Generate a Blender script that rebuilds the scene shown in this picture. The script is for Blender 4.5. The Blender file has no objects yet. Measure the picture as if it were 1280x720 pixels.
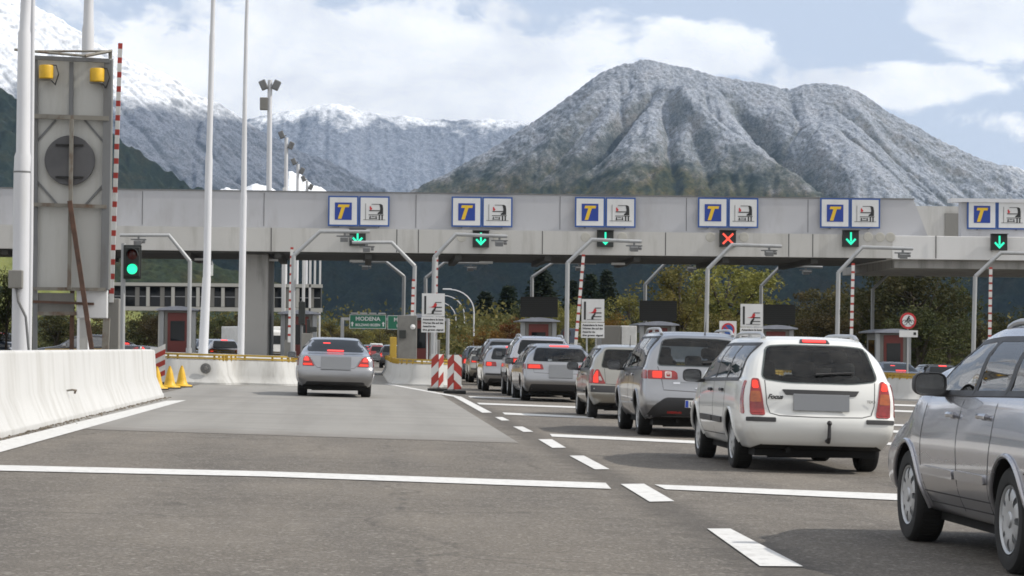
import bpy, bmesh, math, random
import numpy as np
from mathutils import Vector, Matrix
from mathutils.bvhtree import BVHTree
from mathutils.geometry import delaunay_2d_cdt

random.seed(7)
C = bpy.context.scene.collection
SC = bpy.context.scene
PI = math.pi
R = math.radians

# ------------------------------------------------------------------ camera model
F = 3100.0                    # focal length in pixels of the 1280 wide photograph
H0 = 1.21                     # eye height above the road on the camera's own line
K = 0.022                     # crossfall of the plaza, falling to the right
ROLL = R(0.5)
_A, _B = -185.0, -74.3
_a = (_A * math.cos(ROLL) - _B * math.sin(ROLL)) / F
_b = (_A * math.sin(ROLL) + _B * math.cos(ROLL)) / F
PITCH = math.atan(-_b)
YAW = math.atan(-_a * math.cos(PITCH))
FW = Vector((math.sin(YAW) * math.cos(PITCH), math.cos(YAW) * math.cos(PITCH), math.sin(PITCH)))
R0 = Vector((math.cos(YAW), -math.sin(YAW), 0))
U0 = R0.cross(FW)
RT = R0 * math.cos(ROLL) + U0 * math.sin(ROLL)
UP = U0 * math.cos(ROLL) - R0 * math.sin(ROLL)
EYE = Vector((0, 0, H0))

def ray(px, py):
    return FW + RT * ((px - 640) / F) + UP * ((360 - py) / F)
def G(px, py):                # the point of the road seen at a pixel
    d = ray(px, py)
    return EYE + d * (-H0 / (d.z + K * d.x))
def AT(px, py, Y):            # the point at distance Y seen at a pixel
    d = ray(px, py)
    return EYE + d * (Y / d.y)
def gz(x):                    # height of the road surface
    return -K * max(-45.0, min(45.0, x))

cam = bpy.data.cameras.new('camera')
cam.sensor_width = 36
cam.lens = 36 * F / 1280
cam.clip_start = 0.1
cam.clip_end = 30000
camo = bpy.data.objects.new('camera', cam)
C.objects.link(camo)
mw = Matrix((RT, UP, -FW)).transposed().to_4x4()
mw.translation = EYE
camo.matrix_world = mw
SC.camera = camo

# ------------------------------------------------------------------ mesh helpers
class MB:
    def __init__(s):
        s.v = []; s.f = []; s.m = []
    def add(s, vs, fs, mi=0):
        o = len(s.v)
        s.v += [tuple(p) for p in vs]
        for f in fs:
            s.f.append(tuple(i + o for i in f)); s.m.append(mi)
        return s
    def box(s, c, d, rz=0.0, mi=0, ry=0.0, rx=0.0):
        hx, hy, hz = d[0] / 2, d[1] / 2, d[2] / 2
        M = Matrix.Rotation(rz, 3, 'Z') @ Matrix.Rotation(ry, 3, 'Y') @ Matrix.Rotation(rx, 3, 'X')
        vs = [Vector(c) + M @ Vector((sx * hx, sy * hy, sz * hz)) for sx in (-1, 1) for sy in (-1, 1) for sz in (-1, 1)]
        return s.add(vs, [(0, 1, 3, 2), (4, 6, 7, 5), (0, 4, 5, 1), (2, 3, 7, 6), (0, 2, 6, 4), (1, 5, 7, 3)], mi)
    def bx(s, x0, x1, y0, y1, z0, z1, mi=0):
        return s.box(((x0 + x1) / 2, (y0 + y1) / 2, (z0 + z1) / 2), (x1 - x0, y1 - y0, z1 - z0), mi=mi)
    def tube(s, pts, r, n=10, mi=0, cap=True):
        pts = [Vector(p) for p in pts]
        rs = r if isinstance(r, (list, tuple)) else [r] * len(pts)
        rings = []
        ref = None
        for i, p in enumerate(pts):
            if i == 0: d = pts[1] - p
            elif i == len(pts) - 1: d = p - pts[i - 1]
            else: d = (pts[i + 1] - p).normalized() + (p - pts[i - 1]).normalized()
            d = d.normalized()
            if ref is None:
                ref = Vector((1, 0, 0)) if abs(d.x) < 0.8 else Vector((0, 1, 0))
            a = (ref - d * ref.dot(d)).normalized(); b = d.cross(a); ref = a
            k = 1.0
            if 0 < i < len(pts) - 1:
                k = 1 / max(0.5, math.cos((pts[i + 1] - p).angle(p - pts[i - 1]) / 2))
            rings.append([p + (a * math.cos(2 * PI * j / n) + b * math.sin(2 * PI * j / n)) * rs[i] * (k if 0 < i < len(pts) - 1 else 1) for j in range(n)])
        vs = [q for rg in rings for q in rg]
        fs = []
        for i in range(len(pts) - 1):
            for j in range(n):
                fs.append((i * n + j, i * n + (j + 1) % n, (i + 1) * n + (j + 1) % n, (i + 1) * n + j))
        if cap:
            fs.append(tuple(range(n - 1, -1, -1))); fs.append(tuple((len(pts) - 1) * n + j for j in range(n)))
        return s.add(vs, fs, mi)
    def lathe(s, prof, c=(0, 0, 0), axis='Z', n=20, mi=0, a0=0.0, a1=2 * PI):
        full = abs(a1 - a0 - 2 * PI) < 1e-6
        m = n if full else n + 1
        vs = []
        for (r, h) in prof:
            for j in range(m):
                t = a0 + (a1 - a0) * j / n
                x, y = r * math.cos(t), r * math.sin(t)
                p = (x, y, h) if axis == 'Z' else ((h, x, y) if axis == 'X' else (x, h, y))
                vs.append((p[0] + c[0], p[1] + c[1], p[2] + c[2]))
        fs = []
        for i in range(len(prof) - 1):
            for j in range(n):
                k = (j + 1) % m
                fs.append((i * m + j, i * m + k, (i + 1) * m + k, (i + 1) * m + j))
        return s.add(vs, fs, mi)
    def prism(s, poly, o, ux, uy, depth, mi=0):
        """polygon in the plane o+ux*a+uy*b, thickened by the vector depth"""
        o, ux, uy, depth = Vector(o), Vector(ux), Vector(uy), Vector(depth)
        n = len(poly)
        vs = [o + ux * a + uy * b for a, b in poly] + [o + ux * a + uy * b + depth for a, b in poly]
        fs = [tuple(range(n)), tuple(range(2 * n - 1, n - 1, -1))]
        for i in range(n):
            j = (i + 1) % n
            fs.append((i, i + n, j + n, j))
        return s.add(vs, fs, mi)
    def mesh(s, name, mats=(), smooth=False, bevel=0.0, sharp=35, seg=2):
        me = bpy.data.meshes.new(name)
        me.from_pydata(s.v, [], s.f)
        for m in mats: me.materials.append(m)
        if len(mats) > 1:
            me.polygons.foreach_set('material_index', s.m)
        bm = bmesh.new(); bm.from_mesh(me)
        bmesh.ops.recalc_face_normals(bm, faces=bm.faces)
        if bevel > 0:
            es = [e for e in bm.edges if len(e.link_faces) == 2 and e.calc_face_angle(0) > R(sharp)]
            bmesh.ops.bevel(bm, geom=es, offset=bevel, segments=seg, affect='EDGES', profile=0.5, clamp_overlap=True)
        bm.to_mesh(me); bm.free()
        if smooth:
            me.polygons.foreach_set('use_smooth', [True] * len(me.polygons))
            me.set_sharp_from_angle(angle=R(sharp))
        return me
    def build(s, name, mats, parent=None, loc=None, smooth=False, bevel=0.0, sharp=35, seg=2):
        if not isinstance(mats, (list, tuple)): mats = [mats]
        me = s.mesh(name, mats, smooth, bevel, sharp, seg)
        return link(name, me, parent, loc)

def link(name, me, parent=None, loc=None):
    o = bpy.data.objects.new(name, me)
    C.objects.link(o)
    if parent is not None: o.parent = parent
    if loc is not None: o.location = loc
    return o
def tag(o, label=None, cat=None, group=None, kind=None):
    if label: o['label'] = label
    if cat: o['category'] = cat
    if group: o['group'] = group
    if kind: o['kind'] = kind
    return o
def thing(name, label, cat, loc=(0, 0, 0), rz=0.0, group=None, tilt=False):
    o = bpy.data.objects.new(name, None)
    o.empty_display_size = 0.3
    C.objects.link(o)
    o.location = loc
    if tilt: o.rotation_euler = (0, math.atan(K), rz)
    else: o.rotation_euler = (0, 0, rz)
    return tag(o, label, cat, group)
def copy_tree(o, parent=None):
    c = o.copy(); C.objects.link(c); c.parent = parent
    for ch in list(o.children): copy_tree(ch, c)
    return c
def on_road(px, py):
    return G(px, py)

# ------------------------------------------------------------------ materials
def nd(nt, t, **kw):
    n = nt.nodes.new(t)
    for k, v in kw.items(): setattr(n, k, v)
    return n
def newmat(name):
    m = bpy.data.materials.new(name); m.use_nodes = True
    nt = m.node_tree
    return m, nt, nt.nodes['Principled BSDF']
def ramp(nt, src, stops, interp='LINEAR'):
    r = nd(nt, 'ShaderNodeValToRGB'); r.color_ramp.interpolation = interp
    els = r.color_ramp.elements
    while len(els) < len(stops): els.new(0.5)
    for e, (p, c) in zip(els, stops):
        e.position = p; e.color = (c[0], c[1], c[2], 1) if isinstance(c, (tuple, list)) else (c, c, c, 1)
    nt.links.new(src, r.inputs[0]); return r.outputs[0]
def noise(nt, vec, scale, detail=3, rough=0.55, dist=0.0):
    n = nd(nt, 'ShaderNodeTexNoise'); n.inputs['Scale'].default_value = scale
    n.inputs['Detail'].default_value = detail; n.inputs['Roughness'].default_value = rough; n.inputs['Distortion'].default_value = dist
    nt.links.new(vec, n.inputs['Vector']); return n.outputs[0]
def mix(nt, fac, a, b, mode='MIX'):
    m = nd(nt, 'ShaderNodeMix', data_type='RGBA', blend_type=mode)
    for sock, val in ((m.inputs[0], fac), (m.inputs[6], a), (m.inputs[7], b)):
        if hasattr(val, 'is_linked') or isinstance(val, bpy.types.NodeSocket): nt.links.new(val, sock)
        elif isinstance(val, (int, float)) and sock.type == 'VALUE': sock.default_value = val
        else: sock.default_value = (val[0], val[1], val[2], 1) if not isinstance(val, (int, float)) else (val, val, val, 1)
    return m.outputs[2]
def math_(nt, op, a, b=None, c=None, clamp=False):
    m = nd(nt, 'ShaderNodeMath', operation=op); m.use_clamp = clamp
    for i, v in enumerate((a, b, c)):
        if v is None: continue
        if isinstance(v, bpy.types.NodeSocket): nt.links.new(v, m.inputs[i])
        else: m.inputs[i].default_value = v
    return m.outputs[0]
def coords(nt, kind='Object', scale=(1, 1, 1)):
    if kind == 'World':
        src = nd(nt, 'ShaderNodeNewGeometry').outputs['Position']
    else:
        src = nd(nt, 'ShaderNodeTexCoord').outputs[kind]
    if scale == (1, 1, 1): return src
    mp = nd(nt, 'ShaderNodeMapping'); mp.inputs['Scale'].default_value = scale
    nt.links.new(src, mp.inputs[0]); return mp.outputs[0]
def bump(nt, p, h, strength=0.3, dist=0.01):
    b = nd(nt, 'ShaderNodeBump'); b.inputs['Strength'].default_value = strength; b.inputs['Distance'].default_value = dist
    nt.links.new(h, b.inputs['Height']); nt.links.new(b.outputs[0], p.inputs['Normal'])

def plain(name, col, rough=0.6, metal=0.0, var=0.12, scale=3.0, coat=0.0, emit=None, es=0.0, bmp=0.0, bs=40.0, spec=0.5, stretch=(1, 1, 1)):
    """a paint / plastic / metal with slight procedural unevenness"""
    m, nt, p = newmat(name)
    v = coords(nt, 'Object', stretch)
    n = noise(nt, v, scale, 5, 0.6)
    c0 = tuple(max(0, c * (1 - var)) for c in col); c1 = tuple(min(1, c * (1 + var)) for c in col)
    nt.links.new(ramp(nt, n, [(0.3, c0), (0.7, c1)]), p.inputs['Base Color'])
    rr = nd(nt, 'ShaderNodeMapRange'); nt.links.new(n, rr.inputs[0])
    rr.inputs[1].default_value = 0.3; rr.inputs[2].default_value = 0.7
    rr.inputs[3].default_value = max(0.0, rough * 0.88); rr.inputs[4].default_value = min(1.0, rough * 1.12)
    nt.links.new(rr.outputs[0], p.inputs['Roughness'])
    p.inputs['Metallic'].default_value = metal
    p.inputs['Specular IOR Level'].default_value = spec
    if coat: p.inputs['Coat Weight'].default_value = coat; p.inputs['Coat Roughness'].default_value = 0.06
    if emit: p.inputs['Emission Color'].default_value = (*emit, 1); p.inputs['Emission Strength'].default_value = es
    if bmp: bump(nt, p, noise(nt, v, bs, 4), bmp, 0.005)
    return m

def weathered(name, col, dirt, amount=0.5, rough=0.8, zs=0.25, scale=2.0, metal=0.0, bmp=0.15, lo=0.5, hi=0.72):
    """concrete or painted metal with streaks running down and blotches"""
    m, nt, p = newmat(name)
    v = coords(nt, 'World')
    st = noise(nt, coords(nt, 'World', (1, 1, zs)), scale, 6, 0.65)
    bl = noise(nt, v, scale * 0.35, 4)
    f = math_(nt, 'MULTIPLY', ramp(nt, st, [(lo, 0.0), (hi, 1.0)]), amount, clamp=True)
    base = mix(nt, bl, tuple(c * 0.88 for c in col), tuple(min(1, c * 1.1) for c in col))
    fine = noise(nt, v, 30, 5)
    base = mix(nt, math_(nt, 'MULTIPLY', fine, 0.35), base, tuple(c * 0.75 for c in col))
    nt.links.new(mix(nt, f, base, dirt), p.inputs['Base Color'])
    p.inputs['Roughness'].default_value = rough; p.inputs['Metallic'].default_value = metal
    if bmp: bump(nt, p, fine, bmp, 0.01)
    return m

M = {}
def carpaint(name, col, metal=0.0, rough=0.3, dirt=0.25):
    m, nt, p = newmat(name)
    v = coords(nt, 'Object')
    n = noise(nt, v, 1.6, 4)
    # road film: grows towards the sills because spray reaches there
    sx = nd(nt, 'ShaderNodeSeparateXYZ'); nt.links.new(v, sx.inputs[0])
    low = nd(nt, 'ShaderNodeMapRange'); nt.links.new(sx.outputs[2], low.inputs[0])
    low.inputs[1].default_value = 0.75; low.inputs[2].default_value = 0.2; low.inputs[3].default_value = 0.0; low.inputs[4].default_value = 1.0
    f = math_(nt, 'MULTIPLY', math_(nt, 'MULTIPLY', low.outputs[0], n), dirt * 2, clamp=True)
    nt.links.new(mix(nt, f, col, (0.2, 0.18, 0.155)), p.inputs['Base Color'])
    p.inputs['Metallic'].default_value = metal
    rr = nd(nt, 'ShaderNodeMapRange'); nt.links.new(f, rr.inputs[0])
    rr.inputs[3].default_value = rough; rr.inputs[4].default_value = 0.6
    nt.links.new(rr.outputs[0], p.inputs['Roughness'])
    p.inputs['Coat Weight'].default_value = 0.8; p.inputs['Coat Roughness'].default_value = 0.05
    return m

M['paint_white'] = carpaint('paint_white', (0.63, 0.635, 0.62), 0.0, 0.35, 0.2)
M['paint_silver'] = carpaint('paint_silver', (0.30, 0.305, 0.32), 0.88, 0.28)
M['paint_silver_blue'] = carpaint('paint_silver_blue', (0.40, 0.40, 0.43), 0.85, 0.25)
M['paint_champagne'] = carpaint('paint_champagne', (0.31, 0.30, 0.27), 0.8, 0.32)
M['paint_grey'] = carpaint('paint_grey', (0.13, 0.137, 0.155), 0.7, 0.3)
M['paint_dark'] = carpaint('paint_dark', (0.02, 0.022, 0.03), 0.2, 0.25)
M['paint_navy'] = carpaint('paint_navy', (0.04, 0.055, 0.085), 0.3, 0.25)
M['paint_red'] = carpaint('paint_red', (0.30, 0.018, 0.02), 0.1, 0.3)
M['glass'] = plain('glass', (0.010, 0.012, 0.014), 0.03, 0, 0.1, 1.0, spec=0.28)
M['side_glass'] = plain('side_glass', (0.012, 0.014, 0.016), 0.02, 0, 0.1, 1.0, spec=0.6)
M['side_glass'].node_tree.nodes['Principled BSDF'].inputs['IOR'].default_value = 2.1
def clear_glass(name, tint, ior, extra):
    m, nt, p = newmat(name); nt.nodes.remove(p)
    t = nd(nt, 'ShaderNodeBsdfTransparent'); t.inputs[0].default_value = (*tint, 1)
    g = nd(nt, 'ShaderNodeBsdfGlossy'); g.inputs['Roughness'].default_value = .015
    f = nd(nt, 'ShaderNodeFresnel'); f.inputs['IOR'].default_value = ior
    ms = nd(nt, 'ShaderNodeMixShader')
    # dust film, uneven
    d = nd(nt, 'ShaderNodeBsdfDiffuse'); d.inputs[0].default_value = (.22, .21, .20, 1)
    n = noise(nt, coords(nt, 'Object'), 5, 5, .6)
    nt.links.new(f.outputs[0], ms.inputs[0]); nt.links.new(t.outputs[0], ms.inputs[1]); nt.links.new(g.outputs[0], ms.inputs[2])
    m2 = nd(nt, 'ShaderNodeMixShader'); nt.links.new(ramp(nt, n, [(.4, .0), (.8, extra)]), m2.inputs[0])
    nt.links.new(ms.outputs[0], m2.inputs[1]); nt.links.new(d.outputs[0], m2.inputs[2])
    nt.links.new(m2.outputs[0], nt.nodes['Material Output'].inputs[0]); return m
M['clear_rear'] = clear_glass('clear_rear', (.55, .59, .58), 1.45, .08)
M['clear_side'] = clear_glass('clear_side', (.50, .53, .52), 2.0, .06)
M['cabin'] = plain('cabin', (.025, .025, .027), .9)
M['black_plastic'] = plain('black_plastic', (0.022, 0.022, 0.024), 0.55)
M['rubber'] = plain('rubber', (0.016, 0.016, 0.016), 0.85, var=0.3, scale=8)
M['under'] = plain('under', (0.008, 0.008, 0.008), 0.95)
M['seam'] = plain('seam', (0.03, 0.03, 0.032), 0.7)
M['rim'] = plain('rim', (0.42, 0.43, 0.44), 0.38, 0.6)
M['rim_dark'] = plain('rim_dark', (0.02, 0.02, 0.02), 0.8)
M['chrome'] = plain('chrome', (0.62, 0.63, 0.65), 0.15, 1.0, 0.05)
M['tail_red'] = plain('tail_red', (0.24, 0.012, 0.012), 0.12, 0, 0.3, 14, coat=0.6)
M['tail_lit'] = plain('tail_lit', (0.5, 0.03, 0.02), 0.2, emit=(1.0, 0.04, 0.018), es=.85)
M['brake_lit'] = plain('brake_lit', (0.5, 0.03, 0.03), 0.2, emit=(1.0, 0.05, 0.035), es=1.4)
M['tail_amber'] = plain('tail_amber', (0.34, 0.075, 0.012), 0.12, 0, 0.3, 14, coat=0.6)
M['tail_clear'] = plain('tail_clear', (0.5, 0.42, 0.4), 0.12, 0, 0.2, 14, coat=0.6)
M['plate_grey'] = plain('plate_grey', (0.21, 0.22, 0.235), 0.5, var=0.03)
M['plate_blue'] = plain('plate_blue', (0.20, 0.215, 0.25), 0.5, var=0.03)
M['plate_white'] = plain('plate_white', (0.7, 0.7, 0.68), 0.4, var=0.05)
M['eu_blue'] = plain('eu_blue', (0.015, 0.05, 0.33), 0.4, var=0.05)
M['mirror_glass'] = plain('mirror_glass', (0.35, 0.36, 0.37), 0.12, 0.9, 0.05)
M['seat'] = plain('seat', (0.04, 0.04, 0.045), 0.8)
# ------------------------------------------------------------------ cars
def pchip(x, Y, xq):
    x = np.asarray(x, float); Y = np.asarray(Y, float); xq = np.asarray(xq, float)
    h = np.diff(x); d = np.diff(Y, axis=0) / h[:, None]
    m = np.zeros_like(Y)
    for i in range(1, len(x) - 1):
        same = (d[i - 1] * d[i]) > 0
        w1 = 2 * h[i] + h[i - 1]; w2 = h[i] + 2 * h[i - 1]
        with np.errstate(divide='ignore', invalid='ignore'):
            hm = (w1 + w2) / (w1 / d[i - 1] + w2 / d[i])
        m[i] = np.where(same, hm, 0)
    m[0] = d[0]; m[-1] = d[-1]
    k = np.clip(np.searchsorted(x, xq, side='right') - 1, 0, len(x) - 2)
    t = ((xq - x[k]) / h[k])[:, None]; hk = h[k][:, None]
    return ((2 * t ** 3 - 3 * t ** 2 + 1) * Y[k] + (t ** 3 - 2 * t ** 2 + t) * hk * m[k]
            + (-2 * t ** 3 + 3 * t ** 2) * Y[k + 1] + (t ** 3 - t ** 2) * hk * m[k + 1])

def section(st):
    y0, kr, kf, zb, zl, zt, wl, wm, wb, wt = st
    H = zl - zb; h = zt - zl
    return [(0, zb), (wl * .92, zb), (wl, zb + .10 * H), (wm * .985, zb + .30 * H), (wm, zb + .58 * H), (wb + (wm - wb) * .45, zl - .09 * H),
            (wb, zl), (wb - .022, zl + .07 * h), (wb + (wt - wb) * .5 + .022, zl + .48 * h), (wt + .01, zl + .80 * h),
            (wt * .93, zl + .93 * h), (wt * .80, zl + .975 * h), (wt * .45, zl + .995 * h), (0, zt)]

def body_mesh(sp, nu=6, nv=4, m=10):
    st = sp['stations']
    secs = np.array([section(s) for s in st])            # S x P x 2
    S, P, _ = secs.shape
    vq = np.linspace(0, P - 1, (P - 1) * nv + 1)
    fine = np.stack([pchip(np.arange(P), secs[i], vq) for i in range(S)])      # S x V x 2
    V = len(vq)
    uq = np.linspace(0, S - 1, (S - 1) * nu + 1)
    par = pchip(np.arange(S), np.array([[s[0], s[1], s[2]] for s in st]), uq)
    xz = pchip(np.arange(S), fine.reshape(S, -1), uq).reshape(len(uq), V, 2)
    rz, ry = zip(*sp['rear_prof']); fz, fy = zip(*sp['front_prof'])
    def prof(zs, ys, z):
        q = np.clip(z, zs[0], zs[-1])
        return pchip(zs, np.array(ys)[:, None], q.ravel())[:, 0].reshape(z.shape)
    X = xz[:, :, 0]; Z = xz[:, :, 1]
    Yv = par[:, 0:1] + par[:, 1:2] * prof(rz, ry, Z) + par[:, 2:3] * prof(fz, fy, Z)
    U = len(uq)
    vs = []; idx = {}
    def vid(key, p):
        if key not in idx:
            idx[key] = len(vs); vs.append(p)
        return idx[key]
    def rv(i, j, sgn):
        if j in (0, V - 1): return vid((i, j, 0), (0.0, Yv[i, j], Z[i, j]))
        return vid((i, j, sgn), (sgn * X[i, j], Yv[i, j], Z[i, j]))
    fs = []
    for i in range(U - 1):
        for j in range(V - 1):
            for sg in (1, -1):
                q = [rv(i, j, sg), rv(i + 1, j, sg), rv(i + 1, j + 1, sg), rv(i, j + 1, sg)]
                q = [a for k, a in enumerate(q) if a != q[k - 1]]
                fs.append(tuple(q if sg == 1 else q[::-1]))
    wmax = sp['W'] / 2
    for (i, sg, bow) in ((0, -1, sp.get('bow', .07)), (U - 1, 1, sp.get('fbow', .12))):
        rows = []
        for j in range(V):
            if j in (0, V - 1): rows.append([rv(i, j, 1)]); continue
            w = X[i, j]; row = [rv(i, j, -1)]
            for k in range(1, m):
                x = -w + 2 * w * k / m
                row.append(vid((i, j, 'c', k), (x, Yv[i, j] + sg * bow * (w * w - x * x) / wmax ** 2, Z[i, j])))
            row.append(rv(i, j, 1)); rows.append(row)
        for j in range(V - 1):
            a, b = rows[j], rows[j + 1]
            for k in range(m):
                if len(a) == 1: q = (a[0], b[k + 1], b[k])
                elif len(b) == 1: q = (a[k], a[k + 1], b[0])
                else: q = (a[k], a[k + 1], b[k + 1], b[k])
                fs.append(q if sg == -1 else q[::-1])
    return vs, fs

def rpoly(pts, r=0.03, n=4):
    """polygon with rounded corners (r may be a list)"""
    out = []
    N = len(pts)
    for i in range(N):
        p = Vector(pts[i]); a = Vector(pts[i - 1]); b = Vector(pts[(i + 1) % N])
        rr = r[i] if isinstance(r, (list, tuple)) else r
        d1 = (a - p); d2 = (b - p)
        k = min(rr, d1.length * .45, d2.length * .45)
        if k < 1e-4: out.append(tuple(p)); continue
        q0 = p + d1.normalized() * k; q1 = p + d2.normalized() * k
        for t in range(n + 1):
            s = t / n
            out.append(tuple(q0 * (1 - s) ** 2 + p * 2 * s * (1 - s) + q1 * s * s))
    return out
def inside(pt, poly):
    x, y = pt; c = False
    for i in range(len(poly)):
        x1, y1 = poly[i]; x2, y2 = poly[i - 1]
        if (y1 > y) != (y2 > y) and x < (x2 - x1) * (y - y1) / (y2 - y1) + x1: c = not c
    return c
RAYS = {'L': lambda a, b: (Vector((-4, a, b)), Vector((1, 0, 0))), 'R': lambda a, b: (Vector((4, a, b)), Vector((-1, 0, 0))),
        'B': lambda a, b: (Vector((a, -4, b)), Vector((0, 1, 0))), 'F': lambda a, b: (Vector((a, 12, b)), Vector((0, -1, 0))),
        'T': lambda a, b: (Vector((a, b, 6)), Vector((0, 0, -1)))}
def hit(bvh, axis, a, b):
    o, d = RAYS[axis](a, b)
    loc, nor, i, dist = bvh.ray_cast(o, d)
    if loc is None:
        loc, nor, i, dist = bvh.find_nearest(o + d * 3.2)
    if nor.dot(d) > 0: nor = -nor
    return loc, nor
def patch(mb, bvh, poly, axis, off=0.004, sp=0.07, skirt=0.008, mi=0):
    bd = []
    N = len(poly)
    for i in range(N):
        p = Vector(poly[i]); q = Vector(poly[(i + 1) % N])
        k = max(1, int(math.ceil((q - p).length / sp)))
        for t in range(k): bd.append(tuple(p + (q - p) * t / k))
    xs = [p[0] for p in bd]; ys = [p[1] for p in bd]
    pts = list(bd)
    y = min(ys) + sp / 2
    while y < max(ys):
        x = min(xs) + sp / 2
        while x < max(xs):
            if inside((x, y), bd) and min((x - a) ** 2 + (y - b) ** 2 for a, b in bd) > (sp * .4) ** 2: pts.append((x, y))
            x += sp
        y += sp
    vc, ed, fc, *_ = delaunay_2d_cdt([Vector(p) for p in pts], [], [list(range(len(bd)))], 1, 1e-6)
    base = []; top = []
    for p in vc:
        loc, nor = hit(bvh, axis, p[0], p[1])
        top.append(loc + nor * off); base.append(loc - nor * skirt)
    flip = axis in ('R', 'F')
    vs = top[:]; fs = []
    cnt = {}
    for f in fc:
        f = list(f)
        for i in range(len(f)):
            e = (f[i], f[(i + 1) % len(f)])
            cnt[e] = cnt.get(e, 0) + 1
        fs.append(tuple(f))
    n = len(top); bi = {}
    for (a, b) in list(cnt):
        if (b, a) not in cnt:
            for k in (a, b):
                if k not in bi: bi[k] = len(vs); vs.append(base[k])
            fs.append((b, a, bi[a], bi[b]))
    mb.add(vs, fs, mi)
def strip(pts, w):
    """thin polygon around an open polyline"""
    a = []; b = []
    for i, p in enumerate(pts):
        p = Vector(p)
        d = (Vector(pts[min(i + 1, len(pts) - 1)]) - Vector(pts[max(i - 1, 0)])).normalized()
        n = Vector((-d.y, d.x)) * w / 2
        a.append(tuple(p + n)); b.append(tuple(p - n))
    return a + b[::-1]
def mirrored(poly):
    return [(-x, y) for x, y in poly][::-1]

def wheel_meshes(Rt, tw, Rr, style):
    key = ('wheel', round(Rt, 3), round(tw, 3), round(Rr, 3), style)
    if key in CACHE: return CACHE[key]
    t = MB()
    t.lathe([(Rr * .96, -tw * .9), (Rr * 1.05, -tw), (Rt * .93, -tw * 1.0), (Rt * .985, -tw * .93), (Rt, -tw * .8), (Rt, -tw * .2), (Rt * .985, -tw * .07), (Rt * .93, .004), (Rt * .8, .010), (Rr * 1.05, .002), (Rr * .99, -.012), (Rr * .9, -.05)], axis='X', n=44)
    for k in range(60):                                      # tread blocks' grooves read as fine ribs
        a = 2 * PI * k / 60
        t.box((-tw * .5, math.cos(a) * (Rt + .0015), math.sin(a) * (Rt + .0015)), (tw * .62, .016, .006), rx=a + PI / 2)
    tm = t.mesh('tyre', [M['rubber']], True)
    r = MB()
    r.lathe([(Rr, -.012), (Rr * .985, .000), (Rr * .94, -.004), (Rr * .90, -.016), (Rr * .895, -.05)], axis='X', n=44)
    if style == 'cover':
        n = 10; r1, r2 = Rr * .60, Rr * .895
        r.lathe([(0, .012), (Rr * .16, .010), (Rr * .18, .002), (Rr * .40, .004), (r1, .000), (r1, -.03)], axis='X', n=40)
        fr = .52
    elif style == 'cover8':
        n = 8; r1, r2 = Rr * .55, Rr * .895
        r.lathe([(0, .006), (Rr * .20, .004), (Rr * .25, -.006), (r1, -.002), (r1, -.03)], axis='X', n=40)
        fr = .68
    else:
        n = 5 if style == 'five' else 7; r1, r2 = Rr * .24, Rr * .895
        r.lathe([(0, -.004), (r1, -.006), (r1, -.04)], axis='X', n=30)
        fr = .42
    for k in range(n):
        a = 2 * PI * (k + .5) / n
        da = PI / n * fr
        prof = [(r1 * .98, -.002), ((r1 + r2) / 2, .0), (r2 * 1.01, -.010)]
        r.lathe(prof, axis='X', n=5, a0=a - da, a1=a + da)
        for sg in (-1, 1):
            aa = a + sg * da
            ca, sa = math.cos(aa), math.sin(aa)
            r.add([(-.002, ca * r1, sa * r1), (-.010, ca * r2, sa * r2), (-.035, ca * r2, sa * r2), (-.035, ca * r1, sa * r1)], [(0, 1, 2, 3)])
    r.lathe([(0, -.036), (Rr * .9, -.042)], axis='X', n=30, mi=1)
    rm = r.mesh('rim', [M['rim'], M['rim_dark']], True)
    CACHE[key] = (tm, rm)
    return CACHE[key]
CACHE = {}

def mirror_mesh(paint, w=.23, h=.155, d=.14):
    key = ('mirror', paint, w, h)
    if key in CACHE: return CACHE[key]
    b = MB(); n = 24
    def rr(s, y, dz=0):
        out = []
        for k in range(n):
            t = 2 * PI * k / n; c, q = math.cos(t), math.sin(t)
            out.append((math.copysign(abs(c) ** .55, c) * w / 2 * s, y, math.copysign(abs(q) ** .6, q) * h / 2 * s + dz))
        return out
    rings = [rr(.3, d), rr(.62, d * .86), rr(.84, d * .6), rr(.96, d * .25), rr(1, 0), rr(.97, -.008), rr(.90, -.006), rr(.87, .012)]
    vs = [p for q in rings for p in q]; fs = [tuple(range(n))]
    mi = []
    for i in range(len(rings) - 1):
        for k in range(n): fs.append((i * n + k, (i + 1) * n + k, (i + 1) * n + (k + 1) % n, i * n + (k + 1) % n))
    fs.append(tuple((len(rings) - 1) * n + k for k in range(n - 1, -1, -1)))
    b.add(vs, fs)
    b.box((w * .5 + .02, .05, -h * .38), (.14, .07, .045))          # arm towards the door
    me = b.mesh('mirror', [M[paint]], True, sharp=50)
    g = MB(); q = rr(.88, .008)
    g.add(q, [tuple(range(n))])
    gm = g.mesh('mirror_glass', [M['mirror_glass']])
    CACHE[key] = (me, gm)
    return CACHE[key]

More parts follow.
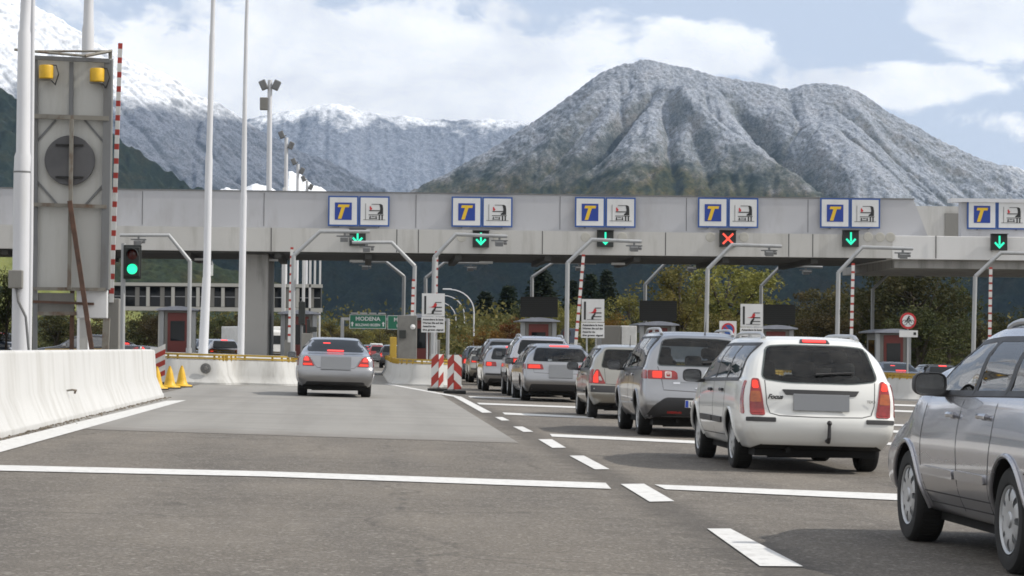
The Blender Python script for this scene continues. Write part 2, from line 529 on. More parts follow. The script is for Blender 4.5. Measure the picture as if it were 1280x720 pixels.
def stations_wagon(sp):
    L, w, H, zb, bl, rw = sp['L'], sp['W'] / 2, sp['H'], sp['zb'], sp['belt'], sp['rw']
    Hr = sp.get('Hr', H - .04); rf = sp['roof_front']; cy = sp['cowl']; hz = sp.get('hood', .92); cz = sp.get('cowlz', bl + .08)
    e = sp.get('end', 1.0)
    return [
        (0.00, 1, 0, zb + .05, bl, Hr - .012, .78 * w, .885 * w * e, .84 * w * e, rw * .90),
        (0.05, 1, 0, zb + .02, bl, Hr - .002, .86 * w, .955 * w, .905 * w, rw * .965),
        (0.16, .92, 0, zb, bl, Hr + .006, .90 * w, .985 * w, .945 * w, rw * 1.0),
        (0.50, .5, 0, zb, bl - .003, (H + Hr) / 2 + .008, .915 * w, 1.0 * w, .962 * w, rw * 1.03),
        (1.15, 0, 0, zb, bl - .008, H - .004, .92 * w, 1.0 * w, .968 * w, rw * 1.06),
        (1.85, 0, 0, zb, bl - .015, H, .92 * w, 1.0 * w, .97 * w, rw * 1.07),
        (rf - .45, 0, 0, zb, bl - .028, H - .008, .92 * w, 1.0 * w, .97 * w, rw * 1.06),
        (rf, 0, 0, zb, bl - .035, H - .055, .92 * w, 1.0 * w, .965 * w, rw * 1.02),
        ((rf + cy) / 2, 0, 0, zb, bl - .045, (H - .055 + cz) / 2 + .02, .92 * w, 1.0 * w, .96 * w, rw * .98 + .05),
        (cy, 0, 0, zb, bl - .06, cz, .92 * w, .995 * w, .95 * w, .83 * w),
        (L - .55, 0, .35, zb, hz - .14, hz, .90 * w, .985 * w, .93 * w, .80 * w),
        (L - .18, 0, .9, zb, hz - .18, hz - .03, .86 * w, .95 * w, .88 * w, .76 * w),
        (L - .05, 0, 1, zb + .01, hz - .19, hz - .04, .80 * w, .88 * w, .80 * w, .70 * w),
        (L, 0, 1, zb + .03, hz - .2, hz - .05, .72 * w, .78 * w, .70 * w, .62 * w)]
def stations_sedan(sp):
    L, w, H, zb, bl, rw = sp['L'], sp['W'] / 2, sp['H'], sp['zb'], sp['belt'], sp['rw']
    rf = sp['roof_front']; cy = sp['cowl']; hz = sp.get('hood', .92); cz = bl + .06; dk = sp['deck']; rs = sp['rear_glass']; rt = sp['roof_rear']
    return [
        (0.00, 1, 0, zb + .06, dk - .10, dk - .012, .78 * w, .885 * w, .84 * w, .74 * w),
        (0.05, 1, 0, zb + .03, dk - .09, dk - .004, .86 * w, .955 * w, .91 * w, .80 * w),
        (0.18, .9, 0, zb, dk - .09, dk + .004, .90 * w, .985 * w, .945 * w, .83 * w),
        (rs - .22, .3, 0, zb, dk - .08, dk + .02, .92 * w, 1.0 * w, .96 * w, .82 * w),
        (rs, .0, 0, zb, dk - .075, dk + .045, .92 * w, 1.0 * w, .965 * w, .79 * w),
        ((rs + rt) / 2, 0, 0, zb, bl, (dk + H) / 2 + .02, .92 * w, 1.0 * w, .965 * w, .5 * (.79 * w + rw)),
        (rt, 0, 0, zb, bl, H - .035, .92 * w, 1.0 * w, .965 * w, rw),
        (rt + .55, 0, 0, zb, bl - .01, H, .92 * w, 1.0 * w, .965 * w, rw * 1.05),
        (rf - .3, 0, 0, zb, bl - .02, H - .008, .92 * w, 1.0 * w, .965 * w, rw * 1.05),
        (rf, 0, 0, zb, bl - .03, H - .05, .92 * w, 1.0 * w, .965 * w, rw * 1.02),
        ((rf + cy) / 2, 0, 0, zb, bl - .04, (H - .05 + cz) / 2 + .02, .92 * w, 1.0 * w, .96 * w, rw * .98 + .05),
        (cy, 0, 0, zb, bl - .05, cz, .92 * w, .995 * w, .95 * w, .83 * w),
        (L - .55, 0, .35, zb, hz - .14, hz, .90 * w, .985 * w, .93 * w, .80 * w),
        (L - .18, 0, .9, zb, hz - .18, hz - .03, .86 * w, .95 * w, .88 * w, .76 * w),
        (L - .05, 0, 1, zb + .01, hz - .19, hz - .04, .80 * w, .88 * w, .80 * w, .70 * w),
        (L, 0, 1, zb + .03, hz - .2, hz - .05, .72 * w, .78 * w, .70 * w, .62 * w)]

def cut_arches(vs, fs, sp):
    me = bpy.data.meshes.new('body'); me.from_pydata(vs, [], fs)
    bm = bmesh.new(); bm.from_mesh(me); bmesh.ops.remove_doubles(bm, verts=bm.verts, dist=1e-5); bmesh.ops.recalc_face_normals(bm, faces=bm.faces)
    bm.to_mesh(me); bm.free()
    o = link('body_tmp', me)
    cut = MB(); w = sp['W'] / 2; Ra = sp['arch']
    for ya in (sp['ra'], sp['fa']):
        for sg in (1, -1):
            n = 40; x0, x1 = (w - .36) * sg, (w + .3) * sg
            ring = [[(x, ya + Ra * math.cos(2 * PI * k / n), sp['Rt'] + sp.get('arch_dz', .0) + Ra * math.sin(2 * PI * k / n)) for k in range(n)] for x in (x0, x1)]
            vs2 = ring[0] + ring[1]
            f2 = [tuple(range(n)), tuple(range(2 * n - 1, n - 1, -1))] + [(k, n + k, n + (k + 1) % n, (k + 1) % n) for k in range(n)]
            cut.add(vs2, f2)
    co = cut.build('cutter_tmp', [M['under']])
    md = o.modifiers.new('b', 'BOOLEAN'); md.operation = 'DIFFERENCE'; md.object = co; md.solver = 'EXACT'
    extra = []
    if sp.get('cabin'):
        bl_, Hh, cy_, rf_ = sp['belt'], sp['H'], sp['cowl'], sp['roof_front']
        side = MB()
        for poly in sp['windows']:
            cx = sum(p[0] for p in poly) / len(poly); cz = sum(p[1] for p in poly) / len(poly)
            q = rpoly([(cx + (a - cx) * .985, cz + (b - cz) * .97) for a, b in poly], .03)
            side.prism(q, (-w - .3, 0, 0), (0, 1, 0), (0, 0, 1), (2 * w + .6, 0, 0))
        rw_ = sp['rear_window']; cz = sum(p[1] for p in rw_) / len(rw_)
        rear = MB(); rear.prism(rpoly([(a * .97, cz + (b - cz) * .95) for a, b in rw_], .06), (0, -.4, 0), (1, 0, 0), (0, 0, 1), (0, (2.15 if sp['L'] > 4 else 1.7) + .4, 0))
        zt_ = sp.get('win_top', Hh - .125); rt_ = sp['rw'] * .86
        front = MB(); front.prism([(-.66 * w, bl_ + .04), (.66 * w, bl_ + .04), (rt_, zt_ - .02), (-rt_, zt_ - .02)], (0, 1.9 if sp['L'] > 4 else 1.5, 0), (1, 0, 0), (0, 0, 1), (0, 4, 0))
        for mbx in (side, rear, front):
            c2 = mbx.build('cutter_tmp', [M['under']]); extra.append(c2)
            m2 = o.modifiers.new('c', 'BOOLEAN'); m2.operation = 'DIFFERENCE'; m2.object = c2; m2.solver = 'EXACT'
    dg = bpy.context.evaluated_depsgraph_get(); dg.update()
    res = bpy.data.meshes.new_from_object(o.evaluated_get(dg))
    bpy.data.objects.remove(o); cm = co.data; bpy.data.objects.remove(co); bpy.data.meshes.remove(cm)
    for c2 in extra:
        m3 = c2.data; bpy.data.objects.remove(c2); bpy.data.meshes.remove(m3)
    res.materials.clear()
    return res

def make_car(sp, label, cat, paint, loc=(0, 0, 0), rz=0.0, name='car', group=None):
    detail = sp.get('detail', 2)
    root = thing(name, label, cat, loc, rz, group, tilt=True)
    vs, fs = body_mesh(sp, nu=8 if detail > 2 else 6, nv=5 if detail > 2 else 4, m=14 if detail > 2 else 10)
    bvh = BVHTree.FromPolygons([Vector(v) for v in vs], [f for f in fs])
    me = cut_arches(vs, fs, sp)
    me.materials.append(M[paint]); me.materials.append(M['under'])
    gl_r, gl_s = ('clear_rear', 'clear_side') if sp.get('cabin') else ('glass', 'side_glass')
    Rt, Ra, w = sp['Rt'], sp['arch'], sp['W'] / 2
    for p in me.polygons:
        c = p.center; k = 0
        for ya in (sp['ra'], sp['fa']):
            dd = math.hypot(c.y - ya, c.z - Rt - sp.get('arch_dz', 0.0))
            if dd < Ra - .03 * Ra and abs(c.x) < w - .2 and abs(p.normal.x) > .9 and abs(abs(c.x) - (w - .36)) < .02: k = 1
            if abs(dd - Ra) < .012 and abs(p.normal.x) < .2 and (Vector((0, c.y - ya, c.z - Rt)).dot(p.normal) < 0): k = 1
        if p.normal.z < -.85 and c.z < sp['zb'] + .07: k = 1
        if not k and sp.get('cabin') and c.z > sp['belt'] - .1:
            if bvh.find_nearest(c)[3] > .012: k = 1
        p.material_index = k
    me.polygons.foreach_set('use_smooth', [True] * len(me.polygons))
    me.set_sharp_from_angle(angle=R(42))
    me.name = 'body'
    if detail > 2:                                            # rolled lips of the arches
        bm = bmesh.new(); bm.from_mesh(me)
        lip = MB()
        for ya in (sp['ra'], sp['fa']):
            for sg, ax in ((-1, 'L'), (1, 'R')):
                pts = []
                for k in range(25):
                    t = R(-18 + 216 * k / 24)
                    loc2, nor = hit(bvh, ax, ya + (Ra + .012) * math.cos(t), Rt + (Ra + .012) * math.sin(t))
                    if abs(loc2.z - (Rt + (Ra + .012) * math.sin(t))) < .01: pts.append(loc2 + nor * .002)
                if len(pts) > 3: lip.tube(pts, .017, 8)
        t2 = lip.mesh('lip', [M[paint]], True)
        bm.from_mesh(t2); bm.to_mesh(me); bm.free(); bpy.data.meshes.remove(t2)
    body = link('body', me, root)
    sp['bvh'] = bvh
    bl, H = sp['belt'], sp['H']
    rp = lambda z: float(np.interp(z, [a for a, b in sp['rear_prof']], [b for a, b in sp['rear_prof']]))
    # underbody, seen as the dark gap beneath the bumper
    u = MB(); u.bx(-w * .78, w * .78, .28, sp['L'] - .4, .17, sp['zb'] + .1)
    u.tube([(-.6 * w, .35, .2), (.6 * w, .35, .22)], .05, 8)
    if sp.get('exhaust', True): u.tube([(-.38 * w, .12, .245), (-.38 * w, .9, .24)], .03, 10)
    u.build('underbody', M['under'], root)
    # side windows
    zt = sp.get('win_top', H - .115); zw = sp.get('win_low', bl + .018)
    for sg, ax in ((-1, 'L'), (1, 'R')):
        polys = sp['windows']
        tr = MB()
        for poly in polys:
            cx = sum(p[0] for p in poly) / len(poly); cz = sum(p[1] for p in poly) / len(poly)
            big = [(cx + (a - cx) * (1 + .05 / max(.1, abs(a - cx))), cz + (b - cz) * (1 + .035 / max(.08, abs(b - cz)))) for a, b in poly]
            if sp.get('cabin'):
                n_ = len(poly)
                for i_ in range(n_):
                    patch(tr, bvh, [big[i_], big[(i_ + 1) % n_], poly[(i_ + 1) % n_], poly[i_]], ax, .0075, .09, .012)
            else: patch(tr, bvh, rpoly(big, .05), ax, .0022, .08)
        tr.build('window_trim', M['black_plastic'], root, smooth=True)
        for poly in polys:
            g = MB(); patch(g, bvh, rpoly(poly, .035), ax, .0055, .07)
            g.build('side_window', M[gl_s], root, smooth=True)
    # rear window
    rw = sp['rear_window']
    g = MB(); patch(g, bvh, rpoly(rw, sp.get('rw_r', .08), 5), 'B', .005, .07)
    rwo = g.build('rear_window', M[gl_r], root, smooth=True)
    if sp.get('wiper', True):
        x0, z0 = sp.get('wiper_at', (-.05, rw[0][1] + .05))
        a, na = hit(bvh, 'B', x0, z0); b, nb = hit(bvh, 'B', x0 + .42, z0 + .03)
        wm = MB(); wm.tube([a + na * .03, b + nb * .025], [.012, .007], 6); wm.build('wiper', M['black_plastic'], rwo)
    # windscreen
    cy, rf = sp['cowl'], sp['roof_front']
    g = MB()
    ws = [(-.80 * w, cy - .05), (.80 * w, cy - .05), (sp['rw'] * .92, rf + .06), (-sp['rw'] * .92, rf + .06)]
    patch(g, bvh, rpoly(ws, .08), 'T', .005, .09)
    g.build('windscreen', M[gl_r], root, smooth=True)
    if sp.get('cabin'):                                       # seats seen through the glass
        big_ = sp['L'] > 4; fy = (2.05 if big_ else 1.75) + sp.get('seat_dy', 0); ry_ = fy - (.88 if big_ else .75)
        for (yy, xs_, top) in ((fy, (-.37, .37), .06), (ry_, (-.45, 0, .45), -.02)):
            for xx in xs_:
                se = MB(); se.box((xx, yy, bl - .22 + top / 2), (.46 if len(xs_) == 2 else .44, .14, .62 + top), rx=-.18)
                se.build('seat', M['seat'], root, bevel=.05)
                hr = MB(); hr.box((xx, yy - .07, bl + .20 + top - (.05 if len(xs_) == 3 else 0)), (.26, .10, .17), rx=-.1)
                hr.build('headrest', M['seat'], root, bevel=.045)
    # lamps
    for sg in (1, -1):
        for (ax, poly, base, inner) in sp['taillights']:
            pl = poly if sg == 1 else mirrored(poly)
            axx = ax
            if ax == 'S': axx = 'L' if sg == -1 else 'R'; pl = poly
            lb = MB(); patch(lb, bvh, rpoly(pl, .025), axx, .009, .05, .012)
            lo = lb.build('taillight', M[base], root, smooth=True)
            for (poly2, mat2) in inner:
                p2 = (poly2 if (sg == 1 or ax == 'S') else mirrored(poly2))
                l2 = MB(); patch(l2, bvh, rpoly(p2, .02), axx, .013, .04, .006)
                l2.build('lamp', M[mat2], lo, smooth=True)
    if sp.get('brake_light'):
        lb = MB(); patch(lb, bvh, rpoly(sp['brake_light'], .01), 'B', .011, .05)
        lb.build('brake_light', M['brake_lit'], root, smooth=True)
    for (nm, poly, ax, mat, off) in sp.get('extra', []):
        e = MB(); patch(e, bvh, poly, ax, off, .06, .01)
        e.build(nm, M[mat], root, smooth=True)
    # number plate
    if sp.get('plate'):
        x0, x1, z0, z1, kind = sp['plate']
        y = min(hit(bvh, 'B', x0, z0)[0].y, hit(bvh, 'B', x1, z1)[0].y, hit(bvh, 'B', (x0 + x1) / 2, z0)[0].y, hit(bvh, 'B', (x0 + x1) / 2, z1)[0].y)
        p = MB()
        tlt = math.atan2(hit(bvh, 'B', (x0 + x1) / 2, z1)[0].y - hit(bvh, 'B', (x0 + x1) / 2, z0)[0].y, z1 - z0)
        p.box(((x0 + x1) / 2, y - .006, (z0 + z1) / 2), (x1 - x0, .012, z1 - z0), rx=-max(-.2, min(.2, tlt)) * .6)
        po = p.build('licence_plate', M['plate_grey' if kind == 'grey' else 'plate_white'], root, bevel=.003)
        if kind == 'eu':
            q = MB(); q.bx(x0 + .004, x0 + .05, y - .016, y - .0125, z0 + .004, z1 - .004); q.build('country_band', M['eu_blue'], po)
            txt('LB', (x0 + .065, y - .0165, z0 + .02), z1 - z0 - .035, M['black_plastic'], po, 'lettering')
    # seams, handles, rub strips
    s = MB()
    for ax, pl in sp.get('seams', []):
        for axx in (('L', 'R') if ax == 'S' else (ax,)):
            patch(s, bvh, strip(pl, .009), axx, .0016, .07, .004)
    if s.v:
        t3 = s.mesh('seam', [M['seam']])
        for pl in t3.polygons: pl.material_index = 2
        me.materials.append(M['seam'])
        bm = bmesh.new(); bm.from_mesh(me); bm.from_mesh(t3); bm.to_mesh(me); bm.free(); bpy.data.meshes.remove(t3)
    for (yy, zz) in sp.get('handles', []):
        for sg, ax in ((-1, 'L'), (1, 'R')):
            a, n1 = hit(bvh, ax, yy - .09, zz); b, n2 = hit(bvh, ax, yy + .09, zz); mm = (a + b) / 2 + n1 * .028
            h = MB(); h.tube([a + n1 * .004, a + n1 * .02, mm, b + n2 * .02, b + n2 * .004], [.012, .015, .016, .015, .012], 8)
            h.build('door_handle', M[sp.get('handle_mat', paint)], root, smooth=True)
    for (y0, y1, zz, hh, mat) in sp.get('rub', []):
        for ax in ('L', 'R'):
            r = MB(); patch(r, bvh, rpoly([(y0, zz - hh / 2), (y1, zz - hh / 2), (y1, zz + hh / 2), (y0, zz + hh / 2)], .012), ax, .019, .09, .01)
            r.build('rub_strip', M[mat if mat else paint], root, smooth=True)
    # roof rails
    if sp.get('rails'):
        y0, y1, xr, hh, mat = sp['rails']
        for sg in (-1, 1):
            pts = []; rad = []
            for k in range(15):
                t = k / 14; yy = y0 + (y1 - y0) * t
                z = hit(bvh, 'T', sg * xr, yy)[0].z
                lift = hh * min(1, (math.sin(PI * t)) * 3.4) ** .8 if 0 < k < 14 else 0
                pts.append((sg * xr, yy, z + lift)); rad.append(.02 if 0 < k < 14 else .026)
            rr = MB(); rr.tube(pts, rad, 8)
            for t in (.5,):
                yy = y0 + (y1 - y0) * t; z = hit(bvh, 'T', sg * xr, yy)[0].z
                rr.box((sg * xr, yy, z + hh / 2), (.03, .09, hh))
            rr.build('roof_rail', M[mat if mat else paint], root, smooth=True)
    if sp.get('antenna'):
        x, y = sp['antenna']; z = hit(bvh, 'T', x, y)[0].z
        a = MB(); a.tube([(x, y, z - .01), (x, y, z + .03), (x, y - .05, z + .2)], [.014, .008, .003], 6); a.build('antenna', M['black_plastic'], root)
    # mirrors
    mx, my, mz = sp['mirror']
    mm, mg = mirror_mesh(sp.get('mirror_mat', 'black_plastic'))
    for sg in (-1, 1):
        a = link('wing_mirror', mm, root, (sg * mx, my, mz)); a.scale = (1 if sg < 0 else -1, 1, 1)
        a.rotation_euler = (0, 0, sg * -.16)
        link('mirror_glass', mg, a)
    # wheels
    tm, rm = wheel_meshes(Rt, sp.get('tw', .195), sp.get('Rr', Rt * .66), sp.get('rim', 'cover8'))
    for ya in (sp['ra'], sp['fa']):
        for sg in (-1, 1):
            wo = bpy.data.objects.new('wheel', None); C.objects.link(wo); wo.parent = root
            wo.location = (sg * sp['track'], ya, Rt); wo.rotation_euler = (0, 0, 0 if sg > 0 else PI)
            link('tyre', tm, wo); link('rim', rm, wo)
    return root

FONT = {}
def txt(s, loc, size, mat, parent, name='lettering', rot=(PI / 2, 0, 0), align='LEFT', shear=0.0, ext=0.0015, bold=0.0, xs=1.0):
    cu = bpy.data.curves.new('t', 'FONT'); cu.body = s; cu.size = size * 1.38; cu.extrude = ext; cu.align_x = align; cu.shear = shear; cu.offset = bold
    cu.resolution_u = 3
    o = bpy.data.objects.new('t', cu); C.objects.link(o)
    dg = bpy.context.evaluated_depsgraph_get()
    me = bpy.data.meshes.new_from_object(o.evaluated_get(dg))
    bpy.data.objects.remove(o); bpy.data.curves.remove(cu)
    me.name = name
    me.materials.clear(); me.materials.append(mat)
    t = link(name, me, parent, loc); t.rotation_euler = rot; t.scale = (xs, 1, 1)
    return t
# ------------------------------------------------------------------ the cars in view
def side_windows(sp, cuts, rear_gap=.30, top_gap=.30, pillar=.05):
    """side glass between the rear pillar and the windscreen pillar, split at the door pillars"""
    bl, H = sp['belt'], sp['H']
    zs, ys = zip(*sp['rear_prof'])
    rp = lambda z: float(np.interp(z, zs, ys))
    z0 = bl + .022; z1 = sp.get('win_top', H - .125)
    a0, a1 = sp.get('rear_base', rp(z0)) + rear_gap, sp.get('rear_top', rp(z1)) + top_gap
    b0, b1 = sp['cowl'] - .22, sp['roof_front'] - .10
    edges = [(a0, a1)] + [(c, c - .03) for c in cuts] + [(b0, b1)]
    out = []
    for i in range(len(edges) - 1):
        l, r = edges[i], edges[i + 1]
        pl = pillar / 2 if i > 0 else 0; pr = pillar / 2 if i < len(edges) - 2 else 0
        dz0 = z0 - .012 * i; 
        out.append([(l[0] + pl, dz0), (r[0] - pr, dz0 - .012), (r[1] - pr, z1 - (.02 if i == len(edges) - 2 else 0)), (l[1] + pl, z1)])
    return out

def spec_estate():
    sp = dict(L=4.46, W=1.70, H=1.485, zb=.25, belt=.985, rw=.575, Hr=1.455, roof_front=2.95, cowl=3.55, hood=.93, ra=.98, fa=3.595, Rt=.305, tw=.195, Rr=.20,
              arch=.35, track=.80, detail=3, rim='cover', bow=.08,
              rear_prof=[(.25, .13), (.36, .03), (.47, 0), (.60, .01), (.635, .05), (.80, .07), (.98, .13), (1.2, .30), (1.40, .50), (1.48, .62)],
              front_prof=[(.25, -.12), (.45, 0), (.60, -.02), (.75, -.15), (.95, -.45)])
    sp['stations'] = stations_wagon(sp)
    sp['windows'] = side_windows(sp, (1.38, 2.20), .42, .16)
    sp['rear_window'] = [(-.645, 1.0), (-.35, .965), (.35, .965), (.645, 1.0), (.555, 1.365), (.3, 1.385), (-.3, 1.385), (-.555, 1.365)]
    sp['taillights'] = [('B', [(.60, .615), (.76, .615), (.765, .80), (.735, 1.005), (.66, 1.005), (.635, .85)], 'tail_red',
                         [([(.665, .90), (.735, .90), (.725, .985), (.68, .985)], 'tail_lit'), ([(.64, .755), (.755, .755), (.748, .87), (.655, .87)], 'tail_amber'),
                          ([(.62, .635), (.752, .635), (.757, .735), (.635, .735)], 'tail_red')]),
                        ('S', [(.10, .62), (.21, .63), (.235, .80), (.235, .98), (.19, .98), (.16, .80)], 'tail_red', [])]
    sp['brake_light'] = [(-.13, 1.41), (.13, 1.41), (.13, 1.432), (-.13, 1.432)]
    sp['plate'] = (-.305, .305, .675, .855, 'grey')
    sp['extra'] = [('plate_trim', rpoly([(-.38, .84), (.38, .84), (.42, .895), (-.42, .895)], .01), 'B', 'black_plastic', .012),
                   ('bumper_trim', rpoly([(-.80, .548), (-.49, .548), (-.49, .592), (-.80, .592)], .01), 'B', 'black_plastic', .010),
                   ('bumper_trim', rpoly([(.49, .548), (.80, .548), (.80, .592), (.49, .592)], .01), 'B', 'black_plastic', .010),
                   ('spoiler_lip', rpoly([(-.17, 1.400), (.17, 1.400), (.15, 1.442), (-.15, 1.442)], .01), 'B', 'black_plastic', .006)]
    sp['seams'] = [('B', [(-.60, .99), (-.585, .74), (-.55, .64), (-.45, .615), (0, .607), (.45, .615), (.55, .64), (.585, .74), (.60, .99)]),
                   ('S', [(1.36, .96), (1.34, .70), (1.42, .45), (1.48, .36)]), ('S', [(2.19, .95), (2.17, .35)]), ('S', [(3.25, .93), (3.22, .5), (3.12, .34)]), ('S', [(1.48, .355), (3.12, .345)])]
    sp['handles'] = [(1.52, .86), (2.35, .85)]; sp['handle_mat'] = 'black_plastic'
    sp['rub'] = [(1.50, 2.14, .52, .065, 'black_plastic'), (2.22, 3.08, .52, .065, 'black_plastic')]
    sp['rails'] = (.72, 2.6, .52, .04, 'rim'); sp['mirror'] = (.98, 2.98, 1.0); sp['antenna'] = None
    sp['cabin'] = True
    return sp

def spec_crossover():
    sp = dict(L=4.78, W=1.78, H=1.61, zb=.26, belt=1.02, rw=.60, Hr=1.56, roof_front=3.0, cowl=3.70, hood=1.0, ra=1.02, fa=3.72, Rt=.32, tw=.205, Rr=.215,
              arch=.365, track=.845, detail=3, rim='seven', bow=.09,
              rear_prof=[(.26, .12), (.38, .03), (.52, 0), (.68, .03), (.74, .09), (.95, .13), (1.08, .20), (1.3, .36), (1.50, .52), (1.6, .64)],
              front_prof=[(.25, -.12), (.45, 0), (.60, -.02), (.75, -.15), (1.0, -.45)])
    sp['stations'] = stations_wagon(sp)
    sp['windows'] = side_windows(sp, (1.30, 2.2), .34, .18)
    sp['rear_window'] = [(-.68, 1.07), (.68, 1.07), (.57, 1.47), (.3, 1.50), (-.3, 1.50), (-.57, 1.47)]
    sp['taillights'] = [('B', [(.36, .87), (.81, .87), (.805, 1.0), (.42, 1.0), (.37, .97)], 'tail_red', [([(.60, .89), (.74, .89), (.74, .985), (.60, .985)], 'tail_lit'), ([(.455, .89), (.555, .89), (.555, .985), (.455, .985)], 'tail_clear'), ([(.475, .91), (.535, .91), (.535, .965), (.475, .965)], 'tail_red')]),
                        ('S', [(.14, .87), (.36, .88), (.42, .94), (.36, 1.0), (.20, 1.0)], 'tail_red', [])]
    sp['brake_light'] = None
    sp['plate'] = (-.26, .26, .455, .565, 'eu')
    sp['extra'] = [('bumper_trim', rpoly([(-.82, .30), (.82, .30), (.74, .46), (.55, .60), (-.55, .60), (-.74, .46)], .05), 'B', 'black_plastic', .006),
                   ('reflector', rpoly([(-.52, .365), (-.30, .365), (-.30, .395), (-.52, .395)], .008), 'B', 'tail_red', .014), ('reflector', rpoly([(.30, .365), (.52, .365), (.52, .395), (.30, .395)], .008), 'B', 'tail_red', .014),
                   ('trim_bar', rpoly([(-.10, .73), (.10, .73), (.10, .75), (-.10, .75)], .008), 'B', 'chrome', .012),
                   ('hatch_handle', rpoly([(-.32, .83), (.32, .83), (.30, .865), (-.30, .865)], .01), 'B', 'paint_silver', .018),
                   ('badge', rpoly([(-.43, .80), (-.33, .80), (-.33, .83), (-.43, .83)], .008), 'B', 'chrome', .012)]
    sp['seams'] = [('B', [(-.66, 1.06), (-.60, .85), (-.575, .71), (0, .69), (.575, .71), (.60, .85), (.66, 1.06)]),
                   ('S', [(1.45, 1.0), (1.42, .75), (1.47, .45)]), ('S', [(2.19, .98), (2.17, .35)]), ('S', [(3.3, .96), (3.2, .36)])]
    sp['handles'] = [(1.55, .92), (2.38, .91)]; sp['rub'] = [(1.55, 3.1, .52, .04, None)]
    sp['rails'] = (.75, 2.75, .55, .06, 'rim'); sp['mirror'] = (1.03, 3.02, 1.05); sp['antenna'] = (.12, .72); sp['wiper_at'] = (.02, 1.12)
    sp['cabin'] = True
    return sp

def spec_hatch():
    sp = dict(L=3.81, W=1.64, H=1.42, zb=.25, belt=.93, rw=.56, Hr=1.385, roof_front=2.35, cowl=2.95, hood=.92, ra=.62, fa=3.09, Rt=.285, tw=.17, Rr=.185,
              arch=.325, track=.775, detail=2, rim='cover', bow=.09,
              rear_prof=[(.25, .10), (.36, .02), (.46, 0), (.56, .02), (.62, .07), (.90, .13), (1.1, .22), (1.34, .36), (1.42, .46)],
              front_prof=[(.25, -.12), (.45, 0), (.60, -.02), (.75, -.15), (.95, -.45)])
    sp['stations'] = [s if i not in (4, 5) else ((.9, *s[1:]) if i == 4 else (1.4, *s[1:])) for i, s in enumerate(stations_wagon(sp))]
    sp['windows'] = side_windows(sp, (1.6,), .40, .26)
    sp['rear_window'] = [(-.60, .96), (.60, .96), (.51, 1.32), (-.51, 1.32)]
    sp['taillights'] = [('B', [(.50, .66), (.745, .66), (.74, .80), (.69, .93), (.63, .93), (.56, .78)], 'tail_red', [([(.64, .68), (.735, .68), (.73, .80), (.68, .90), (.65, .90)], 'tail_lit'), ([(.565, .72), (.63, .72), (.635, .80), (.60, .80)], 'tail_clear')]),
                        ('S', [(.10, .66), (.24, .67), (.25, .80), (.22, .93), (.16, .93)], 'tail_red', [])]
    sp['brake_light'] = None
    sp['plate'] = (-.26, .26, .70, .81, 'grey')
    sp['extra'] = [('bumper_trim', rpoly([(-.78, .50), (.78, .50), (.78, .625), (-.78, .625)], .02), 'B', 'black_plastic', .010)]
    sp['seams'] = [('B', [(-.53, .95), (-.50, .66), (0, .645), (.50, .66), (.53, .95)]), ('S', [(1.55, .92), (1.52, .34)]), ('S', [(2.7, .9), (2.6, .34)])]
    sp['handles'] = [(1.72, .82)]; sp['mirror'] = (.94, 2.4, .97); sp['antenna'] = (.0, .62); sp['rub'] = [(1.0, 2.6, .5, .05, 'black_plastic')]
    sp['cabin'] = True
    return sp

def spec_avant():
    sp = dict(L=4.93, W=1.855, H=1.455, zb=.24, belt=.95, rw=.60, Hr=1.40, roof_front=3.15, cowl=3.9, hood=.92, ra=1.12, fa=3.96, Rt=.325, tw=.225, Rr=.225,
              arch=.365, track=.88, detail=2, rim='five', bow=.10,
              rear_prof=[(.24, .12), (.38, .03), (.52, 0), (.68, .03), (.72, .08), (.92, .12), (1.1, .28), (1.34, .56), (1.44, .70)],
              front_prof=[(.25, -.12), (.45, 0), (.60, -.02), (.75, -.15), (.95, -.45)])
    sp['stations'] = stations_wagon(sp)
    sp['windows'] = side_windows(sp, (1.55, 2.45), .36, .18)
    sp['rear_window'] = [(-.70, 1.0), (.70, 1.0), (.59, 1.335), (-.59, 1.335)]
    sp['taillights'] = [('B', [(.42, .80), (.835, .80), (.83, .93), (.46, .93)], 'tail_red', [([(.50, .83), (.80, .83), (.79, .91), (.52, .91)], 'tail_lit')]),
                        ('S', [(.14, .80), (.40, .81), (.40, .93), (.2, .93)], 'tail_red', [])]
    sp['brake_light'] = [(-.24, 1.375), (.24, 1.375), (.24, 1.40), (-.24, 1.40)]
    sp['plate'] = (-.30, .30, .60, .93, 'grey')
    sp['extra'] = [('bumper_trim', rpoly([(-.78, .26), (.78, .26), (.74, .44), (-.74, .44)], .05), 'B', 'black_plastic', .006)]
    sp['seams'] = [('B', [(-.70, .97), (-.66, .72), (0, .70), (.66, .72), (.70, .97)]), ('S', [(1.6, .95), (1.6, .35)]), ('S', [(2.44, .95), (2.4, .35)])]
    sp['handles'] = [(1.72, .84), (2.6, .84)]; sp['mirror'] = (1.04, 3.2, .98); sp['rub'] = []
    sp['cabin'] = True
    return sp

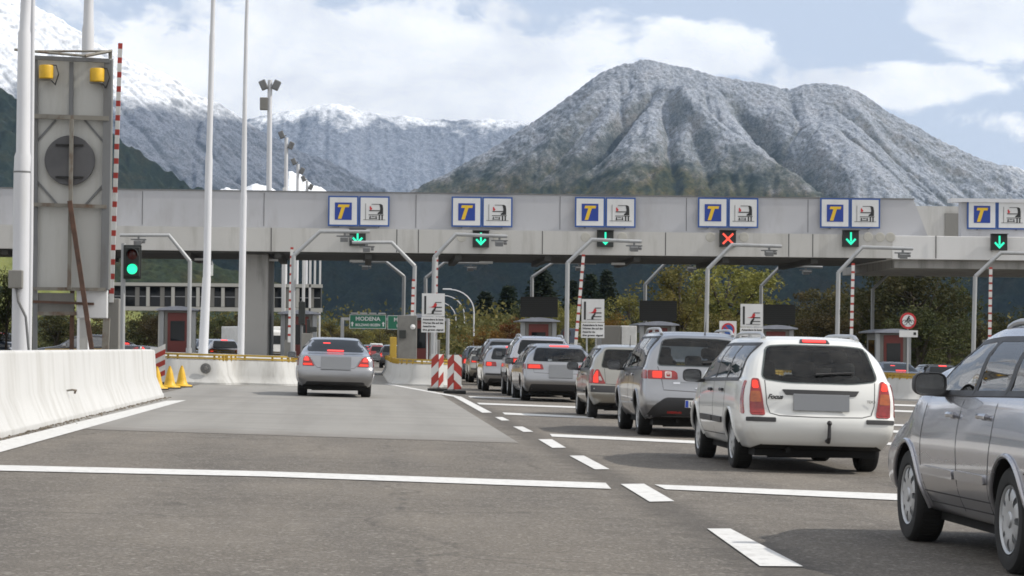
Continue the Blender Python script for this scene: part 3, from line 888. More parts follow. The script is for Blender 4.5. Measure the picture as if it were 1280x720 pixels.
def spec_offroader():
    sp = dict(L=4.70, W=1.86, H=1.68, zb=.34, belt=1.10, rw=.64, Hr=1.63, roof_front=2.95, cowl=3.6, hood=1.08, ra=.95, fa=3.7, Rt=.36, tw=.235, Rr=.235,
              arch=.405, track=.885, detail=2, rim='five', bow=.07,
              rear_prof=[(.34, .10), (.46, .02), (.6, 0), (.76, .02), (.80, .07), (1.1, .10), (1.3, .18), (1.58, .34), (1.67, .42)],
              front_prof=[(.3, -.12), (.5, 0), (.70, -.02), (.9, -.10), (1.1, -.35)])
    sp['stations'] = stations_wagon(sp)
    sp['windows'] = side_windows(sp, (1.35, 2.2), .34, .22)
    sp['rear_window'] = [(-.70, 1.15), (.70, 1.15), (.60, 1.55), (-.60, 1.55)]
    sp['taillights'] = [('B', [(.58, .86), (.83, .86), (.82, 1.06), (.62, 1.06)], 'tail_red', [([(.62, .90), (.80, .90), (.79, 1.02), (.65, 1.02)], 'tail_lit')]),
                        ('S', [(.12, .86), (.3, .87), (.3, 1.06), (.18, 1.06)], 'tail_red', [])]
    sp['brake_light'] = None
    sp['plate'] = (-.26, .26, .83, .94, 'grey')
    sp['extra'] = [('bumper_trim', rpoly([(-.84, .38), (.84, .38), (.80, .62), (-.80, .62)], .05), 'B', 'black_plastic', .006)]
    sp['handles'] = [(1.5, .99), (2.35, .99)]; sp['mirror'] = (1.04, 2.95, 1.15); sp['rails'] = (.6, 2.7, .58, .05, 'rim'); sp['rub'] = [(1.4, 3.2, .6, .08, 'black_plastic')]
    return sp

def spec_touring():
    sp = dict(L=4.48, W=1.74, H=1.415, zb=.24, belt=.93, rw=.57, Hr=1.37, roof_front=2.8, cowl=3.45, hood=.90, ra=.93, fa=3.655, Rt=.31, tw=.205, Rr=.21,
              arch=.35, track=.82, detail=2, rim='five', bow=.08,
              rear_prof=[(.24, .12), (.38, .03), (.5, 0), (.62, .02), (.66, .07), (.90, .11), (1.1, .26), (1.3, .44), (1.4, .54)],
              front_prof=[(.25, -.12), (.45, 0), (.60, -.02), (.75, -.15), (.95, -.45)])
    sp['stations'] = stations_wagon(sp)
    sp['windows'] = side_windows(sp, (1.35, 2.2), .36, .2)
    sp['rear_window'] = [(-.63, .97), (.63, .97), (.53, 1.31), (-.53, 1.31)]
    sp['taillights'] = [('B', [(.44, .76), (.78, .76), (.77, .90), (.47, .90)], 'tail_red', [([(.60, .78), (.75, .78), (.74, .88), (.60, .88)], 'tail_lit')]),
                        ('S', [(.13, .76), (.36, .77), (.36, .90), (.2, .90)], 'tail_red', [])]
    sp['brake_light'] = [(-.16, 1.335), (.16, 1.335), (.16, 1.37), (-.16, 1.37)]
    sp['plate'] = (-.26, .26, .70, .81, 'grey')
    sp['extra'] = [('bumper_trim', rpoly([(-.7, .28), (.7, .28), (.66, .40), (-.66, .40)], .04), 'B', 'black_plastic', .006), ('bumper_strip', rpoly([(-.78, .50), (.78, .50), (.78, .55), (-.78, .55)], .01), 'B', 'black_plastic', .008)]
    sp['handles'] = [(1.5, .82), (2.3, .82)]; sp['mirror'] = (.98, 2.8, .97); sp['rub'] = []
    return sp

def spec_saloon():
    sp = dict(L=5.04, W=1.855, H=1.44, zb=.25, belt=.93, rw=.60, deck=1.02, rear_glass=.98, roof_rear=1.78, roof_front=3.0, cowl=3.72, hood=.92, ra=1.15, fa=4.11, Rt=.325, tw=.225, Rr=.225,
              arch=.365, track=.875, detail=3, rim='five', bow=.12, win_top=1.315,
              rear_prof=[(.25, .16), (.36, .06), (.50, 0), (.66, .01), (.72, .05), (.85, .07), (1.0, .13), (1.02, .16)],
              front_prof=[(.25, -.12), (.45, 0), (.60, -.02), (.75, -.15), (.95, -.45)])
    sp['stations'] = stations_sedan(sp)
    sp['rear_base'] = 1.0; sp['rear_top'] = 1.7
    sp['windows'] = side_windows(sp, (2.3,), .35, .12)
    sp['rear_window'] = [(-.70, 1.085), (.70, 1.085), (.60, 1.36), (.2, 1.375), (-.2, 1.375), (-.60, 1.36)]
    sp['taillights'] = [('B', [(.50, .735), (.79, .735), (.775, .92), (.70, .975), (.62, .94)], 'tail_red', [([(.63, .86), (.765, .86), (.73, .95), (.67, .95)], 'brake_lit'), ([(.55, .755), (.775, .755), (.77, .80), (.57, .80)], 'tail_lit')]),
                        ('S', [(.12, .74), (.34, .75), (.40, .90), (.26, .95), (.2, .95)], 'tail_red', [])]
    sp['brake_light'] = [(-.20, 1.09), (.20, 1.09), (.20, 1.12), (-.20, 1.12)]
    sp['plate'] = (-.36, .36, .66, .97, 'grey')
    sp['extra'] = [('brake_reflection', rpoly([(-.30, 1.275), (-.12, 1.275), (-.12, 1.295), (-.30, 1.295)], .008), 'B', 'brake_lit', .008),
                   ('bumper_trim', rpoly([(-.72, .29), (.72, .29), (.68, .37), (-.68, .37)], .03), 'B', 'black_plastic', .006)]
    sp['seams'] = [('B', [(-.64, 1.0), (-.50, .76), (-.44, .70), (0, .695), (.44, .70), (.50, .76), (.64, 1.0)]), ('S', [(1.55, .9), (1.5, .36)]), ('S', [(2.3, .92), (2.25, .35)])]
    sp['handles'] = [(1.75, .83), (2.5, .83)]; sp['mirror'] = (1.06, 3.15, .98); sp['rub'] = []; sp['wiper'] = False; sp['mirror_mat'] = 'paint_silver'
    return sp

def spec_near():
    sp = dict(L=4.36, W=1.745, H=1.49, zb=.24, belt=1.055, rw=.555, Hr=1.45, roof_front=2.64, cowl=3.32, hood=.97, ra=.98, fa=3.49, Rt=.315, tw=.20, Rr=.205,
              arch=.362, track=.845, detail=3, rim='cover8', bow=.08,
              rear_prof=[(.24, .12), (.38, .03), (.5, 0), (.62, .02), (.66, .07), (.95, .11), (1.2, .26), (1.4, .40), (1.48, .5)],
              front_prof=[(.25, -.12), (.45, 0), (.60, -.02), (.75, -.15), (.95, -.45)])
    sp['stations'] = [(*q[:8], q[8] * (.935 if 1 <= k <= 8 else .97), q[9]) for k, q in enumerate(stations_wagon(sp))]
    sp['windows'] = side_windows(sp, (1.28, 2.02), .32, .2, .09)
    sp['rear_window'] = [(-.65, 1.0), (.65, 1.0), (.55, 1.38), (-.55, 1.38)]
    sp['taillights'] = [('B', [(.48, .78), (.80, .78), (.78, .93), (.52, .93)], 'tail_red', []), ('S', [(.12, .78), (.32, .79), (.32, .93), (.2, .93)], 'tail_red', [])]
    sp['brake_light'] = None
    sp['plate'] = (-.26, .26, .70, .81, 'grey')
    sp['seams'] = [('S', [(1.36, 1.04), (1.34, .78), (1.42, .47), (1.46, .29)]), ('S', [(2.17, 1.04), (2.14, .60), (2.15, .29)]), ('S', [(3.09, 1.0), (3.07, .55), (2.99, .29)]), ('S', [(1.46, .315), (2.99, .305)]), ('S', [(1.40, .385), (3.05, .375)]),
                   ('S', [(.1, .60), (.62, .60)])]
    sp['handles'] = [(1.56, .90), (2.31, .89)]
    sp['rub'] = [(1.44, 2.12, .52, .055, None), (2.19, 3.02, .515, .055, None)]
    sp['rails'] = (.7, 2.2, .515, .028, 'rim'); sp['mirror'] = (.92, 2.63, 1.085)
    sp['cabin'] = True
    return sp

def park(px, py, sp, rz=0.0):
    """rear left wheel touches the road at this pixel: where the car's origin goes"""
    p = G(px, py)
    v = Vector((sp['track'], -sp['ra'], 0))
    c, s = math.cos(rz), math.sin(rz)
    x = p.x + v.x * c - v.y * s; y = p.y + v.x * s + v.y * c
    return (x, y, gz(x))

QUEUE = 'cars waiting in the right-hand queue'
def fleet():
    s = spec_near(); make_car(s, 'silver estate cut off by the picture edge, showing its left side and plain wheel covers', 'car', 'paint_silver_blue', park(1259, 717, s, R(1.0)), R(1.0), group=QUEUE)
    s = spec_estate()
    o = make_car(s, 'white estate with tow hook and lit high brake light, rear view in the queue', 'car', 'paint_white', park(914, 584.5, s, R(.5)), R(.5), group=QUEUE)
    b = s['bvh']
    a, n = hit(b, 'B', .07, .50); tw = MB(); tw.tube([a + Vector((0, .06, -.14)), a + Vector((0, -.03, -.15)), a + Vector((0, -.075, -.10)), a + Vector((0, -.075, .03))], [.022, .022, .02, .018], 8)
    tw.lathe([(0, .03), (.02, .022), (.03, 0), (.02, -.022), (0, -.03)], c=a + Vector((0, -.075, .05)), n=10)
    tw.build('tow_hook', M['black_plastic'], o, smooth=True)
    a, n = hit(b, 'B', -.55, .80); txt('Focus', (a.x - .03, a.y - .022, .795), .05, M['black_plastic'], o, 'badge', shear=.35, bold=.003)
    a, n = hit(b, 'B', .55, .785); txt('TDCi', (a.x - .05, a.y - .02, .775), .03, M['black_plastic'], o, 'badge')
    s = spec_crossover(); make_car(s, 'silver tall estate with roof rails and a round lens inside each red lamp', 'car', 'paint_silver', park(796.5, 543, s), 0, group=QUEUE)
    s = spec_hatch(); make_car(s, 'small champagne hatchback with upright red lamps and a black bumper strip', 'car', 'paint_champagne', park(734.5, 522, s), 0, group=QUEUE)
    s = spec_avant(); make_car(s, 'low silver estate with wide lit lamps and a large blank plate', 'car', 'paint_silver', park(651, 500.5, s, R(1)), R(1), group=QUEUE)
    s = spec_offroader(); make_car(s, 'tall grey off-roader in the queue, its dark rear window above the low silver estate', 'car', 'paint_silver_blue', park(634, 494.5, s), 0, group=QUEUE)
    s = spec_touring(); t = make_car(s, 'pale silver estate with a lit left lamp, first car right of the striped boards', 'car', 'paint_silver', park(602.6, 488.5, s), 0, group=QUEUE)
    s = spec_offroader(); s['rails'] = None; make_car(s, 'dark grey van-like car just ahead of the pale silver estate', 'car', 'paint_grey', park(600.5, 481.5, s), 0, group=QUEUE)
    s = spec_touring(); make_car(s, 'champagne estate half hidden behind the striped boards, with a lit lamp', 'car', 'paint_champagne', park(585.5, 478.0, s), 0, group=QUEUE)
    s = spec_hatch(); s['cabin'] = False; make_car(s, 'dark hatchback at the head of the visible queue beside the striped boards', 'car', 'paint_navy', park(577.5, 474, s), 0, group=QUEUE)
    s = spec_saloon(); p = G(374, 490.5); rz = R(1.6)
    y = p.y * 0.94; x = p.x * .94 + s['track']
    sal = make_car(s, 'silver saloon with its brake lights on, driving alone into the left lane', 'car', 'paint_silver', (x, y - 1.15, gz(x)), rz)
    s2 = spec_saloon(); s2['detail'] = 2
    def far(sp, lab, paint, px, Y, rz=0.0, dz=0.0, grp=None):
        x = AT(px, 440, Y).x
        return make_car(sp, lab, 'car', paint, (x, Y, gz(x) + dz), rz, group=grp)
    g = 'cars beyond the toll gates'
    s = spec_hatch(); s['cabin'] = False; far(s, 'dark hatchback leaving the toll, right of the small red car', 'paint_dark', 490, 150, R(-2), grp=g)
    s = spec_hatch(); s['cabin'] = False; far(s, 'small red car seen through the left lane beyond the gates', 'paint_red', 473, 190, 0, grp=g)
    s = spec_saloon(); s['detail'] = 2; far(s, 'dark car ahead of the small red car in the far lane', 'paint_navy', 463, 205, R(2), grp=g)
    s = spec_offroader(); far(s, 'white van-like car, the farthest one in the left lane', 'paint_white', 470, 255, 0, grp=g)
    g = 'cars on the left side beyond the island'
    s = spec_saloon(); s['detail'] = 2; far(s, 'black car just behind the end of the white concrete barrier', 'paint_dark', 190, 97, R(70), grp=g)
    s = spec_touring(); far(s, 'silver car between the two tall white poles, behind the island', 'paint_silver_blue', 282, 120, R(15), grp=g)
    s = spec_hatch(); s['cabin'] = False; far(s, 'navy hatchback left of the silver car behind the island', 'paint_navy', 262, 135, R(20), grp=g)
    s = spec_touring(); far(s, 'dark car at the left picture edge behind the white pole', 'paint_navy', 6, 120, R(30), grp=g)
    g = 'cars behind the right-hand island'
    s = spec_saloon(); s['detail'] = 2; far(s, 'navy saloon behind the right island, under the bicycle sign', 'paint_navy', 1137, 92, R(6), -.15, grp=g)
    s = spec_touring(); far(s, 'black estate with a lit high brake light behind the right island', 'paint_dark', 1181, 100, R(0), -.18, grp=g)
# ------------------------------------------------------------------ sun, sky, air
SUN_AZ, SUN_EL = R(96), R(43)
def world():
    w = bpy.data.worlds.new('World'); SC.world = w; w.use_nodes = True
    nt = w.node_tree; bg = nt.nodes['Background']
    sky = nd(nt, 'ShaderNodeTexSky', sky_type='NISHITA'); sky.sun_disc = False
    sky.sun_elevation = SUN_EL; sky.sun_rotation = SUN_AZ; sky.altitude = 900
    sky.air_density = 1.0; sky.dust_density = 0.6; sky.ozone_density = 1.5
    tc = nd(nt, 'ShaderNodeTexCoord').outputs['Generated']
    sx = nd(nt, 'ShaderNodeSeparateXYZ'); nt.links.new(tc, sx.inputs[0])
    az = math_(nt, 'ARCTAN2', sx.outputs[0], sx.outputs[1])
    el = math_(nt, 'ARCSINE', sx.outputs[2])
    cv = nd(nt, 'ShaderNodeCombineXYZ'); nt.links.new(az, cv.inputs[0]); nt.links.new(math_(nt, 'MULTIPLY', el, 1.7), cv.inputs[1])
    # cloud banks: (azimuth, elevation, half widths) in degrees
    def ang(px, py):
        d = ray(px, py).normalized(); return math.atan2(d.x, d.y), math.asin(d.z)
    banks = [((430, 120), (320, 95), 1.15), ((650, 125), (110, 55), .95), ((240, 15), (90, 40), .55), ((60, 60), (220, 120), .5), ((870, 62), (75, 32), .85), ((1245, 25), (85, 40), 1.1),
             ((1150, 105), (140, 24), .85), ((1235, 150), (60, 24), .6), ((730, 15), (60, 16), .35), ((1000, 75), (50, 15), .4), ((560, -120), (300, 70), .6), ((1000, -160), (260, 80), .8), ((1800, 60), (260, 90), 1.0), ((-500, 0), (400, 200), 1.0)]
    tot = None
    for (c, s, a) in banks:
        ca, ce = ang(*c)
        g1 = math_(nt, 'MULTIPLY', math_(nt, 'SUBTRACT', az, ca), F / s[0] * .75)
        g2 = math_(nt, 'MULTIPLY', math_(nt, 'SUBTRACT', el, ce), F / s[1] * .75)
        q = math_(nt, 'ADD', math_(nt, 'MULTIPLY', g1, g1), math_(nt, 'MULTIPLY', g2, g2))
        e = math_(nt, 'MULTIPLY', math_(nt, 'EXPONENT', math_(nt, 'MULTIPLY', q, -1.0)), a)
        tot = e if tot is None else math_(nt, 'MAXIMUM', tot, e)
    # the rest of the sky: broken cumulus
    away = nd(nt, 'ShaderNodeMapRange'); nt.links.new(math_(nt, 'ABSOLUTE', az), away.inputs[0])
    away.inputs[1].default_value = .35; away.inputs[2].default_value = .7; away.inputs[3].default_value = 0.0; away.inputs[4].default_value = .62
    tot = math_(nt, 'MAXIMUM', tot, away.outputs[0])
    n1 = noise(nt, cv.outputs[0], 22, 10, 0.60, 0.25)
    n2 = noise(nt, cv.outputs[0], 7, 4, 0.5)
    nn = math_(nt, 'ADD', math_(nt, 'MULTIPLY', n1, 1.75), math_(nt, 'MULTIPLY', n2, .55))      # about 1 on average
    dens = math_(nt, 'SUBTRACT', math_(nt, 'ADD', tot, nn), 1.52)
    mask = nd(nt, 'ShaderNodeMapRange', interpolation_type='SMOOTHSTEP'); nt.links.new(dens, mask.inputs[0])
    mask.inputs[1].default_value = -.09; mask.inputs[2].default_value = .17
    shade = noise(nt, cv.outputs[0], 13, 7, 0.55, 0.2)
    cc = ramp(nt, shade, [(.34, (9.4, 9.6, 10.2)), (.48, (11.6, 11.7, 11.9)), (.60, (13.8, 13.7, 13.4))])
    # pale veil of high thin cloud over the blue
    vf = nd(nt, 'ShaderNodeMapRange'); nt.links.new(math_(nt, 'ABSOLUTE', az), vf.inputs[0]); vf.inputs[1].default_value = .3; vf.inputs[2].default_value = .9; vf.inputs[3].default_value = .88; vf.inputs[4].default_value = .15
    veil = mix(nt, vf.outputs[0], sky.outputs[0], (7.6, 8.4, 9.9))
    col = mix(nt, math_(nt, 'MULTIPLY', mask.outputs[0], .96), veil, cc)
    # below the horizon and behind the camera nothing special: plain sky
    nt.links.new(col, bg.inputs[0]); bg.inputs[1].default_value = 0.092
    s = bpy.data.lights.new('sun', 'SUN'); s.energy = 4.2; s.angle = R(0.55); s.color = (1.0, .945, .86)
    so = bpy.data.objects.new('sun', s); C.objects.link(so)
    d = Vector((math.cos(SUN_EL) * math.sin(SUN_AZ), math.cos(SUN_EL) * math.cos(SUN_AZ), math.sin(SUN_EL)))
    so.rotation_euler = d.to_track_quat('Z', 'Y').to_euler()

def haze():
    m, nt, p = newmat('haze'); nt.nodes.remove(p)
    v = nd(nt, 'ShaderNodeVolumePrincipled'); v.inputs['Color'].default_value = (.46, .68, 1.0, 1); v.inputs['Density'].default_value = HAZE
    v.inputs['Anisotropy'].default_value = 0.25
    nt.links.new(v.outputs[0], nt.nodes['Material Output'].inputs['Volume'])
    b = MB(); b.bx(-5200, 5200, -400, 12200, -4.0, 1700)
    o = b.build('haze', m); tag(o, kind='stuff'); o['label'] = 'thin bluish air over the whole valley'
HAZE = 2.9e-5

# ------------------------------------------------------------------ numpy noise
def _h(ix, iy, seed):
    h = (ix.astype(np.int64) * 374761393 + iy.astype(np.int64) * 668265263 + seed * 974634777) & 0xffffffff
    h = ((h ^ (h >> 13)) * 1274126177) & 0xffffffff
    h = h ^ (h >> 16)
    return (h & 0xffff) / 65535.0
def vn(x, y, seed=0):
    ix = np.floor(x); iy = np.floor(y); fx = x - ix; fy = y - iy
    fx = fx * fx * fx * (fx * (fx * 6 - 15) + 10); fy = fy * fy * fy * (fy * (fy * 6 - 15) + 10)
    a = _h(ix, iy, seed); b = _h(ix + 1, iy, seed); c = _h(ix, iy + 1, seed); d = _h(ix + 1, iy + 1, seed)
    return (a * (1 - fx) + b * fx) * (1 - fy) + (c * (1 - fx) + d * fx) * fy
def fbm(x, y, o=4, seed=0, g=.5):
    s = 0; a = 1; t = 0
    for k in range(o):
        s = s + a * vn(x * 2 ** k + 17.3 * k, y * 2 ** k - 9.1 * k, seed + k); t += a; a *= g
    return s / t
def ridged(x, y, o=3, seed=0, g=.5):
    s = 0; a = 1; t = 0
    for k in range(o):
        s = s + a * (1 - np.abs(2 * vn(x * 2 ** k + 5.7 * k, y * 2 ** k + 3.3 * k, seed + k) - 1)); t += a; a *= g
    return s / t

def grid_mesh(name, X, Y, Z, mat):
    n, m = X.shape
    me = bpy.data.meshes.new(name)
    co = np.stack([X, Y, Z], -1).reshape(-1, 3)
    i = np.arange(n * m).reshape(n, m)
    q = np.stack([i[:-1, :-1], i[1:, :-1], i[1:, 1:], i[:-1, 1:]], -1).reshape(-1, 4)
    me.vertices.add(len(co)); me.vertices.foreach_set('co', co.ravel())
    me.loops.add(q.size); me.loops.foreach_set('vertex_index', q.ravel())
    me.polygons.add(len(q)); me.polygons.foreach_set('loop_start', np.arange(0, q.size, 4)); me.polygons.foreach_set('loop_total', np.full(len(q), 4))
    me.update(calc_edges=True)
    me.materials.append(mat); me.polygons.foreach_set('use_smooth', [True] * len(q))
    return link(name, me)

def blur(a, r):
    for ax in (0, 1):
        k = np.ones(2 * r + 1) / (2 * r + 1)
        p = np.pad(a, [(r, r) if i == ax else (0, 0) for i in (0, 1)], 'edge')
        c = np.cumsum(np.concatenate([np.zeros_like(np.take(p, [0], ax)), p], ax), ax)
        n = a.shape[ax]
        a = (np.take(c, np.arange(2 * r + 1, 2 * r + 1 + n), ax) - np.take(c, np.arange(n), ax)) / (2 * r + 1)
    return a
def erode(X, Y, Z, amp, iters=2, ref=260.0):
    """running water: every cell drains to its lowest neighbour and the gathered flow cuts branching gullies"""
    n, m = Z.shape
    for it in range(iters):
        P = np.pad(Z, 1, constant_values=1e9)
        best = np.zeros((n, m)); tgt = np.full((n, m), -1)
        idx = np.arange(n * m).reshape(n, m)
        for di in (-1, 0, 1):
            for dj in (-1, 0, 1):
                if di == 0 and dj == 0: continue
                zz = P[1 + di:n + 1 + di, 1 + dj:m + 1 + dj]
                s = (Z - zz) / math.hypot(di, dj)
                b = s > best
                best = np.where(b, s, best); tgt = np.where(b, idx + di * m + dj, tgt)
        order = np.argsort(-Z.ravel()); acc = [1.0] * (n * m); tg = tgt.ravel().tolist()
        for c in order.tolist():
            t = tg[c]
            if t >= 0: acc[t] += acc[c]
        A = np.array(acc).reshape(n, m)
        d = np.minimum(1.6, (A / ref) ** .42)
        d = .34 * blur(d, 1) + .40 * blur(d, 3) + .5 * blur(d, 7)
        Z = Z - amp / iters * d
    return Z

def mountain(name, sil, D, slope, mat, seed, spur=(60, 190), fan=1.0, peak=None, rough=12, trees=(5, 9), nx=420, ny=260, zf=-3.0, lean=0.0, concave=1.12, spurs=(), t_pow=.55, ribs=(), cut=0.0):
    P = [AT(px, py, D) for px, py in sil]
    xs = np.array([p.x for p in P]); zs = np.array([p.z for p in P])
    x = np.linspace(xs[0], xs[-1], nx)
    zr = pchip(xs, zs[:, None], x)[:, 0]
    zr = zr + (fbm(x / 60, x * 0 + .5, 4, seed) - .5) * rough
    tb = -np.linspace(.45, 0, max(6, ny // 9))[:-1]
    t = np.concatenate([tb, np.linspace(0, 1, ny)])
    X, T = np.meshgrid(x, t, indexing='ij'); ZR = np.repeat(zr[:, None], len(t), 1)
    hm = float(np.max(zr) - zf)
    # the run follows a smoothed ridge so that the flank keeps an even steepness
    k = max(3, nx // 12); zsmooth = np.convolve(np.pad(zr, (k, k), 'edge'), np.ones(2 * k + 1) / (2 * k + 1), 'valid')
    run = np.repeat(((zsmooth - zf) / math.tan(R(slope)))[:, None], len(t), 1)
    tt = np.abs(T)
    Z = zf + (ZR - zf) * np.where(T >= 0, (1 - np.clip(tt, 0, 1)) ** concave, 1 - tt)
    Yp = D - T * run
    xp = peak if peak is not None else float(x[np.argmax(zr)])
    q = (X - xp) / (1 + fan * np.clip(T, 0, 1)) + lean * T * hm
    env = np.clip(tt, 0, 1) ** t_pow * np.clip(1 - tt, 0, 1) ** .5
    A, wl = spur
    warp = (fbm(X / 220, T * 3, 3, seed + 31) - .5) * wl * .7
    Z = Z + A * env * (ridged((q + warp) / wl, T * .7 + seed, 3, seed + 5, .5) - .55) * 2
    for (q0, wid, amp, drift) in spurs:                       # named ribs and gullies
        d = (q + (fbm(T * 4, X / 300, 2, seed + 77) - .5) * wid - q0 - drift * T)
        Z = Z + amp * env * np.exp(-(d / wid) ** 2)
    for (x0, y0, x1, y1, wid, amp) in ribs:                   # crest and gully lines given by where they run
        e = []
        for (px, py) in ((x0, y0), (x1, y1)):
            d0 = D
            for _ in range(4):
                pt = AT(px, py, d0); zl = float(np.interp(pt.x, x, zr))
                tq = 1 - max(0.02, min(1, (pt.z - zf) / (zl - zf))) ** (1 / concave); d0 = D - tq * float(np.interp(pt.x, x, run[:, 0]))
            e.append((pt.x, tq))
        (xa, ta), (xb, tb_) = e
        u = (T - ta) / (tb_ - ta)
        d = (X + (fbm(T * 6, X / 250, 3, seed + 77) - .5) * wid * 1.6) - (xa + (xb - xa) * u)
        w_ = wid * (.55 + .6 * np.clip(u, 0, 1.3))
        Z = Z + amp * np.exp(-(d / w_) ** 2) * np.clip(u * 4 + .15, 0, 1) * np.clip((1.5 - u) * 2, 0, 1) * np.clip(T * 9, 0, 1)
    Z = Z + rough * 1.5 * env * (fbm(X / 45, Yp / 45, 3, seed + 9) - .5)
    if cut:
        Z0 = Z
        Z = erode(X, Yp, Z + (fbm(X / 70, Yp / 70, 4, seed + 21) - .5) * 22 * env, cut)
        Z = Z0 + (Z - Z0) * np.clip(np.abs(T) * 14, 0, 1)
    if trees:
        a, w = trees
        Z = Z + a * (vn(X / w, Yp / w, seed + 13) + .6 * vn(X / w * 2.1, Yp / w * 2.1, seed + 14) - .8)
    Z = np.where((T > .97), np.minimum(Z, zf + 1), Z)
    o = grid_mesh(name, X, Yp, Z, mat)
    return tag(o, kind='structure')

def smooth(nt, v, a, b):
    r = nd(nt, 'ShaderNodeMapRange', interpolation_type='SMOOTHSTEP')
    nt.links.new(v, r.inputs[0]); r.inputs[1].default_value = a; r.inputs[2].default_value = b
    return r.outputs[0]
def mountain_mat(name, low, mid, frost=None, snow=None, cell=.11, meadows=None, frost_col=(.30, .315, .34), autumn=.5, jit_amp=1.0, xtilt=None):
    """forest that turns frosted and then snow-covered with height; frost, snow = (z0, z1)"""
    m, nt, p = newmat(name)
    pos = coords(nt, 'World')
    sx = nd(nt, 'ShaderNodeSeparateXYZ'); nt.links.new(pos, sx.inputs[0]); z = sx.outputs[2]
    big = noise(nt, pos, .006, 4, .6); mid_n = noise(nt, pos, .022, 5, .65); fine = noise(nt, pos, cell, 4, .7)
    fine2 = noise(nt, pos, cell * 2.6, 3, .7); fine = math_(nt, 'ADD', math_(nt, 'MULTIPLY', fine, .5), math_(nt, 'MULTIPLY', fine2, .5))
    nz = nd(nt, 'ShaderNodeSeparateXYZ'); nt.links.new(nd(nt, 'ShaderNodeNewGeometry').outputs['Normal'], nz.inputs[0])
    spr = ramp(nt, mid_n, [(.38, low), (.50, mid), (.64, tuple(c * .6 + a * .4 * autumn for c, a in zip(mid, (.16, .10, .035))))])
    base = mix(nt, ramp(nt, fine, [(.35, 0.0), (.65, 1.0)]), tuple(c * .45 for c in low), spr)
    if meadows:
        mm = ramp(nt, noise(nt, pos, meadows[0], 3, .5), [(meadows[1], 0.0), (meadows[1] + .03, 1.0)])
        base = mix(nt, mm, base, mix(nt, fine, (.11, .135, .035), (.20, .20, .075)))
    jit = math_(nt, 'ADD', math_(nt, 'MULTIPLY', math_(nt, 'SUBTRACT', big, .5), 320.0), math_(nt, 'MULTIPLY', math_(nt, 'SUBTRACT', mid_n, .5), 240.0))
    zz = math_(nt, 'ADD', z, math_(nt, 'MULTIPLY', jit, jit_amp))
    if xtilt: zz = math_(nt, 'ADD', zz, math_(nt, 'MULTIPLY', math_(nt, 'MAXIMUM', math_(nt, 'SUBTRACT', sx.outputs[0], xtilt[0]), 0.0), xtilt[1]))
    col = base
    if frost:
        fz = math_(nt, 'MULTIPLY', smooth(nt, zz, *frost), ramp(nt, nz.outputs[2], [(.42, .45), (.74, 1.0)]))
        spot = math_(nt, 'MULTIPLY', fz, ramp(nt, fine, [(.36, .12), (.60, 1.0)]), clamp=True)
        fc = mix(nt, mid_n, tuple(c * .70 for c in frost_col), tuple(c * 1.28 for c in frost_col))
        col = mix(nt, spot, col, fc)
    if snow:
        sz = math_(nt, 'MULTIPLY', smooth(nt, zz, *snow), ramp(nt, nz.outputs[2], [(.52, .35), (.74, 1.0)]))
        patch_ = ramp(nt, fine, [(.36, .6), (.54, 1.0)])
        col = mix(nt, math_(nt, 'MULTIPLY', sz, patch_), col, (.80, .82, .86))
        bare = math_(nt, 'MULTIPLY', smooth(nt, math_(nt, 'SUBTRACT', z, 0.0), snow[0], snow[1]), ramp(nt, mid_n, [(.66, 0.0), (.70, .8)]))
        col = mix(nt, bare, col, (.18, .18, .19))
    nt.links.new(col, p.inputs['Base Color']); p.inputs['Roughness'].default_value = 1.0; p.inputs['Specular IOR Level'].default_value = 0.05
    bump(nt, p, fine, .35, 3.0)
    return m

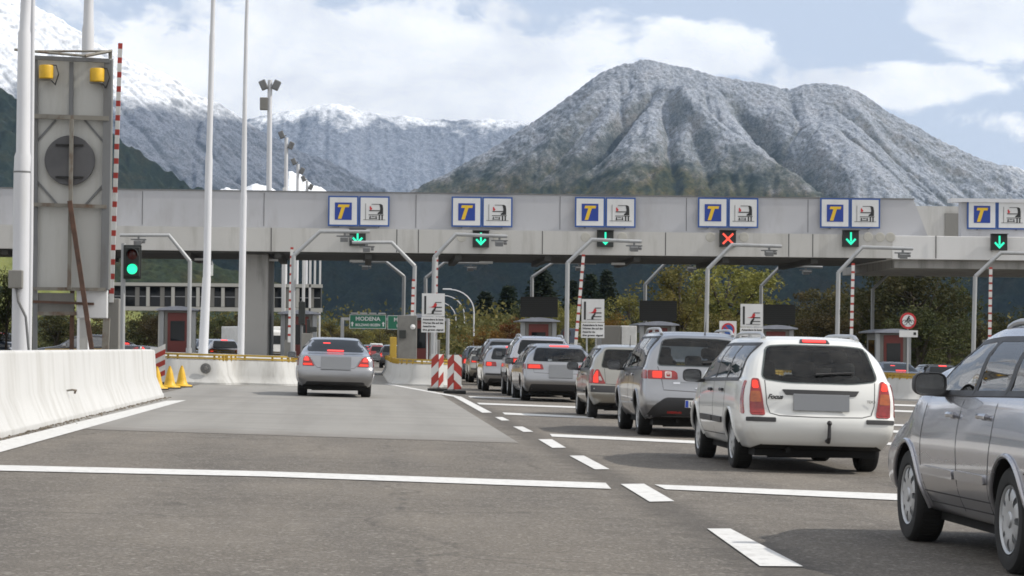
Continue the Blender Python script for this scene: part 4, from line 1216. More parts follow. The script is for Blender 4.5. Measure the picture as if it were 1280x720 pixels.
def mountains():
    dark = mountain_mat('forest_dark', (.014, .022, .020), (.024, .036, .026), cell=.2, autumn=.25)
    darkm = mountain_mat('forest_meadow', (.025, .035, .022), (.04, .052, .026), cell=.14, meadows=(.012, .545), autumn=.4)
    dfrost = mountain_mat('forest_ridge', (.016, .026, .020), (.03, .04, .028), frost=(330, 520), cell=.13, autumn=.3, frost_col=(.2, .215, .235))
    big = mountain_mat('frosted_forest', (.028, .036, .020), (.085, .082, .030), frost=(310, 450), snow=(680, 860), cell=.19, autumn=1.5, xtilt=(820, .60), jit_amp=.75, frost_col=(.36, .39, .46))
    left = mountain_mat('frosted_slope', (.022, .03, .032), (.035, .045, .042), frost=(150, 520), snow=(610, 700), cell=.17, frost_col=(.20, .22, .27), jit_amp=.4)
    far = mountain_mat('snowy_ridge', (.05, .06, .065), (.08, .09, .09), frost=(250, 560), snow=(850, 950), cell=.09, frost_col=(.245, .27, .33), jit_amp=.8)
    # far ridge in the middle
    mountain('mountain', [(60, 330), (180, 230), (260, 170), (340, 142), (370, 138), (395, 132), (418, 130), (450, 138), (500, 146), (560, 150), (620, 149), (650, 152), (720, 175), (820, 240), (900, 300)],
             9800, 31, far, 3, spur=(70, 260), fan=.3, trees=(7, 14), rough=14, nx=460, ny=240, cut=40)
    # the long snow-capped slope on the left
    mountain('mountain', [(-420, -190), (-250, -120), (-100, -62), (0, -12), (45, 8), (100, 40), (130, 60), (170, 76), (205, 92), (250, 121), (272, 129), (300, 146), (330, 165), (380, 190), (420, 206), (460, 226), (500, 246), (560, 290), (600, 330)],
             6800, 34, left, 11, spur=(50, 300), fan=0.0, lean=.6, trees=(6, 10), rough=12, nx=480, ny=320, cut=34)
    # the big frosted mountain on the right
    sil = [(420, 300), (470, 264), (505, 243), (560, 215), (620, 182), (680, 143), (720, 114), (748, 93), (772, 83), (788, 79), (803, 75), (830, 79), (870, 88), (910, 97), (950, 104), (985, 112), (1003, 106), (1030, 104), (1058, 109), (1080, 118), (1110, 139), (1150, 160), (1190, 182), (1220, 196), (1250, 205), (1290, 214), (1380, 245), (1500, 300)]
    mountain('mountain', sil, 5200, 32, big, 23, spur=(26, 150), fan=2.0, peak=AT(812, 80, 5200).x, trees=(4, 6), rough=8, nx=680, ny=420, cut=34,
             ribs=((834, 106, 985, 243, 60, 48), (815, 112, 700, 228, 36, -30), (768, 100, 640, 225, 50, 26), (775, 130, 740, 240, 28, -16), (845, 118, 835, 240, 32, -16), (870, 160, 905, 243, 26, -14), (922, 114, 1030, 222, 34, -42), (960, 118, 1080, 215, 45, 18), (1035, 120, 1150, 225, 40, -12), (1090, 140, 1240, 240, 50, 14)))
    # nearer wooded ridge at the left
    mountain('hill', [(-420, -20), (-200, 40), (-60, 92), (0, 114), (60, 136), (110, 154), (150, 173), (200, 210), (255, 242), (310, 268), (380, 300)],
             3600, 33, dfrost, 31, spur=(26, 120), fan=0, trees=(11, 12), rough=9, nx=360, ny=260, cut=25)
    # dark wooded foothills behind the gates
    mountain('hill', [(-300, 250), (-50, 265), (120, 276), (250, 282), (400, 276), (560, 268), (720, 270), (900, 276), (1080, 270), (1250, 262), (1500, 255), (1800, 262)],
             2700, 35, dark, 41, spur=(24, 90), fan=0, trees=(6, 7), rough=9, nx=620, ny=150, t_pow=.8, cut=22)
    # meadow spur low at the left
    mountain('hill', [(-260, 272), (0, 290), (100, 300), (180, 312), (240, 326), (300, 340), (345, 352), (385, 375), (420, 405), (450, 428)],
             1500, 30, darkm, 53, spur=(8, 60), fan=0, trees=(2.5, 6), rough=4, nx=300, ny=120)
    # snow-covered clearings at the foot of the left slope
    clr = mountain_mat('snow_clearing', (.08, .09, .09), (.2, .2, .2), frost=(-500, -400), snow=(-320, -220), cell=.06)
    mountain('snowfield', [(255, 252), (268, 240), (285, 236), (298, 238), (306, 236), (318, 230), (335, 233), (352, 242), (380, 254)], 4600, 28, clr, 61, spur=(4, 40), fan=0, trees=(4, 10), rough=6, nx=110, ny=70)
    mountain('snowfield', [(352, 258), (361, 214), (370, 216), (390, 229), (410, 239), (425, 254)], 4800, 33, clr, 67, spur=(6, 40), fan=0, trees=(4, 9), rough=4, nx=90, ny=60)

def clouds():
    """clouds added out of view high over the valley to shade the slopes"""
    cm = plain('shade_cloud', (.9, .9, .9), 1.0, var=.03, scale=.002)
    for (tx, ty, tz, rx, ry, rz, seed) in ((560, 2250, 60, 1300, 620, 170, 1), (-560, 5900, 330, 430, 560, 150, 2)):
        h = 2150 - tz; k = h / math.tan(SUN_EL)
        cx, cy = tx + math.sin(SUN_AZ) * k, ty + math.cos(SUN_AZ) * k  # added outside the view, on the sun line of the slope it shades
        n, m = 96, 48
        th = np.linspace(0, 2 * PI, n, endpoint=False); ph = np.linspace(0, PI, m)
        TH, PH = np.meshgrid(th, ph, indexing='ij')
        a = np.sin(PH) * np.cos(TH); b = np.sin(PH) * np.sin(TH); c = np.cos(PH)
        lump = .68 + .62 * fbm(a * 3.1 + 9 + seed, b * 3.1 + c * 2.3 + 4, 5, seed) 
        Z = np.where(c > 0, c, c * .35) * rz * lump
        X = a * rx * lump; Y = b * ry * lump
        vs = np.stack([X, Y, Z], -1).reshape(-1, 3); i = np.arange(n * m).reshape(n, m)
        q = np.stack([i[:, :-1], np.roll(i, -1, 0)[:, :-1], np.roll(i, -1, 0)[:, 1:], i[:, 1:]], -1).reshape(-1, 4)
        me = bpy.data.meshes.new('shade_cloud'); me.from_pydata([tuple(v) for v in vs], [], [tuple(int(t) for t in f) for f in q]); me.materials.append(cm)
        me.polygons.foreach_set('use_smooth', [True] * len(me.polygons))
        tag(link('shade_cloud', me, None, (cx, cy, 2150)), kind='structure')

# ------------------------------------------------------------------ ground
def ground():
    gm, nt, p = newmat('meadow')
    v = coords(nt, 'World'); n = noise(nt, v, .08, 5, .6); f = noise(nt, v, 3, 4)
    nt.links.new(mix(nt, math_(nt, 'MULTIPLY', f, .6), ramp(nt, n, [(.35, (.045, .06, .022)), (.6, (.09, .09, .04))]), (.05, .045, .03)), p.inputs['Base Color']); p.inputs['Roughness'].default_value = 1
    xs = np.array([-4900, -1500, -300, -45, 0, 45, 300, 1500, 4900.]); ys = np.array([-350, -60, 0, 100, 200, 400, 700, 2000, 5000, 11900.])
    X, Y = np.meshgrid(xs, ys, indexing='ij'); Z = -K * np.clip(X, -45, 45) - .06
    tag(grid_mesh('ground', X, Y, Z, gm), kind='structure')
    # asphalt
    am, nt, p = newmat('asphalt')
    v = coords(nt, 'World')
    vl = coords(nt, 'World', (1, .12, 1))
    grit = noise(nt, v, 52, 5, .75); chip = nd(nt, 'ShaderNodeTexVoronoi'); chip.inputs['Scale'].default_value = 42; nt.links.new(v, chip.inputs['Vector'])
    big = noise(nt, v, .22, 5, .6); lane = noise(nt, vl, .9, 4, .55); mid = noise(nt, v, 2.4, 5, .65)
    base = mix(nt, ramp(nt, big, [(.35, 0.0), (.65, 1.0)]), (.120, .107, .092), (.180, .160, .136))
    base = mix(nt, math_(nt, 'MULTIPLY', ramp(nt, lane, [(.42, 0.0), (.64, 1.0)]), .65), base, (.092, .084, .076))
    base = mix(nt, math_(nt, 'MULTIPLY', ramp(nt, mid, [(.42, 0.0), (.62, 1.0)]), .25), base, (.215, .195, .175))
    base = mix(nt, ramp(nt, grit, [(.36, .7), (.50, 0.0)]), base, (.035, .033, .031))
    base = mix(nt, ramp(nt, grit, [(.55, 0.0), (.70, .7)]), base, (.31, .282, .245))
    rc = nd(nt, 'ShaderNodeSeparateColor'); nt.links.new(chip.outputs['Color'], rc.inputs[0])
    base = mix(nt, ramp(nt, rc.outputs[0], [(.90, 0.0), (.96, .4)]), base, (.40, .375, .34))
    drip = nd(nt, 'ShaderNodeTexVoronoi'); drip.inputs['Scale'].default_value = 1.1; nt.links.new(coords(nt, 'World', (1, .45, 1)), drip.inputs['Vector'])
    base = mix(nt, ramp(nt, math_(nt, 'ADD', drip.outputs['Distance'], math_(nt, 'MULTIPLY', mid, .5)), [(.22, .35), (.34, 0.0)]), base, (.05, .046, .043))
    cr = nd(nt, 'ShaderNodeTexVoronoi', feature='DISTANCE_TO_EDGE'); cr.inputs['Scale'].default_value = .33
    wv = nd(nt, 'ShaderNodeVectorMath', operation='ADD'); nt.links.new(v, wv.inputs[0]); wn = nd(nt, 'ShaderNodeTexNoise'); wn.inputs['Scale'].default_value = 1.1; wn.inputs['Detail'].default_value = 6; nt.links.new(v, wn.inputs['Vector']); nt.links.new(wn.outputs['Color'], wv.inputs[1]); nt.links.new(wv.outputs[0], cr.inputs['Vector'])
    base = mix(nt, math_(nt, 'MULTIPLY', ramp(nt, cr.outputs['Distance'], [(.003, .4), (.011, 0.0)]), ramp(nt, big, [(.44, 0.0), (.56, 1.0)])), base, (.035, .032, .03))
    # sealed joint running under the lane dashes
    ja, jb = G(727, 578), G(975, 709)
    sxx = nd(nt, 'ShaderNodeSeparateXYZ'); nt.links.new(v, sxx.inputs[0])
    jd = math_(nt, 'SUBTRACT', sxx.outputs[0], math_(nt, 'ADD', math_(nt, 'MULTIPLY', math_(nt, 'SUBTRACT', sxx.outputs[1], ja.y), (jb.x - ja.x) / (jb.y - ja.y)), ja.x))
    jn = math_(nt, 'ADD', math_(nt, 'ABSOLUTE', jd), math_(nt, 'MULTIPLY', math_(nt, 'SUBTRACT', mid, .5), .5))
    base = mix(nt, ramp(nt, jn, [(.10, .55), (.34, 0.0)]), base, (.062, .056, .051))
    # tar seam wandering down the lane
    sx = nd(nt, 'ShaderNodeSeparateXYZ'); nt.links.new(v, sx.inputs[0])
    wob = noise(nt, coords(nt, 'World', (0, 1, 0)), .5, 5, .7)
    cx = math_(nt, 'ABSOLUTE', math_(nt, 'SUBTRACT', math_(nt, 'ADD', sx.outputs[0], math_(nt, 'MULTIPLY', wob, .35)), .50))
    crack = math_(nt, 'MULTIPLY', ramp(nt, cx, [(.0, 1.0), (.05, 0.0)]), ramp(nt, noise(nt, v, 2.3, 6, .8), [(.48, 0.0), (.66, .7)]))
    base = mix(nt, crack, base, (.035, .034, .034))
    nt.links.new(base, p.inputs['Base Color']); p.inputs['Roughness'].default_value = .88; p.inputs['Specular IOR Level'].default_value = .3
    bump(nt, p, grit, .7, .016)
    M['asphalt'] = am
    def sheet(name, pts, dz, mat, kind='structure'):
        b = MB(); b.add([(x, y, -K * x + dz) for x, y in pts], [tuple(range(len(pts)))])
        o = b.build(name, mat)
        for pl in o.data.polygons:
            if pl.normal.z < 0: o.data.flip_normals(); break
        return tag(o, kind=kind)
    sheet('road', [(-40, -40), (44, -40), (44, 420), (-40, 420)], 0, am)
    # concrete slab before the gates
    cm, nt, p = newmat('concrete_slab')
    v = coords(nt, 'World')
    tr = noise(nt, coords(nt, 'World', (.10, .75, 1)), 1.3, 7, .72); bl = noise(nt, v, .35, 4); fine = noise(nt, v, 40, 5, .7)
    base = mix(nt, bl, (.225, .216, .20), (.285, .274, .252))
    base = mix(nt, math_(nt, 'MULTIPLY', ramp(nt, tr, [(.47, 0.0), (.66, 1.0)]), .5), base, (.15, .146, .138))
    base = mix(nt, math_(nt, 'MULTIPLY', fine, .45), base, (.16, .155, .15))
    sy = nd(nt, 'ShaderNodeSeparateXYZ'); nt.links.new(v, sy.inputs[0]); a, b, c, d = G(128, 537.5), G(663, 554.5), G(523, 487), G(226, 500)
    lane2 = noise(nt, coords(nt, 'World', (1.2, .06, 1)), 1.0, 4, .55)
    base = mix(nt, math_(nt, 'MULTIPLY', ramp(nt, lane2, [(.45, 0.0), (.65, 1.0)]), .38), base, (.14, .133, .122))
    sl = (b.y - a.y) / (b.x - a.x)
    dist = math_(nt, 'SUBTRACT', sy.outputs[1], math_(nt, 'ADD', math_(nt, 'MULTIPLY', math_(nt, 'SUBTRACT', sy.outputs[0], a.x), sl), a.y))
    edge = math_(nt, 'ADD', math_(nt, 'MULTIPLY', dist, .22), math_(nt, 'MULTIPLY', noise(nt, v, 1.6, 6, .7), 1.0))
    base = mix(nt, ramp(nt, edge, [(.42, .85), (1.05, 0.0)]), base, (.145, .130, .115))
    nt.links.new(base, p.inputs['Base Color']); p.inputs['Roughness'].default_value = .85
    bump(nt, p, fine, .3, .006)
    a, b, c, d = G(128, 537.5), G(663, 554.5), G(523, 487), G(226, 500)
    far_r = G(500, 470)
    sheet('concrete_slab', [(a.x, a.y), (b.x - .15, b.y), (b.x - .15, 130), (-1.2 + a.x, 130), (-1.2 + a.x, a.y - .2 + 1.0)], .004, cm)
    # markings
    wm, nt, p = newmat('road_paint')
    v = coords(nt, 'World'); n = noise(nt, v, 9, 6, .75); n2 = noise(nt, v, 45, 4, .7)
    f = math_(nt, 'MULTIPLY', ramp(nt, n, [(.48, 0.0), (.66, .6)]), 1.0)
    base = mix(nt, f, mix(nt, n2, (.50, .50, .495), (.64, .635, .62)), (.33, .32, .31))
    nt.links.new(base, p.inputs['Base Color']); p.inputs['Roughness'].default_value = .75
    bump(nt, p, n2, .3, .004)
    M['road_paint'] = wm
    def mark(pts):
        return sheet('road_marking', [(q.x, q.y) for q in pts], .008, wm)
    def q(*pp): return mark([G(*a) for a in pp])
    # the long stop line across the left lane, and its continuation across the right one
    q((-80, 580.5), (-80, 587.5), (330, 596.5), (764, 612), (757, 604.5), (330, 590))
    q((818, 606.5), (832, 612.5), (1180, 629), (1180, 620.5))
    # edge line beside the barrier
    q((-60, 566.5), (-60, 583), (233, 500.6), (208, 501.4))
    # lane dashes
    q((776, 606), (812, 628.2), (843, 627.6), (805, 605.6))
    q((884, 662), (950, 709), (1004, 709.5), (913, 662))
    q((711.7, 570.3), (743.5, 587.5), (762, 587.3), (730, 570.3))
    q((672.7, 549.7), (690.5, 560.5), (707.5, 560.3), (690, 549.7))
    q((641.3, 533.7), (654.3, 540.4), (666.7, 540.3), (653.3, 533.7))
    q((618.5, 521.8), (627, 526.2), (637, 526), (628, 521.8))
    q((566.5, 496), (603, 516.4), (615, 516.2), (576, 496))
    q((480, 480), (566, 496), (574.5, 495.8), (487, 480))
    # cross lines of the right-hand lane, hidden in part by the queue
    for (x0, y0, x1, y1, h) in ((687, 542.8, 900, 553, 3.6), (628, 516, 740, 521, 2.6), (596, 503.8, 720, 508.5, 2.0), (585, 495.5, 700, 499.5, 1.6), (1040, 528, 1130, 531, 2.2), (1100, 497, 1180, 499.5, 1.8), (1105, 505, 1190, 508, 2.0), (1108, 512.5, 1180, 515, 2.2), (1110, 538, 1180, 541, 3), (1100, 553, 1180, 557, 3.4)):
        q((x0, y0), (x0 + 3, y0 + h), (x1 + 3, y1 + h), (x1, y1))
    q((1100, 490.5), (1100, 492.4), (1230, 496.4), (1230, 494))
# ------------------------------------------------------------------ toll plaza
def plaza_materials():
    M['white_wall'] = weathered('white_wall', (.52, .52, .515), (.30, .29, .265), .55, .85, .14, 2.2, bmp=.3, lo=.46, hi=.72)
    M['island_white'] = weathered('island_white', (.46, .46, .45), (.20, .19, .17), .75, .85, .2, 1.5, bmp=.2)
    M['concrete'] = weathered('concrete', (.48, .475, .46), (.29, .28, .26), .75, .9, .14, 1.3, bmp=.15)
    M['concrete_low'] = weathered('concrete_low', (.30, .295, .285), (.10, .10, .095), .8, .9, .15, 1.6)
    M['fascia'] = weathered('fascia', (.40, .405, .43), (.27, .265, .265), .65, .7, .3, .8, bmp=.05)
    M['fascia_white'] = weathered('fascia_white', (.62, .62, .62), (.42, .42, .42), .4, .6, .3, .8)
    M['bridge_grey'] = weathered('bridge_grey', (.42, .415, .385), (.30, .29, .27), .5, .7, .3, 1.0)
    M['post_grey'] = plain('post_grey', (.15, .147, .138), .6, var=.2)
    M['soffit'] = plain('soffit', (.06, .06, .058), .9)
    M['joint'] = plain('joint', (.07, .07, .07), .9)
    M['disc'] = plain('disc', (.41, .40, .365), .8)
    M['galv'] = weathered('galv', (.36, .37, .38), (.22, .22, .22), .5, .55, .2, 3, metal=.35, bmp=.03)
    M['galv_dark'] = weathered('galv_dark', (.17, .175, .18), (.10, .09, .08), .6, .6, .2, 3, metal=.2, bmp=.03)
    M['pole_white'] = weathered('pole_white', (.58, .59, .62), (.45, .44, .42), .4, .5, .1, 2.0, bmp=.02)
    M['panel'] = weathered('panel', (.47, .47, .45), (.33, .32, .28), .6, .6, .12, 2.5, metal=.1, bmp=.05)
    M['rust'] = weathered('rust', (.21, .20, .175), (.10, .055, .03), .85, .85, .5, 4, bmp=.2, lo=.48, hi=.66)
    M['rustbrown'] = plain('rustbrown', (.09, .05, .035), .85, var=.4, scale=5)
    M['yellow'] = weathered('yellow', (.40, .26, .03), (.18, .12, .04), .7, .6, .4, 4, bmp=.05)
    M['cone_yellow'] = plain('cone_yellow', (.60, .36, .015), .5, var=.15, scale=6)
    M['red'] = plain('red', (.42, .028, .02), .5, var=.15)
    M['sign_white'] = weathered('sign_white', (.60, .605, .61), (.42, .42, .42), .4, .45, .3, 2, bmp=0)
    M['board_white'] = weathered('board_white', (.62, .62, .61), (.4, .39, .36), .6, .5, .5, 4, bmp=0)
    M['board_red'] = weathered('board_red', (.36, .035, .025), (.25, .03, .02), .6, .5, .5, 4, bmp=0)
    M['sign_blue'] = plain('sign_blue', (.02, .075, .27), .4, var=.06)
    M['logo_blue'] = plain('logo_blue', (.006, .035, .24), .4, var=.06)
    M['logo_yellow'] = plain('logo_yellow', (.62, .40, .02), .4, var=.06)
    M['black'] = plain('black', (.012, .012, .013), .5)
    M['sign_red'] = plain('sign_red', (.42, .02, .025), .4)
    M['sign_green'] = plain('sign_green', (.005, .12, .065), .4, var=.06)
    M['mesh_black'] = plain('mesh_black', (.018, .018, .017), .8, var=.3, scale=20)
    M['booth_red'] = plain('booth_red', (.13, .018, .013), .45)
    M['booth_grey'] = weathered('booth_grey', (.20, .195, .18), (.12, .115, .10), .5, .6, .3, 2)
    M['booth_roof'] = plain('booth_roof', (.34, .36, .42), .5)
    M['green_led'] = plain('green_led', (.02, .3, .2), .4, emit=(.02, 1.0, .56), es=1.0)
    M['red_led'] = plain('red_led', (.4, .03, .02), .4, emit=(1.0, .10, .06), es=1.2)
    M['green_lamp'] = plain('green_lamp', (.02, .3, .2), .3, emit=(.03, 1.0, .50), es=1.25)
    M['red_off'] = plain('red_off', (.07, .012, .01), .25)
    M['lamp_black'] = plain('lamp_black', (.016, .019, .018), .6)
    M['truck_white'] = plain('truck_white', (.66, .66, .65), .45)

def ring_loft(mb, poly, levels, mi=0, top=True):
    """closed outline lofted through (height, outward offset) levels"""
    n = len(poly)
    cx = sum(p[0] for p in poly) / n; cy = sum(p[1] for p in poly) / n
    nr = []
    for i in range(n):
        a, b, c = Vector(poly[i - 1]), Vector(poly[i]), Vector(poly[(i + 1) % n])
        d = ((b - a).normalized() + (c - b).normalized()).normalized(); nv = Vector((d.y, -d.x))
        nr.append(nv)
    area = sum(poly[i - 1][0] * poly[i][1] - poly[i][0] * poly[i - 1][1] for i in range(n))
    if area < 0: nr = [-v for v in nr]
    vs = []; fs = []
    for z, o in levels:
        vs += [(p[0] + v.x * o, p[1] + v.y * o, gz(p[0]) + z) for p, v in zip(poly, nr)]
    for k in range(len(levels) - 1):
        for i in range(n):
            j = (i + 1) % n
            fs.append((k * n + i, k * n + j, (k + 1) * n + j, (k + 1) * n + i))
    if top: fs.append(tuple((len(levels) - 1) * n + i for i in range(n)))
    mb.add(vs, fs, mi)

def poly_resample(poly, step, closed=True):
    out = []
    n = len(poly)
    for i in range(n if closed else n - 1):
        a = Vector(poly[i]); b = Vector(poly[(i + 1) % n]); k = max(1, int((b - a).length / step))
        out += [tuple(a + (b - a) * t / k) for t in range(k)]
    return out

def island(name, label, poly, y_back, rail=True, seed=0, group=None):
    root = thing(name, label, 'traffic island', (0, 0, 0), group=group)
    pl = poly_resample(rpoly(poly, .35, 5), 1.5)
    b = MB(); ring_loft(b, pl, [(-.02, .16), (.06, .16), (.09, .13), (.28, .02), (.70, -.02), (.73, -.05)])
    b.build('concrete_base', M['island_white'], root, smooth=True, sharp=40)
    if rail:
        r = MB()
        for z0, z1 in ((.735, .79), (.83, .885)):
            ring_loft(r, pl, [(z0, -.06), (z0, -.02), (z1, -.02), (z1, -.06)], top=False)
        for (x, y) in poly_resample(rpoly(poly, .35, 2), .7):
            c = Vector((sum(p[0] for p in poly) / len(poly), sum(p[1] for p in poly) / len(poly)))
            d = (c - Vector((x, y))).normalized() * .07
            r.bx(x + d.x - .03, x + d.x + .03, y + d.y - .03, y + d.y + .03, gz(x) + .70, gz(x) + .86)
        r.build('yellow_rail', M['yellow'], root)
    return root

def boom(name, label, base, top, w, n, mats, group=None, red=.4):
    """raised barrier arm with red and white bands and its drive cabinet"""
    base = Vector(base); top = Vector(top)
    root = thing(name, label, 'barrier arm', (base.x, base.y, gz(base.x)), group=group)
    b0 = base - root.location; d = top - base
    a = MB()
    ax = d.normalized(); sx = Vector((1, 0, 0)); sx = (sx - ax * sx.dot(ax)).normalized(); sy = ax.cross(sx)
    for k in range(n):
        p0 = b0 + d * (k + (red - .5) * (1 - k % 2) * 0 + (.5 - red) * 2 * (k % 2)) / n; p1 = b0 + d * (k + 1 + (.5 - red) * 2 * (1 - k % 2)) / n
        vs = [p + sx * i * w / 2 + sy * j * w * .28 for p in (p0, p1) for i, j in ((-1, -1), (1, -1), (1, 1), (-1, 1))]
        a.add(vs, [(0, 1, 5, 4), (1, 2, 6, 5), (2, 3, 7, 6), (3, 0, 4, 7), (0, 3, 2, 1), (4, 5, 6, 7)], k % 2)
    a.build('arm', [M['board_white'], M['board_red']], root)
    c = MB(); zz = b0.z
    c.bx(b0.x - .19, b0.x + .19, .03, .42, 0, max(.4, zz + .1))
    c.build('cabinet', M['booth_grey'], root, bevel=.02)
    return root

def arm_pole(label, base, knee, bend, tip, r=.085, group=None, cams=(.8,)):
    base, knee, bend, tip = map(Vector, (base, knee, bend, tip))
    o = Vector((base.x, base.y, gz(base.x) + (.72 if base.z < 3 else 0)))
    root = thing('camera_pole', label, 'pole', o, group=group)
    b = MB(); b.tube([(0, 0, 0), knee - o], [r * 1.05, r], 14)
    b.tube([(0, 0, 0), (0, 0, .25)], [r * 1.5, r * 1.45], 14)
    b.build('pole', M['galv'], root, smooth=True)
    a = MB()
    a.tube([knee - o + Vector((0, 0, -.02)), bend - o, tip - o], [r * .95, r * .85, r * .8], 14)
    a.build('arm', M['galv'], root, smooth=True)
    for t in cams:
        p = bend + (tip - bend) * t - o
        c = MB()
        c.bx(p.x - .32, p.x + .32, p.y - .05, p.y + .05, p.z - .20, p.z - .15)
        c.box((p.x - .02, p.y - .10, p.z - .30), (.30, .42, .17), rx=.15)
        c.bx(p.x - .04, p.x + .04, p.y - .04, p.y + .04, p.z - .24, p.z - .03)
        c.box((p.x + .22, p.y - .05, p.z - .27), (.12, .26, .10), rx=.2)
        co = c.build('camera', M['galv_dark'], root, bevel=.01)
    return root

def truck_pictogram(b, o, s, mi_black=0, mi_red=1):
    """lorry standing at a raised bar with a driver reaching out; o = lower left corner, s = plate size"""
    def P(pts, mi=0):
        b.prism([(x * s, y * s) for x, y in pts], o, (1, 0, 0), (0, 0, 1), (0, -.006, 0), mi)
    P([(.10, .185), (.90, .185), (.90, .20), (.10, .20)])
    P([(.18, .20), (.195, .20), (.195, .78), (.18, .78)])
    P([(.40, .765), (.74, .765), (.80, .73), (.82, .60), (.82, .40), (.62, .40), (.62, .44), (.70, .50), (.71, .60), (.69, .72), (.66, .745), (.40, .745)])
    P([(.32, .505), (.70, .505), (.70, .54), (.32, .54)])
    P([(.30, .36), (.84, .36), (.84, .385), (.30, .385)])
    P([(.32, .22), (.36, .22), (.38, .32), (.34, .34)]); P([(.56, .22), (.60, .22), (.58, .34), (.54, .32)])
    P([(.36, .23), (.56, .23), (.56, .255), (.36, .255)]); P([(.40, .30), (.52, .30), (.52, .325), (.40, .325)])
    for x in (.66, .76): P([(x, .20), (x + .05, .20), (x + .05, .36), (x, .36)])
    P([(.34, .55), (.40, .55), (.43, .60), (.39, .64), (.37, .69), (.33, .67)], mi_red)

def plate_quad(b, cx, cz, w, h, y, t=.03, mi=0):
    b.bx(cx - w / 2, cx + w / 2, y - t, y, cz - h / 2, cz + h / 2, mi)

def lane_sign(px, py, label):
    Y = 111.2
    p = AT(px, py, Y)
    root = thing('lane_sign', label, 'sign', p, group='blue-edged signs along the toll canopy')
    s = 1.36
    for k, nm in ((-1, 'T'), (1, 'truck')):
        cx = k * (s / 2 + .012)
        f = MB(); plate_quad(f, cx, 0, s, s, 0, .04); fo = f.build('frame', M['sign_blue'], root)
        w = MB(); plate_quad(w, cx, 0, s - .14, s - .14, -.042, .006); wo = w.build('panel', M['sign_white'], fo)
        if nm == 'T':
            q = MB(); plate_quad(q, cx, -.01, .76, .78, -.050, .006); q.build('logo_square', M['logo_blue'], fo)
            q = MB(); q.prism([(-.20, .30), (.30, .30), (.27, .18), (.10, .18), (-.06, -.34), (-.22, -.34), (-.06, .18), (-.23, .18)], (cx - .02, -.057, -.01), (1, 0, 0), (0, 0, 1), (0, -.006, 0))
            q.build('logo_letter', M['logo_yellow'], fo)
        else:
            q = MB(); truck_pictogram(q, (cx - .62, -.050, -.62), 1.24); q.build('pictogram', [M['black'], M['sign_red']], fo)
    br = MB()
    for x in (-.9, .9): br.bx(x - .03, x + .03, 0, .28, -.72, .6)
    br.build('bracket', M['galv_dark'], root)
    return root

def lane_signal(px, py, label, sym, w=.72):
    Y = 109.9
    p = AT(px, py, Y)
    root = thing('lane_signal', label, 'signal', p, group='lit lane signals on the canopy edge')
    b = MB(); b.bx(-w / 2, w / 2, -.12, .098, -w / 2, w / 2); b.bx(-w / 2 - .02, w / 2 + .02, -.26, .05, w / 2 + .002, w / 2 + .025)
    b.build('housing', M['lamp_black'], root)
    l = MB(); y = -.128
    def P(pts): l.prism([(a * w, c * w) for a, c in pts], (0, y, 0), (1, 0, 0), (0, 0, 1), (0, -.008, 0))
    if sym == 'arrow':
        P([(-.055, .40), (.055, .40), (.055, -.16), (-.055, -.16)])
        P([(-.33, -.06), (-.25, .03), (0, -.22), (.25, .03), (.33, -.06), (0, -.40)])
    else:
        for sg in (1, -1):
            P([(-.36 * sg, .28), (-.28 * sg, .36), (.36 * sg, -.28), (.28 * sg, -.36)])
    l.build('lit_arrow' if sym == 'arrow' else 'lit_cross', M['green_led' if sym == 'arrow' else 'red_led'], root)
    return root

